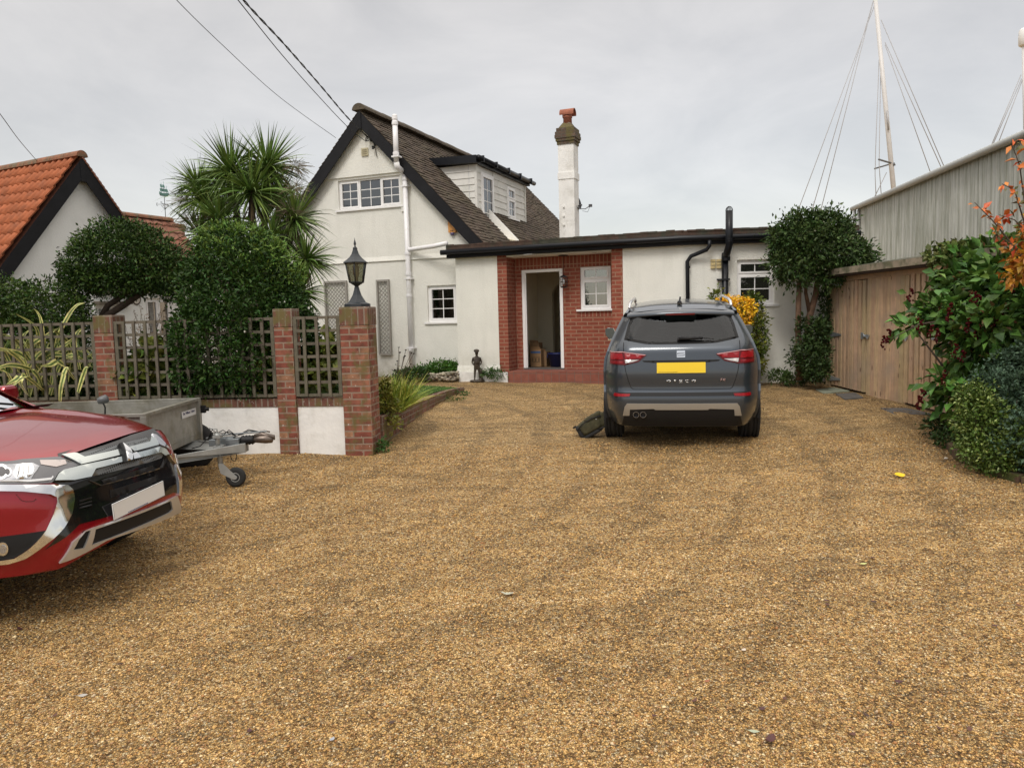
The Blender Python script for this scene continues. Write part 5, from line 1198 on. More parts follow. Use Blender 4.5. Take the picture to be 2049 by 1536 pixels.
# bumper details
zA,zB=sy([(1000,1125)])[0][1],sy([(1000,1185)])[0][1]
lowp=sy([(1500,1250),(1490,1170),(1465,1130)])
G.patch('bumper_insert',[(-.70,sy([(1000,1015)])[0][1]),(.70,sy([(1000,1015)])[0][1]),(.66,sy([(1000,1052)])[0][1]),(-.66,sy([(1000,1052)])[0][1])],M_blk,.003)
G.patch('lower_valance',[(-.60,zB+.01),(.60,zB+.01),(.66,.27),(-.66,.27)],M_blk,.006)
st_=sy([(1455,1128),(1478,1150),(1495,1240),(1430,1240),(1425,1180)])
xs1=st_[0][0]; 
sil=[(xs1,zA),(st_[1][0],st_[1][1]),(st_[2][0],st_[2][1]+.0),(st_[3][0],st_[3][1]),(st_[4][0],st_[4][1]),(.30,zB+.012),(.28,zB)]
G.patch('skid_plate',sil+[(-x,z) for x,z in sil[::-1]],M_silver,.014,step=.05)
for zx in (460,530):
    x,z=G.px(*zt_(zx,1234)); m=MB(); Mx=Matrix.Translation(G.P(x,z,-.0))@Matrix.Rotation(R_(90),4,'X')
    m.lathe([(.030,-.15),(.030,.02),(.034,.02),(.036,.0),(.036,-.15)],20,M=Mx); m.build('exhaust_tip',mat('exhaust_steel',(.35,.37,.40),.25,metal=.9),gc)
pl_=[G.px(*zt_(*p)) for p in ((665,727),(1133,713),(1134,820),(667,823))]
zc_=sum(p[1] for p in pl_)/4; 
no=G.patch('number_plate',[(-.26,zc_-.056),(.26,zc_-.056),(.26,zc_+.056),(-.26,zc_+.056)],mat('plate_yellow',(.80,.56,.02),.4),.012,step=.1)
line(G,'plate_edge',[(-.245,zc_-.046),(-.10,zc_-.047),(-.04,zc_-.044)],.0022,mat('plate_text',(.25,.18,.02),.5),.0125,no)
def strokes(G,name,segs,w_,mat_,off,parent=None):
    m=MB()
    for a,b in segs:
        A=G.P(*a,off); B=G.P(*b,off); m.tube([A,B],w_,5)
    return m.build(name,mat_,parent or G.root,uv=False)
# letters across the tailgate
xl,zl_=G.px(*zt_(765,905)); xr_,_=G.px(*zt_(1042,905)); 
def lett(ch,x,z,w_=.036,h=.026):
    t,b,l,r,mid=z+h/2,z-h/2,x-w_/2,x+w_/2,z
    D={'A':[((l,b),(l,t)),((l,t),(r,t)),((r,t),(r,b)),((l+w_*.35,mid),(r,mid))],'T':[((l,t),(r,t)),((x,t),(x,b))],'E':[((r,t),(l,t)),((l,t),(l,b)),((l,b),(r,b)),((l,mid),(r,mid))],'C':[((r,t),(l,t)),((l,t),(l,b)),((l,b),(r,b))],
       'F':[((l,b),(l+.006,t)),((l+.006,t),(r,t)),((l,mid),(r-.005,mid))],'R':[((l,b),(l+.006,t)),((l+.006,t),(r,t)),((r,t),(r-.004,mid)),((r-.004,mid),(l,mid)),((l+.01,mid),(r,b))]}
    return D[ch]
seg=[]
for i,ch in enumerate('ATECA'): seg+=lett(ch,-.135+i*.0675+cx0*0,zl_)
strokes(G,'model_letters',seg,.0032,M_chrome,.004)
fx_,fz_=G.px(*zt_(1312,890)); fx_=abs(fx_-cx0)
strokes(G,'trim_letters',lett('F',fx_-.012,fz_,.022,.028)+lett('R',fx_+.014,fz_-.002,.024,.026),.003,mat('badge_red_silver',(.45,.30,.28),.3,metal=.6),.004)
ez=(G.px(*zt_(898,603))[1]+G.px(*zt_(898,668))[1])/2; e_=.044
em=G.patch('emblem',[(-e_,ez-.036),(e_,ez-.036),(e_,ez+.036),(-e_,ez+.036)],M_chrome,.006,step=.03)
strokes(G,'emblem_groove',[((-.030,ez+.014),(.040,ez+.014)),((-.040,ez+.000),(.040,ez-.006)),((-.040,ez-.018),(.030,ez-.018)),((-.034,ez+.014),(-.036,ez+.002)),((.034,ez-.006),(.036,ez-.018))],.0030,M_blk,.0065,em)
# wiper
wx=MB(); a_=G.px(*zt_(885,500)); b_=G.px(*zt_(1120,494)); c_=G.px(*zt_(1225,496))
A=G.P(*a_,.03); B=G.P(*b_,.03); C_=G.P(*c_,.018); wx.tube([A,B],[.022,.012],8); wx.tube([B,C_],[.006,.004],6); wx.tube([G.P(*a_,0),A],.02,8); wx.build('wiper',M_blk,gc)
# rails, fin, mirrors
for sd in (1,-1):
    m=MB(); m.tube([(sd*.585,.78,1.555),(sd*.583,.86,1.60),(sd*.575,1.1,1.625),(sd*.57,2.0,1.63),(sd*.575,2.35,1.60),(sd*.58,2.42,1.56)],.017,8); m.build('roof_rail',mat('rail_silver',(.68,.68,.68),.25,metal=.7),gc)
    m=MB(); m.smooth=True
    y=2.86; pr=[(.88,1.005),(.99,1.00),(1.045,1.07),(1.05,1.15),(1.02,1.175),(.93,1.17),(.90,1.10)]
    m.smooth=False; m.prism([(sd*x,y,z) for x,z in pr],(0,.10,0)); mo=m.build('mirror',M_gblk,gc,bevel=.015)
    m=MB(); m.prism([(sd*x*.985+sd*.014,y-.006,z*.9+.112) for x,z in pr],(0,.004,0)); m.build('mirror_glass',mat('mirror_glass_mat',(.10,.12,.12),.1,metal=.3),mo)
    m=MB(); m.box((min(sd*.90,sd*1.01),y-.012,.992),(max(sd*.90,sd*1.01),y+.1,1.006)); m.build('mirror_strip',M_chrome,mo)
m=MB(); m.prism([(-.012,.74,1.595),(-.012,.92,1.61),(-.002,.80,1.675),(-.002,.76,1.675)],(.02,0,0)); m.prism([(-.03,.72,1.590),(.03,.72,1.590),(.02,.95,1.607),(-.02,.95,1.607)],(0,0,.012)); m.build('antenna_fin',M_gblk,gc)
for x in (-.79,.79):
    for q in (.86,3.48): wheel(gc,x,q,1)
for x in (-.79,.79):
    for q in (.86,3.48):
        m=MB(); xi,xo_2=(x/.79*.62,x/.79*.875)
        for t0,t1 in zip(np.linspace(-.1,math.pi+.1,14)[:-1],np.linspace(-.1,math.pi+.1,14)[1:]):
            m.add([(xi,q+.40*math.cos(t0),.33+.40*math.sin(t0)),(xo_2,q+.40*math.cos(t0),.33+.40*math.sin(t0)),(xo_2,q+.40*math.cos(t1),.33+.40*math.sin(t1)),(xi,q+.40*math.cos(t1),.33+.40*math.sin(t1))],[(0,1,2,3)])
        m.build('wheel_arch_liner',M_blk,gc)
# ------------------------------------------------------------------ red car (front corner, entering from the left)
rc=place_car('parked_car',-2.59,5.10,R_(-101.3),'shiny red SUV with chrome grille entering the frame at the left','car')
rp_=smooth_tbl([(.16,.16),(.26,.07),(.34,.035),(.48,.0),(.58,.0),(.70,.03),(.82,.05),(.92,.085),(1.0,.15),(1.06,.24)])
rW=smooth_tbl([(.15,.78),(.25,.84),(.35,.88),(.55,.90),(.80,.905),(.93,.89),(1.02,.865),(1.12,.82),(1.25,.76),(1.45,.68),(1.62,.60),(1.75,.5)])
Wr=lambda z:interp(rW,z)
Sr=lambda q:1-.05*max(0,(.7-q)/.7)**2-.05*max(0,(q-4.0)/.7)**2
def fr(x,z):
    a=abs(x)/(Wr(z)*.95); return interp(rp_,z)+.11*a*a+.33*max(0,(a-.62)/.38)**2.2
zcr=smooth_tbl([(.17,1.035),(.30,1.075),(.60,1.125),(1.0,1.165),(1.38,1.185),(1.75,1.38),(2.12,1.58),(2.4,1.66),(3.2,1.68),(4.0,1.62),(4.35,1.50),(4.62,1.05)])
drr=[(.17,.135),(.6,.115),(1.38,.10),(1.6,.10),(2.2,.06),(4.4,.06),(4.7,.06)]
Rc=Car(rc,-1,fr,Wr,Sr,lambda q:interp(zcr,q),lambda q:interp(drr,q))
M_redp=mat('red_paint',(.27,.002,.011),.22,coat=.8,metal=.45,spec=.5)
zr_=lambda x,y:(x/3.34,740+y/3.34)
edr=lambda z:Wr(z)*.95
bpx=[(795,1125),(700,1150),(560,1228),(400,1296),(250,1345),(100,1382),(0,1402)]
botp=[Rc.px(*zr_(*p)) for p in bpx]; xo_=botp[0][0]
botp=[(0.0,botp[0][1])]+[(x-xo_,z) for x,z in botp[1:] if x-xo_>.05 and x-xo_<.80]
botp=sorted(botp); zs=list(np.linspace(botp[-1][1]+.015,.93,18))
outl=[(edr(z),z) for z in zs]+[(.72,.945),(.5,.99),(.25,1.015),(0,1.028),(-.25,1.015),(-.5,.99),(-.72,.945)]+[(-edr(z),z) for z in zs[::-1]]+[(-x,z) for x,z in botp[::-1][:-1]]+botp[1:]
Rc.patch('front_bumper',outl,M_redp,0,rim=False,step=.04)
bulge=lambda t,q:.022*math.exp(-((abs(t)-.62)/.10)**2)*min(1,max(0,(q-.35)/.5))
Rc.top('bonnet',list(np.linspace(.165,1.38,28)),M_redp,z0=1.0,nx=60,bulge=bulge)
Rc.top('windscreen',list(np.linspace(1.37,2.12,10)),glass_mat('screen_glass',(.5,.55,.55),.30,.0),inset=.94,off=.004)
for sd in (1,-1):
    m=MB()
    m.smooth=True
    m.grid(lambda u,k:(sd*(Wr(Rc.ze(u))*Sr(u)-(.0 if k==0 else .06)),-u,Rc.ze(u)+(.0 if k==0 else .025)),list(np.linspace(1.35,2.17,10)),[0,1]); m.build('windscreen_pillar',M_redp,rc)
m=MB(); m.smooth=True
m.grid(lambda t,k:(t*.80,-(1.39-.03*k)-.05*(1-t*t)+.05,1.165-.04*t*t+.012*k),list(np.linspace(-1,1,12)),[0,1,2]); m.build('scuttle',M_blk,rc)
Rc.top('roof',list(np.linspace(2.12,4.6,20)),M_redp)
m=MB(); m.smooth=True; m.grid(lambda t,z:(t*Wr(z)*Sr(4.68),-(4.70-.25*abs(t)**3),z),list(np.linspace(-1,1,14)),[.3,.6,.9,1.05]); m.build('rear_bumper',M_redp,rc)
for sd in (1,-1):
    zl=np.linspace(.26,.93,12)
    back=[(fr(edr(z),z),z) for z in zl]
    poly=back+[(q,Rc.ze(q)) for q in (.75,.95,1.18,1.38,1.6,1.8,2.0,2.12,2.4,2.8,3.4,4.0,4.35,4.6)]+[(4.66,.6),(4.5,.28)]+arc(3.62,.41,.34)+[(3.2,.28),(1.38,.28)]+arc(.95,.41,.34)
    poly=[p for i,p in enumerate(poly) if i==0 or (abs(p[0]-poly[i-1][0])+abs(p[1]-poly[i-1][1]))>1e-3]
    win=[(1.85,1.13),(2.3,1.50),(4.0,1.50),(4.15,1.18),(3.9,1.08)]
    Rc.side('side_panel',sd,poly,[win],M_redp,thick=.02); Rc.side('side_window',sd,win,[],M_tint,off=-.006,step=.3)
m=MB(); m.box((-.6,-4.5,.24),(.6,-.95,.30)); m.box((-.6,-4.4,.28),(.6,-.9,.9)); m.box((-.75,-3.9,.9),(.75,-1.6,1.0)); m.build('underbody',M_blk,rc)
# traced front details
pc=lambda name,pts,mt,off=.004,parent=None,**k:Rc.pxpatch(name,pts,mt,off,parent,tr=zr_,**k)
msk=pc('black_mask',[(345,752),(372,700),(385,560),(500,530),(1022,392),(1080,450),(1122,555),(1150,600),(1172,640),(1185,720),(1186,825),(1160,818),(700,985),(530,1030),(350,1170),(300,1200),(395,1090),(440,960),(460,860),(440,790),(400,765)],M_gblk,.004)
grl=mat('grille_mesh',(.10,.105,.11),.5,metal=.4)
t_=grl.node_tree; b_=t_.nodes['Principled BSDF']; tcn=N(t_,'ShaderNodeTexCoord'); vo=N(t_,'ShaderNodeTexVoronoi',i={'Scale':52.0,'Randomness':.0}); t_.links.new(tcn.outputs['Object'],vo.inputs['Vector'])
mr_=N(t_,'ShaderNodeMapRange',i={'From Min':.28,'From Max':.36}); t_.links.new(vo.outputs['Distance'],mr_.inputs['Value']); mx_=N(t_,'ShaderNodeMixRGB'); t_.links.new(mr_.outputs[0],mx_.inputs['Fac']); mx_.inputs['Color1'].default_value=(.004,.004,.004,1); mx_.inputs['Color2'].default_value=(.16,.17,.175,1); t_.links.new(mx_.outputs[0],b_.inputs['Base Color'])
pc('grille',[(512,568),(975,452),(990,485),(548,588)],grl,.010,msk); pc('grille',[(592,712),(622,668),(1055,552),(1080,576),(1070,592),(660,702)],grl,.010,msk)
M_chr2=mat('chrome_bar',(.62,.66,.64),.16,metal=1)
pc('chrome_bar',[(405,580),(490,567),(510,570),(556,592),(990,487),(1000,452),(1030,468),(1048,505),(880,552),(532,640),(480,612)],M_chr2,.022,msk)
pc('chrome_bar',[(352,747),(378,705),(415,680),(520,652),(1050,520),(1085,532),(1112,566),(1082,576),(1056,556),(850,607),(622,668),(592,718),(480,742)],M_chr2,.028,msk)
pc('intake',[(670,735),(1010,640),(1030,660),(690,760)],M_blk,.008,msk); pc('intake',[(730,805),(1035,708),(1040,745),(735,858)],M_blk,.008,msk)
for k in range(3): pc('vent_slot',[(524,872+k*22),(606,848+k*24),(606,858+k*24),(524,884+k*22)],M_blk,.012,msk)
pc('trim_line',[(590,737),(665,768),(1075,648),(1100,590),(1103,600),(1080,655),(665,775),(588,742)],mat('dark_gloss_grey',(.03,.03,.032),.12,coat=1),.014,msk)
# badge
bd=pc('badge',[(777,514),(797,508),(909,590),(905,602),(806,627)],M_blk,.040)
M_wht=mat('badge_chrome',(.85,.86,.87),.12,metal=.9)
for q in ([(797,512),(846,548),(853,572),(812,556)],[(812,558),(851,574),(858,578),(852,610),(818,620)],[(856,573),(884,566),(907,592),(900,598),(862,607)]): pc('diamond',q,M_wht,.046,bd,step=.02)
# headlights
M_lamp=mat('headlamp_clear',(.42,.43,.46),.10,coat=1,metal=.75,var=.35,vscale=14)
hp=[(-90,625),(0,610),(400,585),(525,637),(440,668),(385,690),(345,750),(338,757),(0,765),(-110,765)]
hd=pc('headlight',hp,mat('headlamp_shell',(.10,.10,.11),.25,coat=1),.010)
pc('reflector',[(-60,650),(30,640),(215,630),(260,650),(225,700),(205,735),(-60,745)],M_lamp,.014,hd)
pc('indicator',[(262,612),(430,608),(440,635),(370,655),(270,640)],mat('indicator_lens',(.50,.44,.42),.15,coat=1,metal=.5),.014,hd)
pc('reflector_bowl',[(108,645),(150,634),(212,636),(226,668),(216,700),(180,728),(112,735),(88,700)],M_chrome,.017,hd,step=.03)
for k in range(3): pc('reflector_rib',[(128+k*30,654),(131+k*30,653),(120+k*31,722),(117+k*31,723)],mat('lamp_rib_grey',(.12,.12,.13),.4),.019,hd,step=.05)  # thin dark grey ribs across the reflector bowl
for cx_,cy_,r_ in ((12,688,50),(52,690,30)):
    pc('projector',[(cx_+r_*math.cos(t),cy_+r_*math.sin(t)) for t in np.linspace(0,2*math.pi,18)][:-1],M_chrome,.018,hd,step=.03); pc('lens',[(cx_+r_*.6*math.cos(t),cy_+r_*.6*math.sin(t)) for t in np.linspace(0,2*math.pi,14)][:-1],mat('lamp_dark',(.05,.05,.055),.05,coat=1),.021,hd,step=.03)
pc('light_strip',[(-60,738),(200,738),(335,725),(345,712),(350,722),(335,740),(200,752),(-60,752)],mat('strip_white',(.65,.66,.68),.15,coat=1),.016,hd)
pc('headlight',[(1012,430),(1040,437),(1095,488),(1135,535),(1108,520),(1060,500),(1035,470)],M_lamp,.012)
pc('chrome_blade',[(-100,770),(150,770),(440,772),(474,800),(486,860),(470,960),(420,1055),(300,1165),(170,1255),(60,1288),(-80,1300),(-80,1278),(100,1252),(200,1188),(306,1070),(350,960),(371,882),(368,852),(330,832),(160,814),(-100,808)],M_chrome,.020)
pc('chrome_blade',[(1113,568),(1143,560),(1186,612),(1160,626),(1142,612)],M_chrome,.018); pc('chrome_blade',[(1165,632),(1188,622),(1199,700),(1196,838),(1186,838),(1180,720)],M_chrome,.014)
fg_=pc('fog_recess',[(-100,1125),(150,1095),(306,1072),(200,1186),(100,1250),(-80,1276)],M_blk,.006)
pc('fog_light',[(22+38*math.cos(t),1192+45*math.sin(t)) for t in np.linspace(0,2*math.pi,18)][:-1],M_chrome,.012,fg_,step=.03); pc('fog_lens',[(25+24*math.cos(t),1192+28*math.sin(t)) for t in np.linspace(0,2*math.pi,14)][:-1],M_lamp,.015,fg_,step=.03)
lip=pc('skid_plate',[(392,1285),(478,1148),(560,1075),(622,1050),(1172,840),(1198,924),(1194,945),(700,1135),(560,1215)],mat('lip_silver',(.55,.54,.53),.3,metal=.6),.018,holes=[[(600,1165),(626,1064),(1128,872),(1140,928),(1122,948)],[(478,1198),(515,1130),(560,1080),(594,1070),(550,1185)]],step=.05)
pc('lower_grille',[(592,1172),(620,1058),(1132,868),(1148,930),(1125,955)],M_blk,.006); pc('lower_grille',[(470,1205),(510,1125),(560,1073),(600,1065),(555,1192)],M_blk,.006)
cn=[(716,884),(1066,760),(1071,857),(722,990)]; q4=[Rc.px(*zr_(*p)) for p in cn]
xc=sum(p[0] for p in q4)/4; zc2=sum(p[1] for p in q4)/4
pm=MB(); c0=Rc.P(xc,zc2,.02); pm.box((-.26,0,-.0555),(.26,.008,.0555)); po=pm.build('number_plate',mat('plate_white',(.72,.72,.71),.4),rc,bevel=.003); po.location=c0
xa=[Rc.P(*q4[0],.02),Rc.P(*q4[1],.02)]
pm=MB()
for k in range(14): pm.box((-.07+k*.0145,.0085,-.049),(-.07+k*.0145+.010,.0095,-.043))
pm.build('plate_text',mat('plate_small_text',(.08,.08,.2),.5),po)
pm=MB()
for a,b in ((((-.257),-.052),(.257,-.052)),((.257,-.052),(.257,.052)),((.257,.052),(-.257,.052)),((-.257,.052),(-.257,-.052))): pm.tube([(a[0],.009,a[1]),(b[0],.009,b[1])],.0012,4)
pm.build('plate_border',mat('plate_border_grey',(.25,.25,.25),.5),po)
# washer cover line, far mirror, wipers
wl_=[Rc.px(*zr_(*p)) for p in ((108,832),(145,872),(175,878),(225,876),(240,860))]
line(Rc,'washer_cover_line',wl_,.0022,mat('dark_red_gap',(.10,.003,.005),.5),.001)
for sd in (-1,1):
    m=MB(); m.prism([(sd*.90,-2.02,1.12),(sd*1.08,-2.04,1.11),(sd*1.12,-2.04,1.17),(sd*1.10,-2.04,1.26),(sd*.95,-2.02,1.27)],(0,.14,0)); m.build('mirror',M_redp,rc,bevel=.03)
for sd,x0 in ((-1,-.55),(1,.1)):
    m=MB(); m.tube([(x0,-1.42,1.19),(x0+.25,-1.54,1.265),(x0+.6,-1.60,1.28)],.010,6); m.build('wiper',M_blk,rc)
for x in (-.775,.775):
    for q in (.95,3.62): wheel(rc,x,q,-1)
# ================================================================ TRAILER
tx,ty=-3.47,7.62; tl=empty('utility_trailer',(tx,ty,gz(tx,ty)),R_(3),'galvanised box trailer parked between the red car and the garden wall, drawbar to the right','trailer')
M_galv=mat('galvanised',(.27,.265,.235),.5,metal=.35,var=.2,vscale=5,bump=.15,bscale=30,col2=(.19,.18,.14),c2scale=4); M_galv2=mat('galvanised_frame',(.33,.34,.33),.5,metal=.4,var=.15,vscale=8)
m=MB(); hw=.68; z0,z1=.375,.80
m.box((-2.3,-hw,z0),(-.0,-hw+.02,z1)); m.box((-2.3,hw-.02,z0),(-.0,hw,z1)); m.box((-.02,-hw+.02,z0),(.0,hw-.02,z1)); m.box((-2.3,-hw+.02,z0),(-2.28,hw-.02,z1)); m.box((-2.28,-hw+.02,z0),(-.02,hw-.02,z0+.02))
for q in ((-2.33,-hw-.025,.03,-hw+.02),(-2.33,hw-.02,.03,hw+.025),(-.03,-hw+.02,.025,hw-.02)): m.box((q[0],q[1],z1),(q[2],q[3],z1+.03))
m.box((-.03,hw-.03,z0-.03),(.03,hw+.03,z1)); m.box((-.03,-hw-.03,z0-.03),(.03,-hw+.03,z1))
m.box((.0005,-.55,z0+.06),(.006,.55,z0+.075)); 
bd_=m.build('box',M_galv,tl,bevel=.004)
m=MB()
for sd in (1,-1): m.prism([(-.9,sd*.60,.30),(.05,sd*.55,.30),(.72,sd*.06,.325),(.72,sd*.06,.42),(.05,sd*.55,.375),(-.9,sd*.60,.375)],(0,sd*-.05,0))
m.box((-.6,-.6,.31),(-.55,.6,.37)); m.build('drawbar',M_galv2,tl,bevel=.004)
m=MB(); m.box((.36,-.07,.40),(.66,.07,.47)); m.box((.40,-.05,.47),(.60,.05,.485)); m.tube([(.30,.03,.47),(.42,.02,.50),(.86,.0,.525),(.93,0,.53)],.010,6); m.build('coupling_housing',mat('steel_grey',(.22,.24,.25),.45,metal=.6,var=.2),tl,bevel=.006)
m=MB(); m.smooth=True; rr2=[.045,.05,.042,.052,.042,.052,.042,.05,.036]; m.lathe([(r,i*.016) for i,r in enumerate(rr2)],16,M=Matrix.Translation((.67,0,.445))@Matrix.Rotation(R_(90),4,'Y')); m.smooth=False; m.box((.68,-.03,.36),(.71,.03,.42)); m.build('rubber_bellows',M_blk,tl)
m=MB(); m.tube([(.79,0,.445),(.86,0,.45),(.92,0,.45),(.985,0,.435)],[.030,.042,.048,.03],10); m.tube([(.80,0,.48),(.88,0,.50),(1.0,0,.47),(.995,0,.44)],[.02,.022,.02,.015],8); m.tube([(.82,0,.52),(.90,.01,.535),(.96,0,.52)],.008,6); m.build('coupling_head',mat('worn_steel',(.16,.13,.11),.4,metal=.7,var=.3,vscale=30),tl)
m=MB(); jx,jy=.50,-.16
m.tube([(jx-.02,jy,.55),(jx-.02,jy,.42)],.022,10); m.tube([(jx-.02,jy,.42),(jx+.0,jy,.20)],.026,10); m.tube([(jx-.02,jy,.55),(jx-.02,jy,.59),(jx-.10,jy,.60)],.008,6); m.box((jx-.055,jy-.035,.50),(jx+.02,jy+.035,.53)); m.box((jx-.06,jy-.03,.36),(jx+.03,jy+.12,.42))
m.prism([(jx-.02,jy-.03,.24),(jx+.03,jy-.03,.24),(jx+.16,jy-.03,.10),(jx+.13,jy-.03,.07),(jx,jy-.03,.14)],(0,.006,0)); m.build('jockey_stand',M_galv2,tl)
m=MB(); m.smooth=True; Mx=Matrix.Translation((jx+.14,jy,.095))@Matrix.Rotation(R_(90),4,'X'); m.lathe([(.06,-.025),(.085,-.03),(.098,-.015),(.098,.015),(.085,.03),(.06,.025)],28,M=Mx); jw=m.build('jockey_wheel',M_tyre,tl,uv=False)
m=MB(); m.lathe([(.061,-.024),(.055,.02),(.045,.026),(.02,.02),(.02,.035),(.001,.036)],20,M=Mx); m.lathe([(.061,-.024),(.001,-.02)],20,M=Mx); m.build('hub',M_galv2,jw,uv=False)
m=MB()
for k in range(3): m.tube([(.35+.0*k,-.05+.02*k,.48),(.42,-.12,.58-.03*k),(.50,-.10+.03*k,.50+.03*k),(.56,-.04,.56-.02*k),(.62,0,.49),(.74,.02,.55-.015*k),(.84,.0,.53)],.005,5)
m.tube([(.60+.03*math.sin(t),-.06,.29+.05*math.cos(t)) for t in np.linspace(0,6.0,14)],.004,5); m.tube([(.34,-.1,.47),(.30,-.14,.42),(.22,-.16,.40)],.005,5); m.build('cable',M_blk,tl)
for yy in (hw+.13,-hw-.13):
    m=MB(); m.smooth=True; Mx=Matrix.Translation((-.15 if yy>0 else -1.1,yy,.27))@Matrix.Rotation(R_(90),4,'X'); m.lathe([(.17,-.065),(.25,-.07),(.275,-.045),(.275,.045),(.25,.07),(.17,.065)],32,M=Mx); tw=m.build('wheel',M_tyre,tl,uv=False)
    m=MB(); m.lathe([(.172,-.06),(.15,-.02),(.04,-.03),(.001,-.03)],20,M=Mx); m.lathe([(.172,.06),(.15,.02),(.04,.03),(.001,.03)],20,M=Mx); m.build('rim',M_galv2,tw,uv=False)
m=MB(); m.box((.03,hw-.0,.66),(.075,hw+.05,.74)); m.tube([(.05,hw+.02,.70),(.11,hw+.03,.70)],.022,8); m.build('marker_lamp',M_blk,tl)
m=MB(); m.box((.0045,.20,.66),(.0075,.60,.73)); lb=m.build('maker_plate',mat('sticker_white',(.62,.63,.64),.5),tl)
def text(body,size,M,mt,parent,name='lettering',ext=.001):
    cu_=bpy.data.curves.new(name,'FONT'); cu_.body=body; cu_.size=size; cu_.extrude=ext; cu_.align_x='CENTER'; cu_.align_y='CENTER'; cu_.resolution_u=3
    ob=bpy.data.objects.new(name,cu_); COL.objects.link(ob); bpy.context.view_layer.update()
    me=bpy.data.meshes.new_from_object(ob.evaluated_get(bpy.context.evaluated_depsgraph_get())); bpy.data.objects.remove(ob)
    me.transform(M); me.materials.clear(); me.materials.append(mt); o=bpy.data.objects.new(name,me); COL.objects.link(o); o.parent=parent; return o
Mt=Matrix(((0,0,1,.0085),(1,0,0,.40),(0,1,0,.705),(0,0,0,1)))
text('Ifor Williams Trailers',.038,Mt,mat('sticker_ink',(.03,.03,.10),.5),lb)
# work lamp by the far end of the trailer
o=empty('trailer_lamp',at(205,800,7.7),R_(20),'small grey lamp sticking up at the back of the trailer, below the brick pillar','lamp')
m=MB(); m.smooth=True; m.lathe([(.001,-.05),(.03,-.045),(.042,-.01),(.045,.04),(.03,.055),(.001,.06)],14,M=Matrix.Rotation(R_(75),4,'Y')); m.build('housing',mat('lamp_grey',(.10,.105,.11),.4),o); m=MB(); m.tube([(0,0,-.02),(.02,0,-.08),(.0,0,-.30)],.008,6); m.build('stalk',M_blk,o)
# ================================================================ STATUE
sp0=at(955,757,14.78); st=empty('boy_statue',(sp0.x,sp0.y,gz(sp0.x,sp0.y)+.01),R_(10),'small bronze-brown statue of a boy in a cap standing against the white porch wall','statue')
M_brz=mat('bronze',(.045,.032,.024),.5,metal=.3,var=.4,vscale=30,bump=.4,bscale=90,col2=(.09,.075,.055),c2scale=20)
me=bpy.data.meshes.new('figure')
J=[(0,0,.30,.052),(0,0,.37,.058),(0,-.005,.44,.062),(0,0,.495,.035),(0,-.005,.52,.020),(0,-.012,.565,.042),(0,-.01,.60,.034), # 0-6 spine/head
   (.035,0,.26,.036),(.045,-.01,.17,.027),(.050,.0,.07,.020),(.055,-.035,.045,.017), # r leg 7-10
   (-.035,0,.26,.036),(-.045,.0,.17,.027),(-.05,.01,.07,.020),(-.055,-.03,.045,.017), # l leg 11-14
   (.070,0,.468,.024),(.092,.012,.39,.019),(.070,-.035,.33,.016), # r arm 15-17
   (-.070,0,.468,.024),(-.092,.012,.39,.019),(-.070,-.035,.33,.016)]
E_=[(0,1),(1,2),(2,3),(3,4),(4,5),(5,6),(0,7),(7,8),(8,9),(9,10),(0,11),(11,12),(12,13),(13,14),(2,15),(15,16),(16,17),(2,18),(18,19),(19,20)]
me.from_pydata([j[:3] for j in J],E_,[]); me.materials.append(M_brz)
fo=bpy.data.objects.new('figure',me); COL.objects.link(fo); fo.parent=st; md=fo.modifiers.new('skin','SKIN'); sv=me.skin_vertices[0].data
for v_,j in zip(sv,J): v_.radius=(j[3],j[3]*.85)
sv[0].use_root=True; sd_=fo.modifiers.new('sub','SUBSURF'); sd_.levels=2; sd_.render_levels=2
m=MB(); m.smooth=True; m.lathe([(.040,.585),(.050,.592),(.056,.612),(.048,.632),(.015,.645),(.001,.646)],16); m.smooth=False; m.prism([(-.035,-.05,.588),(.035,-.05,.588),(.028,-.088,.582),(-.028,-.088,.582)],(0,0,.008)); m.build('cap',M_brz,st)
m=MB(); m.smooth=True; m.lathe([(.062,.345),(.060,.37),(.066,.41),(.063,.425)],14,M=Matrix.Diagonal((1.05,.85,1,1))); m.build('jacket_hem',M_brz,st)
m=MB(); m.tube([(.075,.02,.02),(.085,.01,.12),(.08,.02,.20),(.085,.01,.25)],[.040,.032,.035,.028],9); m.tube([(.03,-.07,.035),(.07,-.05,.04),(.10,-.0,.04)],[.03,.035,.03],8); m.build('tree_stump',M_brz,st)
m=MB(); m.smooth=True; m.lathe([(.13,0),(.14,.015),(.12,.035),(.001,.04)],14,M=Matrix.Diagonal((1.1,.8,1,1))); m.build('plinth',M_brz,st)
# ================================================================ RUCKSACK, BOXES, BAG
def superell(m,c,r,n1=.45,n2=.45,M=None,k=(14,20),bmp=.0):
    V=[];
    pw=lambda v,e:math.copysign(abs(v)**e,v)
    for i in range(k[0]+1):
        a=-math.pi/2+math.pi*i/k[0]
        for j in range(k[1]):
            b=2*math.pi*j/k[1]; p=Vector((r[0]*pw(math.cos(a),n1)*pw(math.cos(b),n2),r[1]*pw(math.cos(a),n1)*pw(math.sin(b),n2),r[2]*pw(math.sin(a),n1)))
            if bmp: p*=1+bmp*math.sin(9*p.x/r[0]*.6+5*p.z/r[2])*math.sin(4*b+i)
            p+=Vector(c); V.append(M@p if M is not None else p)
    F2=[(i*k[1]+j,i*k[1]+(j+1)%k[1],(i+1)*k[1]+(j+1)%k[1],(i+1)*k[1]+j) for i in range(k[0]) for j in range(k[1])]
    sm=m.smooth; m.smooth=True; m.add(V,F2); m.smooth=sm
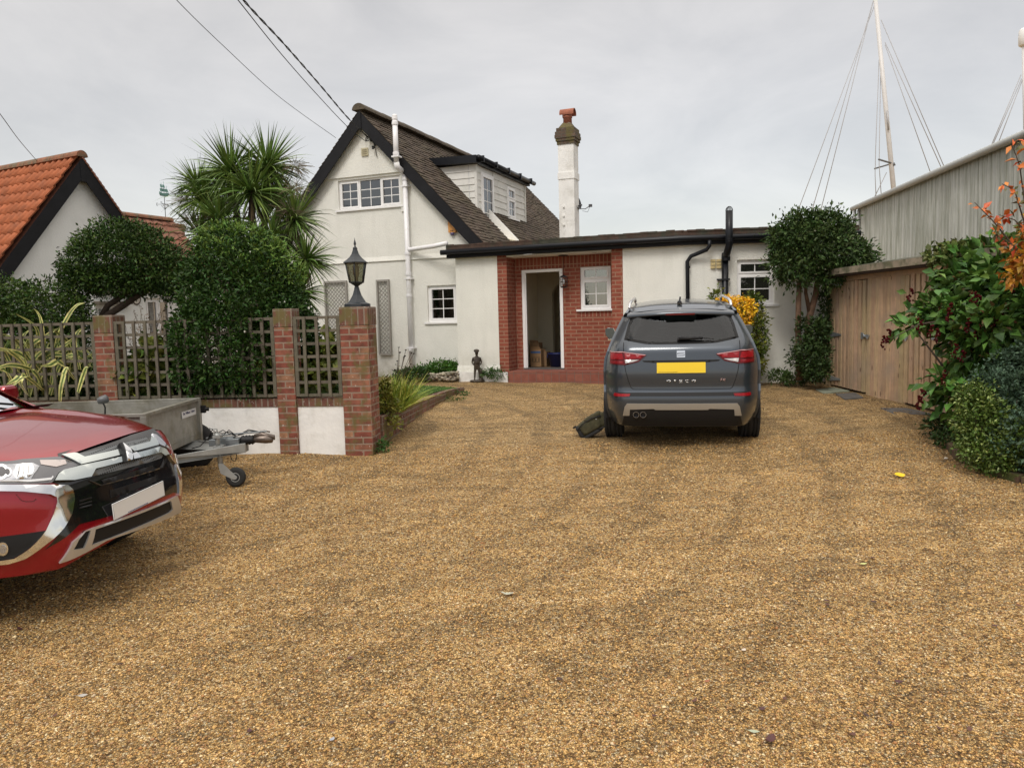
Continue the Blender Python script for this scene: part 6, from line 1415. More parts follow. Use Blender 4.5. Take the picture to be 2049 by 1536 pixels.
bp1=gpt(1187,872); rk=empty('rucksack',(bp1.x,bp1.y,bp1.z),0,'olive green rucksack slumped on the gravel against the grey car rear wheel','rucksack')
M_ol=mat('olive_canvas',(.050,.045,.020),.85,var=.3,vscale=18,bump=.7,bscale=25,bdist=.02); M_bk=mat('black_canvas',(.012,.012,.012),.8,bump=.5,bscale=30)
MR=Matrix.Translation((0,0,.145))@Matrix.Rotation(R_(-12),4,'Z')@Matrix.Rotation(R_(-30),4,'Y')@Matrix.Diagonal((.95,.95,.85,1))
m=MB(); superell(m,(0,0,0),(.20,.11,.115),M=MR,bmp=.03); m.build('main_bag',M_ol,rk,uv=False)
m=MB(); superell(m,(-.02,-.09,.0),(.14,.05,.075),M=MR,bmp=.03); superell(m,(.05,-.03,.10),(.12,.09,.035),M=MR,bmp=.03); m.build('pocket',M_ol,rk,uv=False)
m=MB(); superell(m,(-.185,-.0,-.01),(.035,.105,.105),M=MR); superell(m,(-.05,-.03,-.105),(.14,.10,.03),M=MR); m.build('base_panel',M_bk,rk,uv=False)
m=MB()
for y in (-.145,-.06): m.tube([MR@Vector(p) for p in ((-.19,y*.8,.05),(-.1,y,.09),(.05,y-.01,.10),(.16,y*.8,.06))],.008,5)
m.tube([MR@Vector(p) for p in ((-.2,-.05,.10),(-.24,-.03,.10),(-.22,.02,.09))],.012,5); m.tube([MR@Vector(p) for p in ((.17,-.0,.05),(.25,.0,.10),(.24,.02,.02),(.18,.02,-.02))],.014,6); m.tube([MR@Vector(p) for p in ((.05,-.12,-.08),(.12,-.16,-.10),(.20,-.10,-.11))],.01,5); m.build('strap',M_bk,rk,uv=False)
m=MB(); c=MR@Vector((.09,-.13,.055)); superell(m,c,(.006,.006,.006),1,1,k=(6,8)); m.build('button',mat('white_button',(.7,.7,.68),.4),rk,uv=False)
def hpx(px,py,b):
    d=ray(px,py); o=O_; t=(b+o.dot(VV_))/(d.x*VV_.x+d.y*VV_.y); P=Vector((d.x*t,t,d.z*t+EYE)); dd=P-Vector((o.x,o.y,0)); return dd.dot(UV_),P.z
def cardbox(px0,px1,py0,py1,b,dep,label,colr,stripe):
    a0,zt=hpx(px0,py0,b); a1,zb_=hpx(px1,py1,b); zb_=.205; w_=a1-a0
    o=empty('cardboard_box',house.matrix_world@Vector(((a0+a1)/2,b+dep/2,zb_)),HYAW,label,'box','cardboard boxes in the hall')
    m=MB(); h=zt-zb_; m.box((-w_/2,-dep/2,0),(w_/2,dep/2,h)); m.build('carton',mat(colr[0],colr[1],.85,var=.12,vscale=10),o,bevel=.004)
    m=MB(); m.prism([(-w_/2,-dep/2,h),(-w_/2+.01,-dep/2-.02,h+.06),(w_/2-.02,-dep/2-.02,h+.05),(w_/2,-dep/2,h)],(0,.004,0)); m.build('flap',MATS[colr[0]],o)
    if stripe:
        m=MB(); m.box((-w_/2+.01,-dep/2-.003,h*.78),(w_/2-.01,-dep/2-.001,h*.90)); m.build('printed_band',mat('blue_print',(.05,.10,.22),.7),o)
        m=MB()
        for x in (-.3,.0,.3): m.box((x*w_-.015,-dep/2-.003,h*.32),(x*w_+.015,-dep/2-.001,h*.5))
        m.box((-.4*w_,-dep/2-.003,h*.53),(.4*w_,-dep/2-.001,h*.56)); m.box((-.4*w_,-dep/2-.003,h*.26),(.4*w_,-dep/2-.001,h*.29)); m.build('printed_mark',mat('dark_print',(.10,.06,.03),.7),o)
cardbox(1061,1083,699,733,.95,.28,'nearest cardboard box with blue band on the hall floor',('carton_brown',(.26,.155,.075)),True)
cardbox(1060,1079,686,733,1.30,.25,'tall plain cardboard box standing behind the blue-banded box',('carton_plain',(.23,.14,.07)),False)
cardbox(1082,1094,704,733,1.12,.26,'small cardboard box just right of the blue-banded one',('carton_dark',(.20,.12,.06)),False)
a,z=hpx(1108,705,.95); o=empty('storage_tub',house.matrix_world@Vector((a+.05,1.05,.205)),HYAW,'dark blue plastic tub on the hall floor inside the front door','tub')
m=MB(); m.smooth=True; m.lathe([(.15,0),(.20,.26),(.215,.265),(.215,.28),(.195,.28),(.145,.02),(.001,.02)],24); m.build('tub',mat('navy_plastic',(.012,.02,.10),.4),o)
m=MB(); m.tube([(-.205,0,.25),(-.23,0,.20),(-.2,0,.17)],.01,6); m.build('handle',MATS['navy_plastic'],o)
il=empty('hall_wall_light',house.matrix_world@Vector((1.98,1.9,1.90)),HYAW,'dark iron wall light inside the hall below the arch','wall light')
m=MB(); m.tube([(0,.1,.08),(0,0,.12),(0,-.03,.02),(0,0,-.03)],.008,6); m.lathe([(.001,-.12),(.03,-.10),(.04,0),(.02,.03)],8,(0,-.03,0)); m.build('bracket',MATS['lantern_iron'],il)
# ================================================================ PLANTS
def leafmesh(name,P,D,L,Wd,mt,parent,up=None,cup=.25,jit=.35,sz=.35,droop=0,quad=False):
    """P base points, D outward directions; one folded leaf per point"""
    P=np.asarray(P,float); n=len(P); D=np.asarray(D,float)
    D=D/np.linalg.norm(D,axis=1,keepdims=True)+nrs.normal(0,jit,(n,3)); D[:,2]-=droop; D/=np.linalg.norm(D,axis=1,keepdims=True)
    A=nrs.normal(0,1,(n,3)); S=np.cross(D,A); S/=np.linalg.norm(S,axis=1,keepdims=True); U=np.cross(S,D)
    flip=np.where(U[:,2:3]<0,-1,1); U*=flip; S*=flip
    s=(1+nrs.uniform(-sz,sz,(n,1))); Ln=L*s; Wn=Wd*s
    b=P; mid=P+D*Ln*.45+U*Ln*.06; tip=P+D*Ln-U*Ln*.10
    l=P+D*Ln*.42+S*Wn*.5+U*Wn*cup; r=P+D*Ln*.42-S*Wn*.5+U*Wn*cup
    V=np.stack([b,l,tip,r],1).reshape(-1,3)
    i=np.arange(n)*4
    F2=np.stack([i,i+1,i+2,i,i+2,i+3],1).reshape(-1)
    me=bpy.data.meshes.new(name); me.vertices.add(4*n); me.vertices.foreach_set('co',V.ravel()); me.loops.add(6*n); me.loops.foreach_set('vertex_index',F2.astype(np.int32))
    me.polygons.add(2*n); me.polygons.foreach_set('loop_start',np.arange(0,6*n,3,dtype=np.int32)); me.polygons.foreach_set('loop_total',np.full(2*n,3,dtype=np.int32))
    me.update(calc_edges=True); me.materials.append(mt); o=bpy.data.objects.new(name,me); COL.objects.link(o)
    if parent is not None: o.parent=parent; 
    return o
def tufts(ells,K,mper,spread,shell=.25,bump=.10,seed=0,zmin=None,inner=.12):
    rs=np.random.RandomState(seed); ar=np.array([e[1][0]*e[1][1]+e[1][1]*e[1][2]+e[1][0]*e[1][2] for e in ells]); pr=ar/ar.sum()
    P=[];D=[]; idx=rs.choice(len(ells),K,p=pr)
    for k in idx:
        c,r=ells[k]; u=rs.normal(0,1,3); u/=np.linalg.norm(u)
        rad=1-shell*rs.rand()**1.4 if rs.rand()>inner else rs.uniform(.3,.8)
        rad*=1+bump*math.sin(5.1*u[0]+3*u[2]+k)*math.sin(4.3*u[1]+2.1*u[2]+2*k)+.03*rs.normal()
        p=np.array(c)+u*rad*np.array(r)
        if zmin is not None and p[2]<zmin: continue
        # leaves buried inside another blob are skipped when deep
        deep=False
        for k2,(c2,r2_) in enumerate(ells):
            if k2!=k and (((p-np.array(c2))/np.array(r2_))**2).sum()<.45: deep=True
        if deep: continue
        nn=u/np.array(r); nn/=np.linalg.norm(nn); nn=nn+np.array([0,0,.25]); 
        for j in range(mper):
            o=rs.normal(0,1,3); d=nn+o*.9; P.append(p+o*spread*rs.rand()); D.append(d)
    return np.array(P),np.array(D)
def leafmat(name,col,isl=.35,rough=.5,col2=None,spec=.25,c2=(.45,.6),c2scale=6):
    return mat(name,col,rough,isl=isl,spec=spec,col2=col2,c2scale=c2scale,c2lo=c2[0],c2hi=c2[1])
def wv_(px,py,Y): v=at(px,py,Y); return (v.x,v.y,v.z)
def ell(px,py,Y,rx,rz,ry=None):   # radii in pixels (x,z) converted at depth Y
    k=Y/1500.0; return (wv_(px,py,Y),(rx*k,(ry if ry else rx*k),rz*k))
M_bark=mat('bark',(.065,.045,.032),.9,var=.3,vscale=15,bump=.8,bscale=30,bdist=.02)
def plant(name,base,label,cat,group=None): return empty(name,base,0,label,cat,group)
def rel(P,o): return np.asarray(P)-np.array(o.location)
# big clipped shrub
Y=9.6
E1=[ell(400,700,9.0,54,95,.38),ell(500,720,8.98,50,72,.36),ell(575,690,9.35,58,110,.45),ell(490,740,9.3,140,55,.5),ell(445,700,9.0,72,88,.42),ell(470,650,9.05,62,70,.40),ell(492,640,Y,128,150,.90),ell(478,540,Y,92,85,.70),ell(505,720,Y-.05,118,75,.85),ell(430,690,Y,80,85,.6),ell(560,680,Y,68,90,.7)]
o=plant('rounded_shrub',(E1[6][0][0],Y,.12),'large rounded dark green clipped shrub bulging through the trellis behind the wall','shrub')
P,D=tufts(E1,8800,8,.05,seed=1,zmin=.38)
M_l1=leafmat('shrub_leaf',(.028,.066,.010),.45); leafmesh('foliage',rel(P,o),D,.055,.026,M_l1,o)
P,D=tufts([ell(480,500,Y,80,50,.6),ell(540,545,Y,60,55,.5)],650,8,.05,shell=.12,seed=2,inner=0); leafmesh('young_leaves',rel(P,o),D,.05,.022,leafmat('young_leaf',(.11,.19,.03),.3),o)
P,D=tufts(E1,150,1,.02,shell=.02,seed=3,zmin=.5,inner=0); wf=leafmesh('white_flowers',rel(P,o),D,.028,.026,mat('petal_white',(.65,.65,.58),.6),o); wf['kind']='stuff'
m=MB(); 
for k in range(5): m.tube([(.1*k-.2,0,-.1),(.15*k-.3,.05,.5),(.25*k-.5,.1,1.2)],[.03,.022,.01],7)
m.build('stems',M_bark,o)
# small umbrella tree
Y=11.3
E2=[ell(250,500,Y,92,58,.62),ell(200,525,Y,70,52,.5),ell(310,535,Y,66,50,.5),ell(165,560,Y,42,34,.35),ell(345,565,Y,34,36,.3),ell(240,560,Y,85,32,.5)]
o=plant('umbrella_tree',at(195,700,Y),'small dark evergreen tree with leaning trunk in front of the brown-tiled wing','tree')
P,D=tufts(E2,4300,8,.05,seed=4,inner=.38); leafmesh('crown',rel(P,o),D,.048,.024,leafmat('umbrella_leaf',(.026,.060,.010),.45,col2=(.060,.105,.018)),o)
m=MB(); q=Vector(o.location)
def V3(px,py,Y_): return at(px,py,Y_)-q
m.tube([V3(190,700,Y),V3(200,640,Y),V3(245,612,Y),V3(285,585,Y),V3(300,555,Y)],[.06,.055,.05,.04,.025],9); m.tube([V3(195,650,Y),V3(215,612,Y),V3(255,585,Y),V3(262,560,Y),V3(250,520,Y)],[.05,.045,.04,.03,.015],8)
m.tube([V3(285,585,Y),V3(320,565,Y),V3(345,545,Y)],[.03,.02,.01],7); m.tube([V3(258,583,Y),V3(230,560,Y),V3(200,540,Y)],[.03,.02,.01],7); m.tube([V3(285,590,Y),V3(275,565,Y),V3(285,530,Y)],[.03,.02,.012],7); m.build('trunk',M_bark,o)
# hedge far left
Y=10.9
E3=[ell(20,620,Y,70,62,.6),ell(95,618,Y,65,58,.6),ell(150,640,Y,30,50,.4),ell(-60,620,Y,70,66,.6),ell(60,680,Y,110,60,.7),ell(-150,630,Y,80,66,.6)]
o=plant('hedge',at(60,720,Y),'dark green hedge at the far left below the orange roof gable','hedge')
P,D=tufts(E3,4600,7,.05,seed=5,inner=.35); leafmesh('foliage',rel(P,o),D,.05,.024,leafmat('hedge_leaf',(.030,.068,.011),.5,col2=(.08,.125,.022)),o)
# cordyline palm
o=plant('cordyline_palm',at(520,800,13.0),'tall spiky cordyline palm with many leaf rosettes beside the house gable','palm tree')
q=Vector(o.location)
M_cord=mat('cordyline_leaf',(.12,.19,.042),.42,isl=.5,spec=.35); M_cord2=mat('cordyline_dead',(.17,.13,.06),.8,isl=.3)
heads=[(503,385,12.8,.80,95,0),(462,345,13.0,.76,85,0),(535,335,13.2,.74,80,0),(408,395,13.3,.70,70,0),(440,440,12.7,.64,65,0),(400,470,13.4,.60,50,0),(590,440,13.0,.66,65,0),(612,520,12.9,.62,70,0),(600,585,12.8,.58,60,0),(560,400,13.5,.64,60,0),(470,500,12.6,.50,40,0),(545,475,12.7,.55,50,0),(395,370,13.5,.55,40,0)]
lv=MB(); dv_=MB()
def blade(mb,c,d,L,w0,drp,seg=5):
    d=d.normalized(); side_=d.cross(Vector((0,0,1)))
    if side_.length<.05: side_=Vector((1,0,0))
    side_.normalize(); rot=Matrix.Rotation(rnd.uniform(-.9,.9),3,d); side_=rot@side_
    pts=[]; p=Vector(c); dd=d.copy()
    for i in range(seg+1):
        t=i/seg; w_=w0*(.55+1.2*t if t<.35 else (1.0-t)*1.50+.02)
        pts.append((p-side_*w_/2,p+side_*w_/2)); dd=(dd+Vector((0,0,-drp*t*1.2/seg))).normalized(); p=p+dd*L/seg
    v=[x for pr in pts for x in pr]; mb.add(v,[(2*i,2*i+1,2*i+3,2*i+2) for i in range(seg)])
for hx,hy,hY,L,n,_ in heads:
    c=at(hx,hy,hY)-q
    for k in range(int(n*3.2)):
        u=Vector(nrs.normal(0,1,3)); u.normalize()
        el=rnd.uniform(-.75,1.0); u=Vector((u.x,u.y,0)).normalized()*math.sqrt(max(0,1-el*el))+Vector((0,0,el)); 
        LL=L*rnd.uniform(.72,1.2); dr=.25 if el>.5 else (1.3 if el>-.2 else .9)
        blade(lv,c+u*.03,u,LL,.034,dr)
    for k in range(16):
        a=rnd.uniform(0,6.28); blade(dv_,c-Vector((0,0,.12)),Vector((math.cos(a)*.5,math.sin(a)*.5,-1)),L*.8,.026,.5)
lv.build('leaves',M_cord,o,uv=False); dv_.build('dead_leaves',M_cord2,o,uv=False)
for hx,hy,hY in ((590,375,12.9),(575,420,12.8),(380,440,13.2),(370,400,13.3),(470,560,12.6),(410,510,13.0),(590,330,13.2)):
    fl=MB(); c=at(hx,hy,hY)-q
    for k in range(95):
        u=Vector(nrs.normal(0,1,3)).normalized(); u.z=u.z*.7-.15; a=c+u*rnd.uniform(.02,.12); fl.tube([a,a+u*rnd.uniform(.12,.30)+Vector((0,0,rnd.uniform(-.05,.02)))],.0035,3,cap=False)
    fl.build('flower_cluster',mat('seed_head',(.20,.16,.10),.9,isl=.3),o,uv=False)
tr=MB()
for hx,hy,hY,L,n,_ in heads[:10]:
    c=at(hx,hy,hY)-q; b0=Vector((rnd.uniform(-.12,.12),rnd.uniform(-.1,.1),0)); mid=Vector((c.x*.45,c.y*.4,c.z*.55)); tr.tube([b0,mid,c],[.09,.075,.05],8)
tr.build('trunk',mat('palm_bark',(.11,.085,.06),.9,var=.3,vscale=20,bump=.8),o)
# yellow striped phormium
M_ph=mat('phormium_leaf',(.62,.60,.22),.45,isl=.3); M_ph2=mat('phormium_green',(.10,.16,.035),.45,isl=.3)
def bladepx(mb,pts,w0,mbs=None):
    P_=[at(*p)-q for p in pts]; out=[]; K=14
    for i in range(K+1):
        t=i/K*(len(P_)-1); k=min(int(t),len(P_)-2); f=t-k; p0=P_[max(k-1,0)];p1=P_[k];p2=P_[k+1];p3=P_[min(k+2,len(P_)-1)]
        out.append(.5*((2*p1)+(p2-p0)*f+(2*p0-5*p1+4*p2-p3)*f*f+(3*p1-p0-3*p2+p3)*f**3))
    sd_=None; L=[];R2=[];C=[]
    for i,p in enumerate(out):
        t=(out[min(i+1,K)]-out[max(i-1,0)]).normalized(); s_=t.cross(Vector((0,1,0)) if abs(t.y)<.8 else Vector((1,0,0))).normalized(); s_=(s_+Vector((0,.35,0))).normalized()
        w_=w0*(1 if i<K*.55 else max(.04,(K-i)/(K*.45)))*(.7+.3*min(1,i/4)); L.append(p-s_*w_/2); R2.append(p+s_*w_/2); C.append((p-s_*w_*.18,p+s_*w_*.18))
    for i in range(K):
        mb.add([L[i],C[i][0],C[i+1][0],L[i+1]],[(0,1,2,3)]); mb.add([C[i][1],R2[i],R2[i+1],C[i+1][1]],[(0,1,2,3)]); (mbs or mb).add([C[i][0],C[i][1],C[i+1][1],C[i+1][0]],[(0,1,2,3)])
o=plant('striped_flax',at(60,790,9.35),'yellow and green striped flax with arching blades at the left trellis','flax plant'); q=Vector(o.location)
a_=MB(); g_=MB()
base=lambda x:(x,800,9.4)
arcs=[[(60,790,9.4),(75,700,9.3),(72,655,9.2),(32,628,9.1)],[(70,790,9.4),(85,700,9.3),(82,640,9.2),(68,617,9.2)],[(100,790,9.4),(112,690,9.3),(132,640,9.1),(152,612,8.9),(170,606,8.8)],[(60,795,9.4),(50,720,8.9),(22,702,8.6),(-8,702,8.5)],[(60,760,8.9),(45,725,8.7),(8,699,8.55),(-30,712,8.5)],
 [(150,760,8.9),(120,724,8.6),(100,730,8.55),(80,732,8.55)],[(120,800,9.0),(124,760,8.55),(132,738,8.5),(138,738,8.5)],[(120,803,8.6),(122,775,8.5),(130,745,8.5),(138,737,8.5)],[(156,785,8.6),(165,755,8.55),(172,737,8.5),(176,736,8.5)],[(85,780,8.8),(50,752,8.6),(30,760,8.5),(10,772,8.45)],[(55,790,8.7),(40,765,8.5),(45,755,8.5),(22,775,8.4)],
 [(40,800,9.2),(10,740,8.8),(-20,745,8.6),(-50,760,8.5)],[(90,790,9.3),(70,745,8.7),(20,730,8.5),(-20,745,8.4)],[(160,740,9.2),(150,690,9.1),(155,665,9.1),(172,655,9.1)],[(70,790,9.4),(95,720,9.3),(130,690,9.2),(168,662,9.1)],[(40,790,9.4),(30,720,9.3),(45,675,9.2),(60,660,9.1)],[(50,780,9.4),(90,720,9.3),(120,710,9.2),(160,725,9.2)],[(110,780,9.4),(60,720,9.3),(30,680,9.2),(-5,665,9.2)],[(80,780,9.4),(30,740,9.3),(0,690,9.2),(-30,680,9.2)],
 [(100,790,9.4),(120,730,9.3),(145,710,9.2),(185,735,9.2)],[(70,790,9.4),(60,700,9.3),(95,670,9.2),(120,655,9.1)],[(130,790,9.4),(140,700,9.3),(120,670,9.2),(90,650,9.1)],[(30,790,9.4),(60,730,9.3),(90,700,9.2),(130,700,9.1)]]
for A in arcs: bladepx(a_,A,.068,g_)
for k in range(60):
    x=rnd.uniform(0,170); d=rnd.uniform(-90,90); A=[(x,790,9.5),(x+d*.4,730,9.4),(x+d*.8,690+rnd.uniform(-20,20),9.3),(x+d*1.2,700+rnd.uniform(-30,50),9.25)]; bladepx(a_ if k%2 else g_,A,.035,g_)
a_.build('yellow_blades',M_ph,o,uv=False); g_.build('green_blades',M_ph2,o,uv=False)
# leafy climbers and ground plants behind the trellis
def bush(name,ells,K,mper,L,Wd,mt,label,cat,seed,zmin=None,spread=.05,group=None,shell=.4,jit=.45,droop=0,stems=True,part='foliage',bump=.12):
    c=ells[0][0]; o=plant(name,(c[0],c[1],max(gz(c[0],c[1]),c[2]-ells[0][1][2])),label,cat,group)
    P,D=tufts(ells,K,mper,spread,shell=shell,seed=seed,zmin=zmin,bump=bump); leafmesh(part,rel(P,o),D,L,Wd,mt,o,jit=jit,droop=droop)
    if stems:
        m=MB()
        for e in ells:
            c_=Vector(e[0])-o.location; m.tube([(c_.x*.3,c_.y*.3,0),(c_.x*.8,c_.y*.8,c_.z*.6),(c_.x,c_.y,c_.z)],[.014,.009,.004],5)
        m.build('stems',M_bark,o)
    return o
M_vine=leafmat('vine_leaf',(.16,.18,.035),.35,col2=(.07,.12,.025)); M_dkl=leafmat('dark_leaf',(.022,.045,.009),.4)
bush('vine',[ell(285,755,9.15,34,38,.12),ell(310,735,9.2,30,50,.2)],210,3,.12,.11,M_vine,'yellow-green vine leaves behind the middle trellis, left of the round shrub','vine',11)
bush('vine',[ell(608,760,9.0,40,32,.15),ell(655,720,9.3,25,50,.2),ell(540,740,8.95,16,42,.1)],200,3,.12,.11,M_vine,'yellow-green vine leaves in the narrow trellis beside the lamp pillar','vine',12)
bush('ground_plant',[ell(300,770,9.6,70,60,.4),ell(180,770,9.7,60,60,.4),ell(60,770,9.9,110,60,.5),ell(420,780,9.5,60,40,.3)],1500,6,.07,.04,M_dkl,'dark low foliage filling the bed behind the left trellis','shrub',13)
bush('ground_plant',[ell(620,775,9.8,50,45,.4),ell(660,745,10.2,35,55,.4)],650,6,.07,.045,leafmat('mid_leaf',(.05,.10,.02),.4),'mid green foliage behind the narrow trellis','shrub',14)
# thin dry plant against the neighbour wall
o=plant('dry_shrub',at(290,740,9.8),'sparse twiggy dry plant with red-brown leaves against the white wall','shrub'); q=Vector(o.location); m=MB(); lf=[];ld=[]
for k in range(22):
    x=rnd.uniform(250,345); y=rnd.uniform(600,680); c=[at(290+rnd.uniform(-8,8),745,9.8)-q,at((290+x)/2+rnd.uniform(-12,12),(740+y)/2,9.8)-q,at(x,y,9.8+rnd.uniform(-.2,.2))-q]; m.tube(c,[.005,.0035,.002],4)
    for j in range(7): t=rnd.random(); p=c[1].lerp(c[2],t); lf.append(p+Vector(nrs.normal(0,.025,3))); ld.append((rnd.uniform(-1,1),rnd.uniform(-1,1),.3))
m.build('twigs',M_bark,o,uv=False); leafmesh('leaves',lf,ld,.035,.016,leafmat('redbrown_leaf',(.10,.06,.03),.4),o)
# bladed clump right of the lamp pillar
o=plant('iris_clump',at(800,815,9.75),'bright yellow-green arching grassy clump right of the lamp pillar','grass clump'); q=Vector(o.location); a_=MB(); b2=MB()
for k in range(620):
    bx0=rnd.uniform(-.22,.10); by0=rnd.uniform(-.35,.3); an=rnd.uniform(0,6.28); el=rnd.uniform(.5,1.25); d=Vector((math.cos(an)*math.cos(el),math.sin(an)*math.cos(el),math.sin(el)))
    blade(a_ if rnd.random()<.62 else b2,Vector((bx0,by0,-.02)),d,rnd.uniform(.34,.62),.015,.9,7)
a_.build('leaves',mat('iris_leaf',(.20,.27,.03),.45,isl=.35),o,uv=False); b2.build('older_leaves',mat('iris_old',(.42,.42,.07),.5,isl=.35),o,uv=False)
bush('yellow_fern',[ell(776,812,9.3,11,22,.08),ell(786,845,9.15,8,16,.05),ell(770,775,9.3,9,18,.08)],120,4,.06,.025,leafmat('fern_leaf',(.22,.21,.04),.4,col2=(.09,.10,.02)),'trailing yellowish weedy leaves hanging over the low brick wall by the pillar','weed',16)
bush('dark_ground_plant',[ell(778,812,9.9,16,12,.12)],110,5,.06,.03,M_dkl,'dark leaves at the foot of the grassy clump','weed',17)
# dry seed stalks
o=plant('dry_flower_stalks',at(800,800,10.0),'dark dry flower heads on thin stalks in front of the white gable wall','flower stalks'); q=Vector(o.location); m=MB(); h=MB()
for x,y in ((808,715),(795,722),(806,742),(818,738),(823,706),(812,700),(798,695),(790,740),(822,728),(800,705),(810,712),(828,707)):
    m.tube([at(792,790,10)-q,at((x+795)/2,(y+770)/2,10)-q,at(x,y,10)-q],.003,4); superell(h,at(x,y,10)-q,(rnd.uniform(.008,.02),.012,rnd.uniform(.006,.014)),1,1,k=(5,7))
m.build('stalks',mat('dry_stalk',(.07,.05,.03),.9),o,uv=False); h.build('seed_heads',mat('seed_dark',(.02,.015,.01),.9),o,uv=False)
# border against the gable: green cover and cobbles
bush('ground_cover',[ell(885,736,15.45,34,13,.2),ell(850,743,15.45,22,9,.2),ell(905,740,15.35,14,13,.15)],520,5,.05,.03,leafmat('cover_leaf',(.06,.14,.02),.35),'bright green ground cover along the foot of the gable wall','ground cover',18,stems=False)
bush('ground_cover',[ell(835,748,15.0,24,9,.2),ell(806,750,14.6,22,9,.2)],300,5,.05,.03,leafmat('cover_leaf2',(.04,.08,.02),.35),'darker green weeds under the white soil pipe','ground cover',19,stems=False)
o=plant('cobble_edging',at(880,757,15.0),'mixed flint and cobble border edging in front of the green ground cover','edging'); q=Vector(o.location); m=MB(); r3=random.Random(3)
for k in range(230):
    x=r3.uniform(838,918); t=(x-838)/80; y=r3.uniform(751-9*t,760); p=at(x,y,15.0+.15*r3.random())-q; superell(m,p,(r3.uniform(.02,.05),r3.uniform(.02,.04),r3.uniform(.015,.035)),.8,.8,k=(5,7))
m.build('cobbles',mat('cobble',(.30,.26,.20),.8,isl=.5),o,uv=False)
bush('weed',[ell(995,748,14.72,22,8,.1),ell(978,744,14.76,10,9,.08)],130,5,.04,.022,leafmat('weed_leaf',(.045,.10,.02),.35),'low green weed by the feet of the boy statue','weed',20,stems=False)
bush('weed',[ell(765,890,8.75,10,9,.05)],45,5,.035,.018,MATS['weed_leaf'],'tiny weed at the base of the lamp pillar','weed',21,stems=False)
bush('weed',[ell(906,801,12.3,26,5,.06),ell(925,787,12.9,12,5,.06)],130,4,.03,.015,MATS['weed_leaf'],'low weeds along the outer foot of the curved brick edging','weed',22,stems=False)
# yellow flowering shrub behind the grey car
Y=13.0
o=bush('flowering_shrub',[ell(1500,672,Y,32,64,.28),ell(1503,720,Y,26,48,.25),ell(1478,650,Y,34,45,.25),ell(1516,640,Y,14,42,.15),ell(1431,597,Y,13,18,.12),ell(1507,605,Y,16,20,.12)],1300,6,.055,.026,leafmat('euonymus_leaf',(.07,.11,.015),.45,col2=(.20,.20,.03)),'shrub with golden yellow top beside the rear of the grey car','shrub',23)
P,D=tufts([ell(1474,618,Y-.15,36,24,.2),ell(1452,608,Y-.15,20,14,.15),ell(1488,640,Y-.15,18,24,.15)],620,6,.03,shell=.2,seed=24,inner=.05); leafmesh('golden_flowers',rel(P,o),D,.034,.028,mat('golden',(.85,.50,.02),.5,isl=.2),o)
# tree right of the wing
Y=12.6
E4=[ell(1612,440,Y,24,16,.2),ell(1725,528,Y,18,12,.15),ell(1560,478,Y,18,26,.2),ell(1664,548,12.4,32,22,.2),ell(1640,490,Y,74,50,.6),ell(1600,475,Y,48,46,.4),ell(1690,520,Y,48,34,.4),ell(1590,530,Y,45,40,.4),ell(1655,455,Y,45,30,.35),ell(1715,510,Y,26,26,.3),ell(1578,505,Y,26,50,.3)]
o=plant('bay_tree',at(1625,780,Y),'dark glossy evergreen tree between the white wing and the timber shed','tree'); q=Vector(o.location)
P,D=tufts(E4,2700,8,.085,seed=25,inner=.2,bump=.26); leafmesh('crown',rel(P,o),D,.075,.03,leafmat('bay_leaf',(.040,.078,.018),.5,col2=(.060,.090,.026)),o,droop=.15)
P,D=tufts(E4,120,2,.02,shell=.03,seed=26,inner=0); leafmesh('pale_buds',rel(P,o),D,.03,.026,mat('bud_pale',(.35,.36,.24),.6),o)
m=MB()
m.tube([at(1600,760,Y)-q,at(1597,660,Y)-q,at(1598,600,Y)-q,at(1600,540,Y)-q],[.06,.048,.045,.03],9); m.tube([at(1622,760,Y+.1)-q,at(1617,690,Y+.1)-q,at(1618,640,Y+.1)-q,at(1632,590,Y+.1)-q,at(1640,530,Y+.1)-q],[.075,.07,.06,.05,.03],9); m.tube([at(1620,625,Y+.1)-q,at(1612,585,Y+.1)-q,at(1615,540,Y)-q],[.04,.03,.02],8); m.build('trunk',mat('bay_bark',(.13,.075,.045),.9,var=.4,vscale=12,bump=.8),o)
bush('climbing_shrub',[ell(1620,715,12.35,32,40,.3),ell(1632,670,12.5,20,36,.25),ell(1650,640,12.85,7,80,.15),ell(1602,655,12.55,5,26,.08),ell(1635,740,12.2,26,22,.2)],800,6,.06,.03,leafmat('rose_leaf',(.026,.050,.012),.4,col2=(.045,.075,.02)),'dark leafy shrub around the bay tree trunks, against the shed corner','shrub',27,bump=.25)
bush('bedding_plant',[ell(1560,752,13.0,22,10,.15),ell(1590,758,12.8,26,9,.15)],200,5,.05,.025,leafmat('bedding_leaf',(.06,.10,.025),.4),'small straggly plants between the grey car and the shed','plant',28,stems=False)
# big leafy shrub with dark red tassels at the right
E5=[ell(2000,600,8.3,80,90,.7),ell(1925,575,8.9,42,52,.4),ell(1960,660,8.0,65,60,.5),ell(1878,625,8.3,42,22,.25),ell(1825,652,8.1,26,8,.12),ell(2000,755,8.0,60,65,.5),ell(1935,790,7.9,40,24,.3),ell(1893,765,8.0,26,10,.15),ell(2090,650,8.0,110,130,.8),ell(1975,525,9.0,75,26,.6),ell(1925,845,7.9,16,12,.15),ell(2120,800,7.6,110,90,.7),ell(1960,710,8.0,38,30,.3)]
o=plant('tassel_shrub',(5.3,8.3,gz(5.3,8.3)),'large green shrub with hanging dark red flower tassels, spilling in front of the shed','shrub'); q=Vector(o.location)
P,D=tufts(E5,2500,4,.10,shell=.45,seed=30,inner=.25,bump=.22); leafmesh('foliage',rel(P,o),D,.13,.075,leafmat('tassel_leaf',(.085,.17,.030),.5,col2=(.040,.09,.018),rough=.42),o,droop=.35,jit=.3)
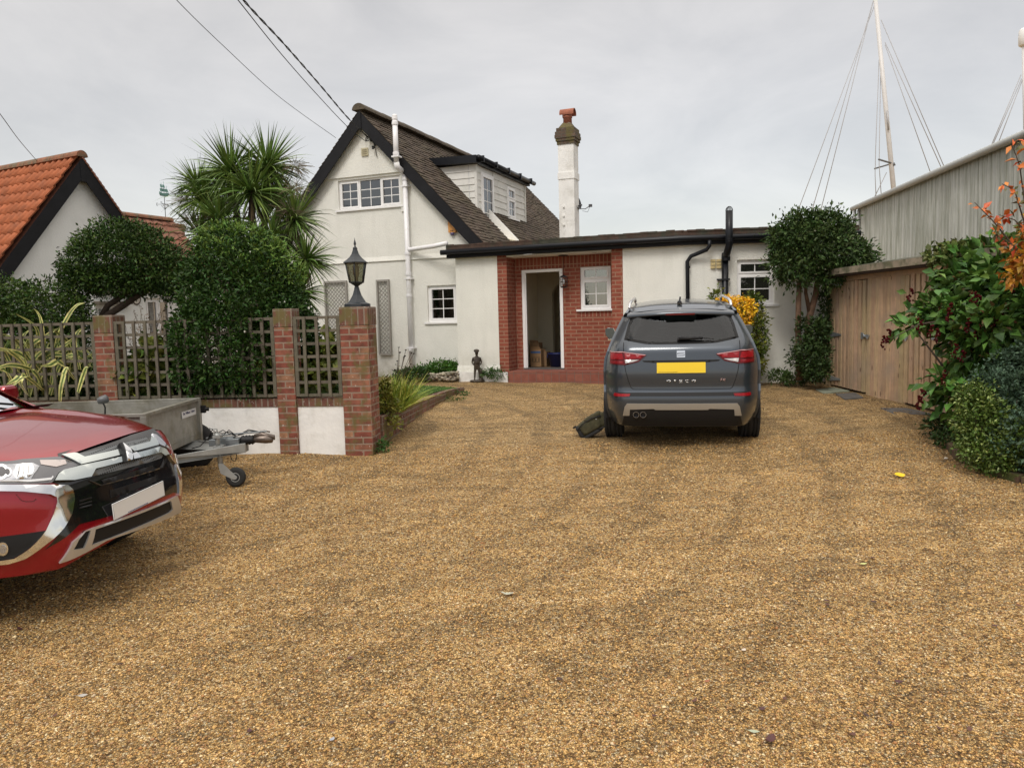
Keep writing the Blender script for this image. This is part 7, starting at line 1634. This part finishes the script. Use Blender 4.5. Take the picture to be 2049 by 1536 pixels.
P,D=tufts(E5,200,3,.06,shell=.5,seed=31,inner=.4); leafmesh('dry_leaves',rel(P,o),D,.09,.05,leafmat('brownish_leaf',(.13,.075,.03),.4),o,droop=.4)
m=MB()
for e in E5: c_=Vector(e[0])-q; m.tube([(c_.x*.1,c_.y*.1,0),(c_.x*.6,c_.y*.6,c_.z*.65),(c_.x,c_.y,c_.z)],[.02,.012,.006],6)
m.tube([at(1905,640,8.1)-q,at(1840,648,8.0)-q,at(1775,682,7.9)-q],[.012,.008,.004],6)
m.build('stems',M_bark,o)
m=MB(); ts=[(1768,672),(1779,660),(1822,580),(1840,640),(1900,605),(1956,590),(1875,660),(1912,690),(1846,780),(1838,795),(1888,745),(1990,635),(1955,650),(1925,700),(2010,610),(1985,700),(1898,620),(1862,650),(1950,585),(2030,560),(1935,640)]
M_tas=mat('tassel_red',(.045,.004,.005),.85,isl=.4,spec=.08)
for x,y in ts:
    m=MB()
    c_=at(x,y,7.75 if x>1790 else 7.85)-q
    for i in range(16):
        t=i/16; p=c_+Vector((.02*math.sin(7*t),0,-.14*t)); superell(m,p+Vector(nrs.normal(0,.010,3)),(.015*(1.1-.6*t),.015*(1.1-.6*t),.013),1,1,k=(4,6))
    m.build('red_tassel',M_tas,o,uv=False)
# ivy mass on top behind
bush('ivy',[ell(1925,510,9.3,60,22,.35),ell(2010,505,9.3,60,26,.35),ell(2080,500,9.2,60,40,.4)],650,5,.075,.06,leafmat('ivy_leaf',(.09,.14,.03),.4,col2=(.15,.15,.05)),'pale green climbing ivy on the shed roof behind the tassel shrub','ivy',32,stems=False)
# orange autumn shrub
o=plant('autumn_shrub',at(2060,900,6.9),'tall arching shrub with orange and yellow autumn leaves at the right edge','shrub'); q=Vector(o.location); m=MB(); YA=6.9
br_=[[(2080,560),(2010,470),(1985,440),(1950,405)],[(2090,560),(2045,430),(2030,380),(2005,368)],[(2095,540),(2050,400),(2040,330),(2025,290)],[(2080,600),(2040,500),(2010,480),(1990,470)],[(2100,520),(2075,400),(2060,330),(2050,270)],[(2090,560),(2060,470),(2030,440),(2000,430)]]
lf=[];ld=[];lf2=[];ld2=[]
for B in br_:
    pts=[at(x,y,YA)-q for x,y in B]; m.tube([Vector((.2,.3,0))]+pts,[.012,.009,.007,.005,.003],6)
    for k in range(len(pts)-1):
        for j in range(9):
            t=rnd.random(); p=pts[k].lerp(pts[k+1],t)+Vector(nrs.normal(0,.012,3)); d=Vector(nrs.normal(0,1,3)); (lf if rnd.random()<.7 or B is br_[0] else lf2).append(p); (ld if len(ld)<len(lf) else ld2).append(tuple(d))
m.build('branches',M_bark,o,uv=False)
leafmesh('orange_leaves',lf,ld,.075,.040,mat('orange_leaf',(.60,.16,.035),.5,isl=.3),o,droop=.3,jit=.2); leafmesh('olive_leaves',lf2,ld2,.08,.04,leafmat('olive_leaf',(.10,.10,.03),.3),o,droop=.2,jit=.2)
P,D=tufts([ell(2050,515,YA,30,30,.25),ell(2085,470,YA,24,60,.25),ell(2035,550,YA+.1,18,20,.2)],130,4,.05,shell=.5,seed=33,inner=.3); leafmesh('yellow_leaves',rel(P,o),D,.075,.045,mat('amber_leaf',(.50,.24,.025),.5,isl=.35,col2=(.30,.10,.03),c2scale=6),o,droop=.3)
# variegated and blue-grey shrubs in the bed
o=bush('variegated_shrub',[ell(1965,850,6.95,38,62,.26),ell(1985,905,6.8,50,38,.28),ell(1950,800,7.1,30,34,.2),ell(2035,880,6.7,45,55,.28)],1500,6,.034,.020,leafmat('varieg_green',(.075,.12,.02),.45),'low variegated shrub with cream-edged leaves at the corner of the bed','shrub',34,group=None)
P,D=tufts([ell(1960,850,6.92,40,64,.28),ell(1985,905,6.78,52,40,.3),ell(1950,800,7.08,32,36,.22)],230,4,.03,shell=.08,seed=35,inner=0); leafmesh('cream_edges',rel(P,o),D,.030,.014,mat('cream_leaf',(.22,.28,.08),.5,isl=.35),o)
bush('blue_grey_shrub',[ell(2035,800,7.0,58,62,.4),ell(2075,740,7.2,70,60,.45),ell(2060,880,6.6,60,60,.4),ell(1985,765,7.2,30,26,.25)],1700,6,.036,.022,leafmat('hebe_leaf',(.040,.075,.040),.45,col2=(.07,.12,.075)),'dense blue-green small-leaved shrub at the right edge, above the bed edging','shrub',36)
bush('ground_plant',[ell(1900,880,7.9,26,14,.2),ell(1880,850,8.4,26,16,.2)],220,5,.04,.02,M_dkl,'low dark plants under the tassel shrub near the bed corner','plant',37,stems=False)
# ================================================================ LOOSE STONES AND FALLEN LEAVES
def stones():
    n=105000; rs=np.random.RandomState(42)
    y=2.6+6.2*rs.rand(n)**1.7; x=(rs.rand(n)*2-1)*(y*.74+.3)
    keep=np.ones(n,bool)
    sz=.0045+.0045*rs.rand(n)**2+.004*(rs.rand(n)>.93); sz*=np.clip(.9+(y-3)*.06,.8,1.3)
    base=np.array([[1,0,0],[0,1,0],[-1,0,0],[0,-1,0],[0,0,.62],[0,0,-.62]],float)
    sc3=rs.uniform(.7,1.35,(n,1,3)); V=base[None]*sc3*(1+rs.uniform(-.22,.22,(n,6,1)))
    a=rs.rand(n)*6.283; c,s_=np.cos(a),np.sin(a); tl_=rs.uniform(-.5,.5,n)
    X=V[:,:,0]*c[:,None]-V[:,:,1]*s_[:,None]; Yv=V[:,:,0]*s_[:,None]+V[:,:,1]*c[:,None]; Z=V[:,:,2]+X*tl_[:,None]*.5
    zg=np.array([gz(a_,b_)+bumpz(a_,b_) for a_,b_ in zip(x,y)])
    P=np.stack([X*sz[:,None]+x[:,None],Yv*sz[:,None]+y[:,None],Z*sz[:,None]+(zg+sz*.22)[:,None]],2)
    F0=np.array([[0,1,4],[1,2,4],[2,3,4],[3,0,4],[1,0,5],[2,1,5],[3,2,5],[0,3,5]])
    F=(F0[None]+(np.arange(n)*6)[:,None,None]).reshape(-1)
    me=bpy.data.meshes.new('loose_gravel'); me.vertices.add(6*n); me.vertices.foreach_set('co',P.ravel()); me.loops.add(24*n); me.loops.foreach_set('vertex_index',F.astype(np.int32))
    me.polygons.add(8*n); me.polygons.foreach_set('loop_start',np.arange(0,24*n,3,dtype=np.int32)); me.polygons.foreach_set('loop_total',np.full(8*n,3,dtype=np.int32)); me.polygons.foreach_set('use_smooth',np.ones(8*n,bool)); me.update(calc_edges=True)
    m=bpy.data.materials.new('stone'); m.use_nodes=True; t=m.node_tree; b=t.nodes['Principled BSDF']; b.inputs['Roughness'].default_value=.6; b.inputs['Specular IOR Level'].default_value=.35
    g=N(t,'ShaderNodeNewGeometry'); rp=N(t,'ShaderNodeValToRGB'); e=rp.color_ramp.elements; e[0].color=(.12,.06,.02,1); e[1].color=(.82,.64,.36,1)
    for p,c_ in ((.18,(.25,.13,.04)),(.38,(.42,.235,.07)),(.6,(.56,.345,.12)),(.78,(.70,.45,.18)),(.88,(.38,.17,.06)),(.95,(.55,.43,.28))): q=e.new(p); q.color=(*c_,1)
    t.links.new(g.outputs['Random Per Island'],rp.inputs[0]); t.links.new(rp.outputs[0],b.inputs['Base Color'])
    me.materials.append(m); o=bpy.data.objects.new('loose_gravel',me); COL.objects.link(o); tag(o,'loose golden gravel stones strewn over the drive',kind='stuff')
stones()
def leaf(px_,py_,L,W_,rot,mt,label,cat='fallen leaf',group=None,lobed=False,curl=.25):
    p=gpt(px_,py_); m=MB(); m.smooth=True
    if lobed: o2=[(0,0),(.12,.16),(.30,.14),(.30,.30),(.46,.24),(.50,.42),(.66,.30),(.74,.38),(1,0)]
    else: o2=[(0,0),(.1,.10),(.3,.40),(.55,.5),(.8,.30),(1,0)]
    V=[];F2=[]
    for x,w_ in o2: 
        z=curl*L*(x-.5)**2*1.6; V+=[(x*L-L/2,w_*W_,z+curl*w_*W_*.8),(x*L-L/2,0,z),(x*L-L/2,-w_*W_,z+curl*w_*W_*.5)]
    n=len(o2)
    for i in range(n-1): a=i*3; F2+=[(a,a+1,a+4,a+3),(a+1,a+2,a+5,a+4)]
    m.add(V,F2); m.smooth=False; m.tube([(-L/2-.25*L,.01,.002),(-L/2,0,curl*L*.4)],.0008,4)
    o=m.build('fallen_leaf',mt); o.location=(p.x,p.y,p.z+bumpz(p.x,p.y)+.012); o.rotation_euler=(rnd.uniform(-.15,.15),rnd.uniform(-.15,.15),rot); tag(o,label,cat,group); return o
o_=leaf(1800,954,.115,.085,.2,mat('leaf_yellow',(.85,.55,.02),.5),'bright yellow fallen leaf on the gravel near the flower bed',curl=.12); o_.rotation_euler=(.30,.05,.15); o_.location.z+=.012
leaf(1016,1194,.10,.055,-.5,mat('leaf_pale',(.42,.42,.33),.7,var=.2,vscale=40),'pale grey-green curled lobed leaf in the middle of the drive',lobed=True,curl=.35)
leaf(1727,1134,.055,.030,.1,mat('leaf_lime',(.55,.58,.22),.5),'small pale yellow-green leaf beside a dark one, right of centre')
leaf(1508,1465,.055,.024,-.3,mat('leaf_sage',(.38,.42,.30),.6),'pale sage green leaf near the bottom edge beside a crumpled dark leaf')
leaf(1488,1305,.045,.022,.9,mat('leaf_cream',(.62,.52,.42),.6),'small cream coloured leaf lying with a dark twig')
leaf(1540,1482,.085,.05,.8,mat('leaf_maroon',(.075,.022,.020),.5,var=.3,vscale=30),'largest crumpled dark maroon leaf near the bottom edge',lobed=True,curl=.6)
leaf(1415,1368,.035,.02,.3,mat('leaf_rust',(.30,.11,.05),.6),'small rust coloured leaf left of the crumpled maroon one')
leaf(165,1395,.05,.028,.5,mat('leaf_grey',(.40,.38,.35),.7),'small pale grey leaf at the lower left of the drive')
leaf(665,1490,.035,.02,1.2,mat('leaf_bluegrey',(.34,.36,.40),.7),'small blue-grey leaf near the bottom edge, left of centre')
dark=[(1745,1122),(1655,1215),(1748,1208),(1798,1370),(1706,1470),(1780,1452),(1880,1465),(1940,1468),(1733,1432),(1525,1423),(1390,1410),(1760,1336),(1654,1208),(2040,1220),(784,1455),(500,1470),(110,1435),(240,1330),(1310,1435),(1570,1405),(1852,1100),(1990,1260),(1688,866),(1120,1360),(40,1262),(700,1325)]
for i,(x,y) in enumerate(dark):
    leaf(x,y,rnd.uniform(.03,.055),rnd.uniform(.018,.03),rnd.uniform(0,6.28),mat('leaf_dark%d'%(i%3),[(.075,.028,.028),(.11,.045,.03),(.06,.03,.02)][i%3],.6),'small dark reddish-brown fallen leaf lying on the gravel',group='dark leaves scattered on the drive',curl=rnd.uniform(.2,.6))
for i,(x,y) in enumerate(((1030,918),(1950,958),(1975,950),(1872,868),(1900,935))):
    pass
m=MB(); a=gpt(210,1318); b=gpt(325,1308); c=(a+b)/2; m.tube([a-c+Vector((0,0,.012)),Vector((0,.01,.016)),b-c+Vector((0,0,.012))],.0025,5); o=m.build('dry_stalk',mat('straw',(.50,.36,.17),.8)); o.location=c; tag(o,'thin straw-coloured dry stalk lying on the gravel in front of the red car','stalk')
# pale stones by the red-tassel bed
for i,(x,y,s) in enumerate(((1893,918,.02),(2028,940,.045),(2030,952,.03))):
    p=gpt(x,y); m=MB(); superell(m,(0,0,s*.4),(s,s*.7,s*.45),.9,.9,k=(7,10)); o=m.build('stone',mat('pale_stone%d'%i,[(.6,.55,.48),(.45,.28,.10),(.5,.42,.32)][i],.8,var=.15,vscale=20),uv=False); o.location=(p.x,p.y,p.z+.0); tag(o,['small white stone on the gravel beside the bed edging','largest tan stone on the soil below the blue-green shrub','smaller buff stone under the tan one at the right edge'][i],'stone')

# leaf litter drifting along the bed edge and the shed
m=MB(); r4=random.Random(77)
def flake(px_,py_,s):
    p=gpt(px_,py_); a=r4.uniform(0,6.28); c,s_=math.cos(a)*s,math.sin(a)*s; z=p.z+bumpz(p.x,p.y)+.008; h=r4.uniform(-.3,.5)*s
    m.add([(p.x-c,p.y-s_,z),(p.x+s_*.45,p.y-c*.45,z+h),(p.x+c,p.y+s_,z+.2*s),(p.x-s_*.45,p.y+c*.45,z+h*.6)],[(0,1,2),(0,2,3)])
for k in range(2600):
    t=r4.random(); 
    if k<1500: x=1900+ r4.gauss(0,1)*34+t*60; y=870+t*60+r4.gauss(0,1)*16-abs(r4.gauss(0,10))
    elif k<2000: x=r4.uniform(1560,1665); y=765+r4.gauss(0,5)
    else: x=r4.uniform(1660,1880); y=776+(x-1655)*.26+abs(r4.gauss(0,9))
    flake(x,y,r4.uniform(.008,.024))
o=m.build('leaf_litter',mat('litter',(.10,.055,.03),.8,isl=.6,col2=(.20,.13,.06),c2scale=9),uv=False); tag(o,'dark brown leaf litter along the bed edging and shed foot',kind='stuff')
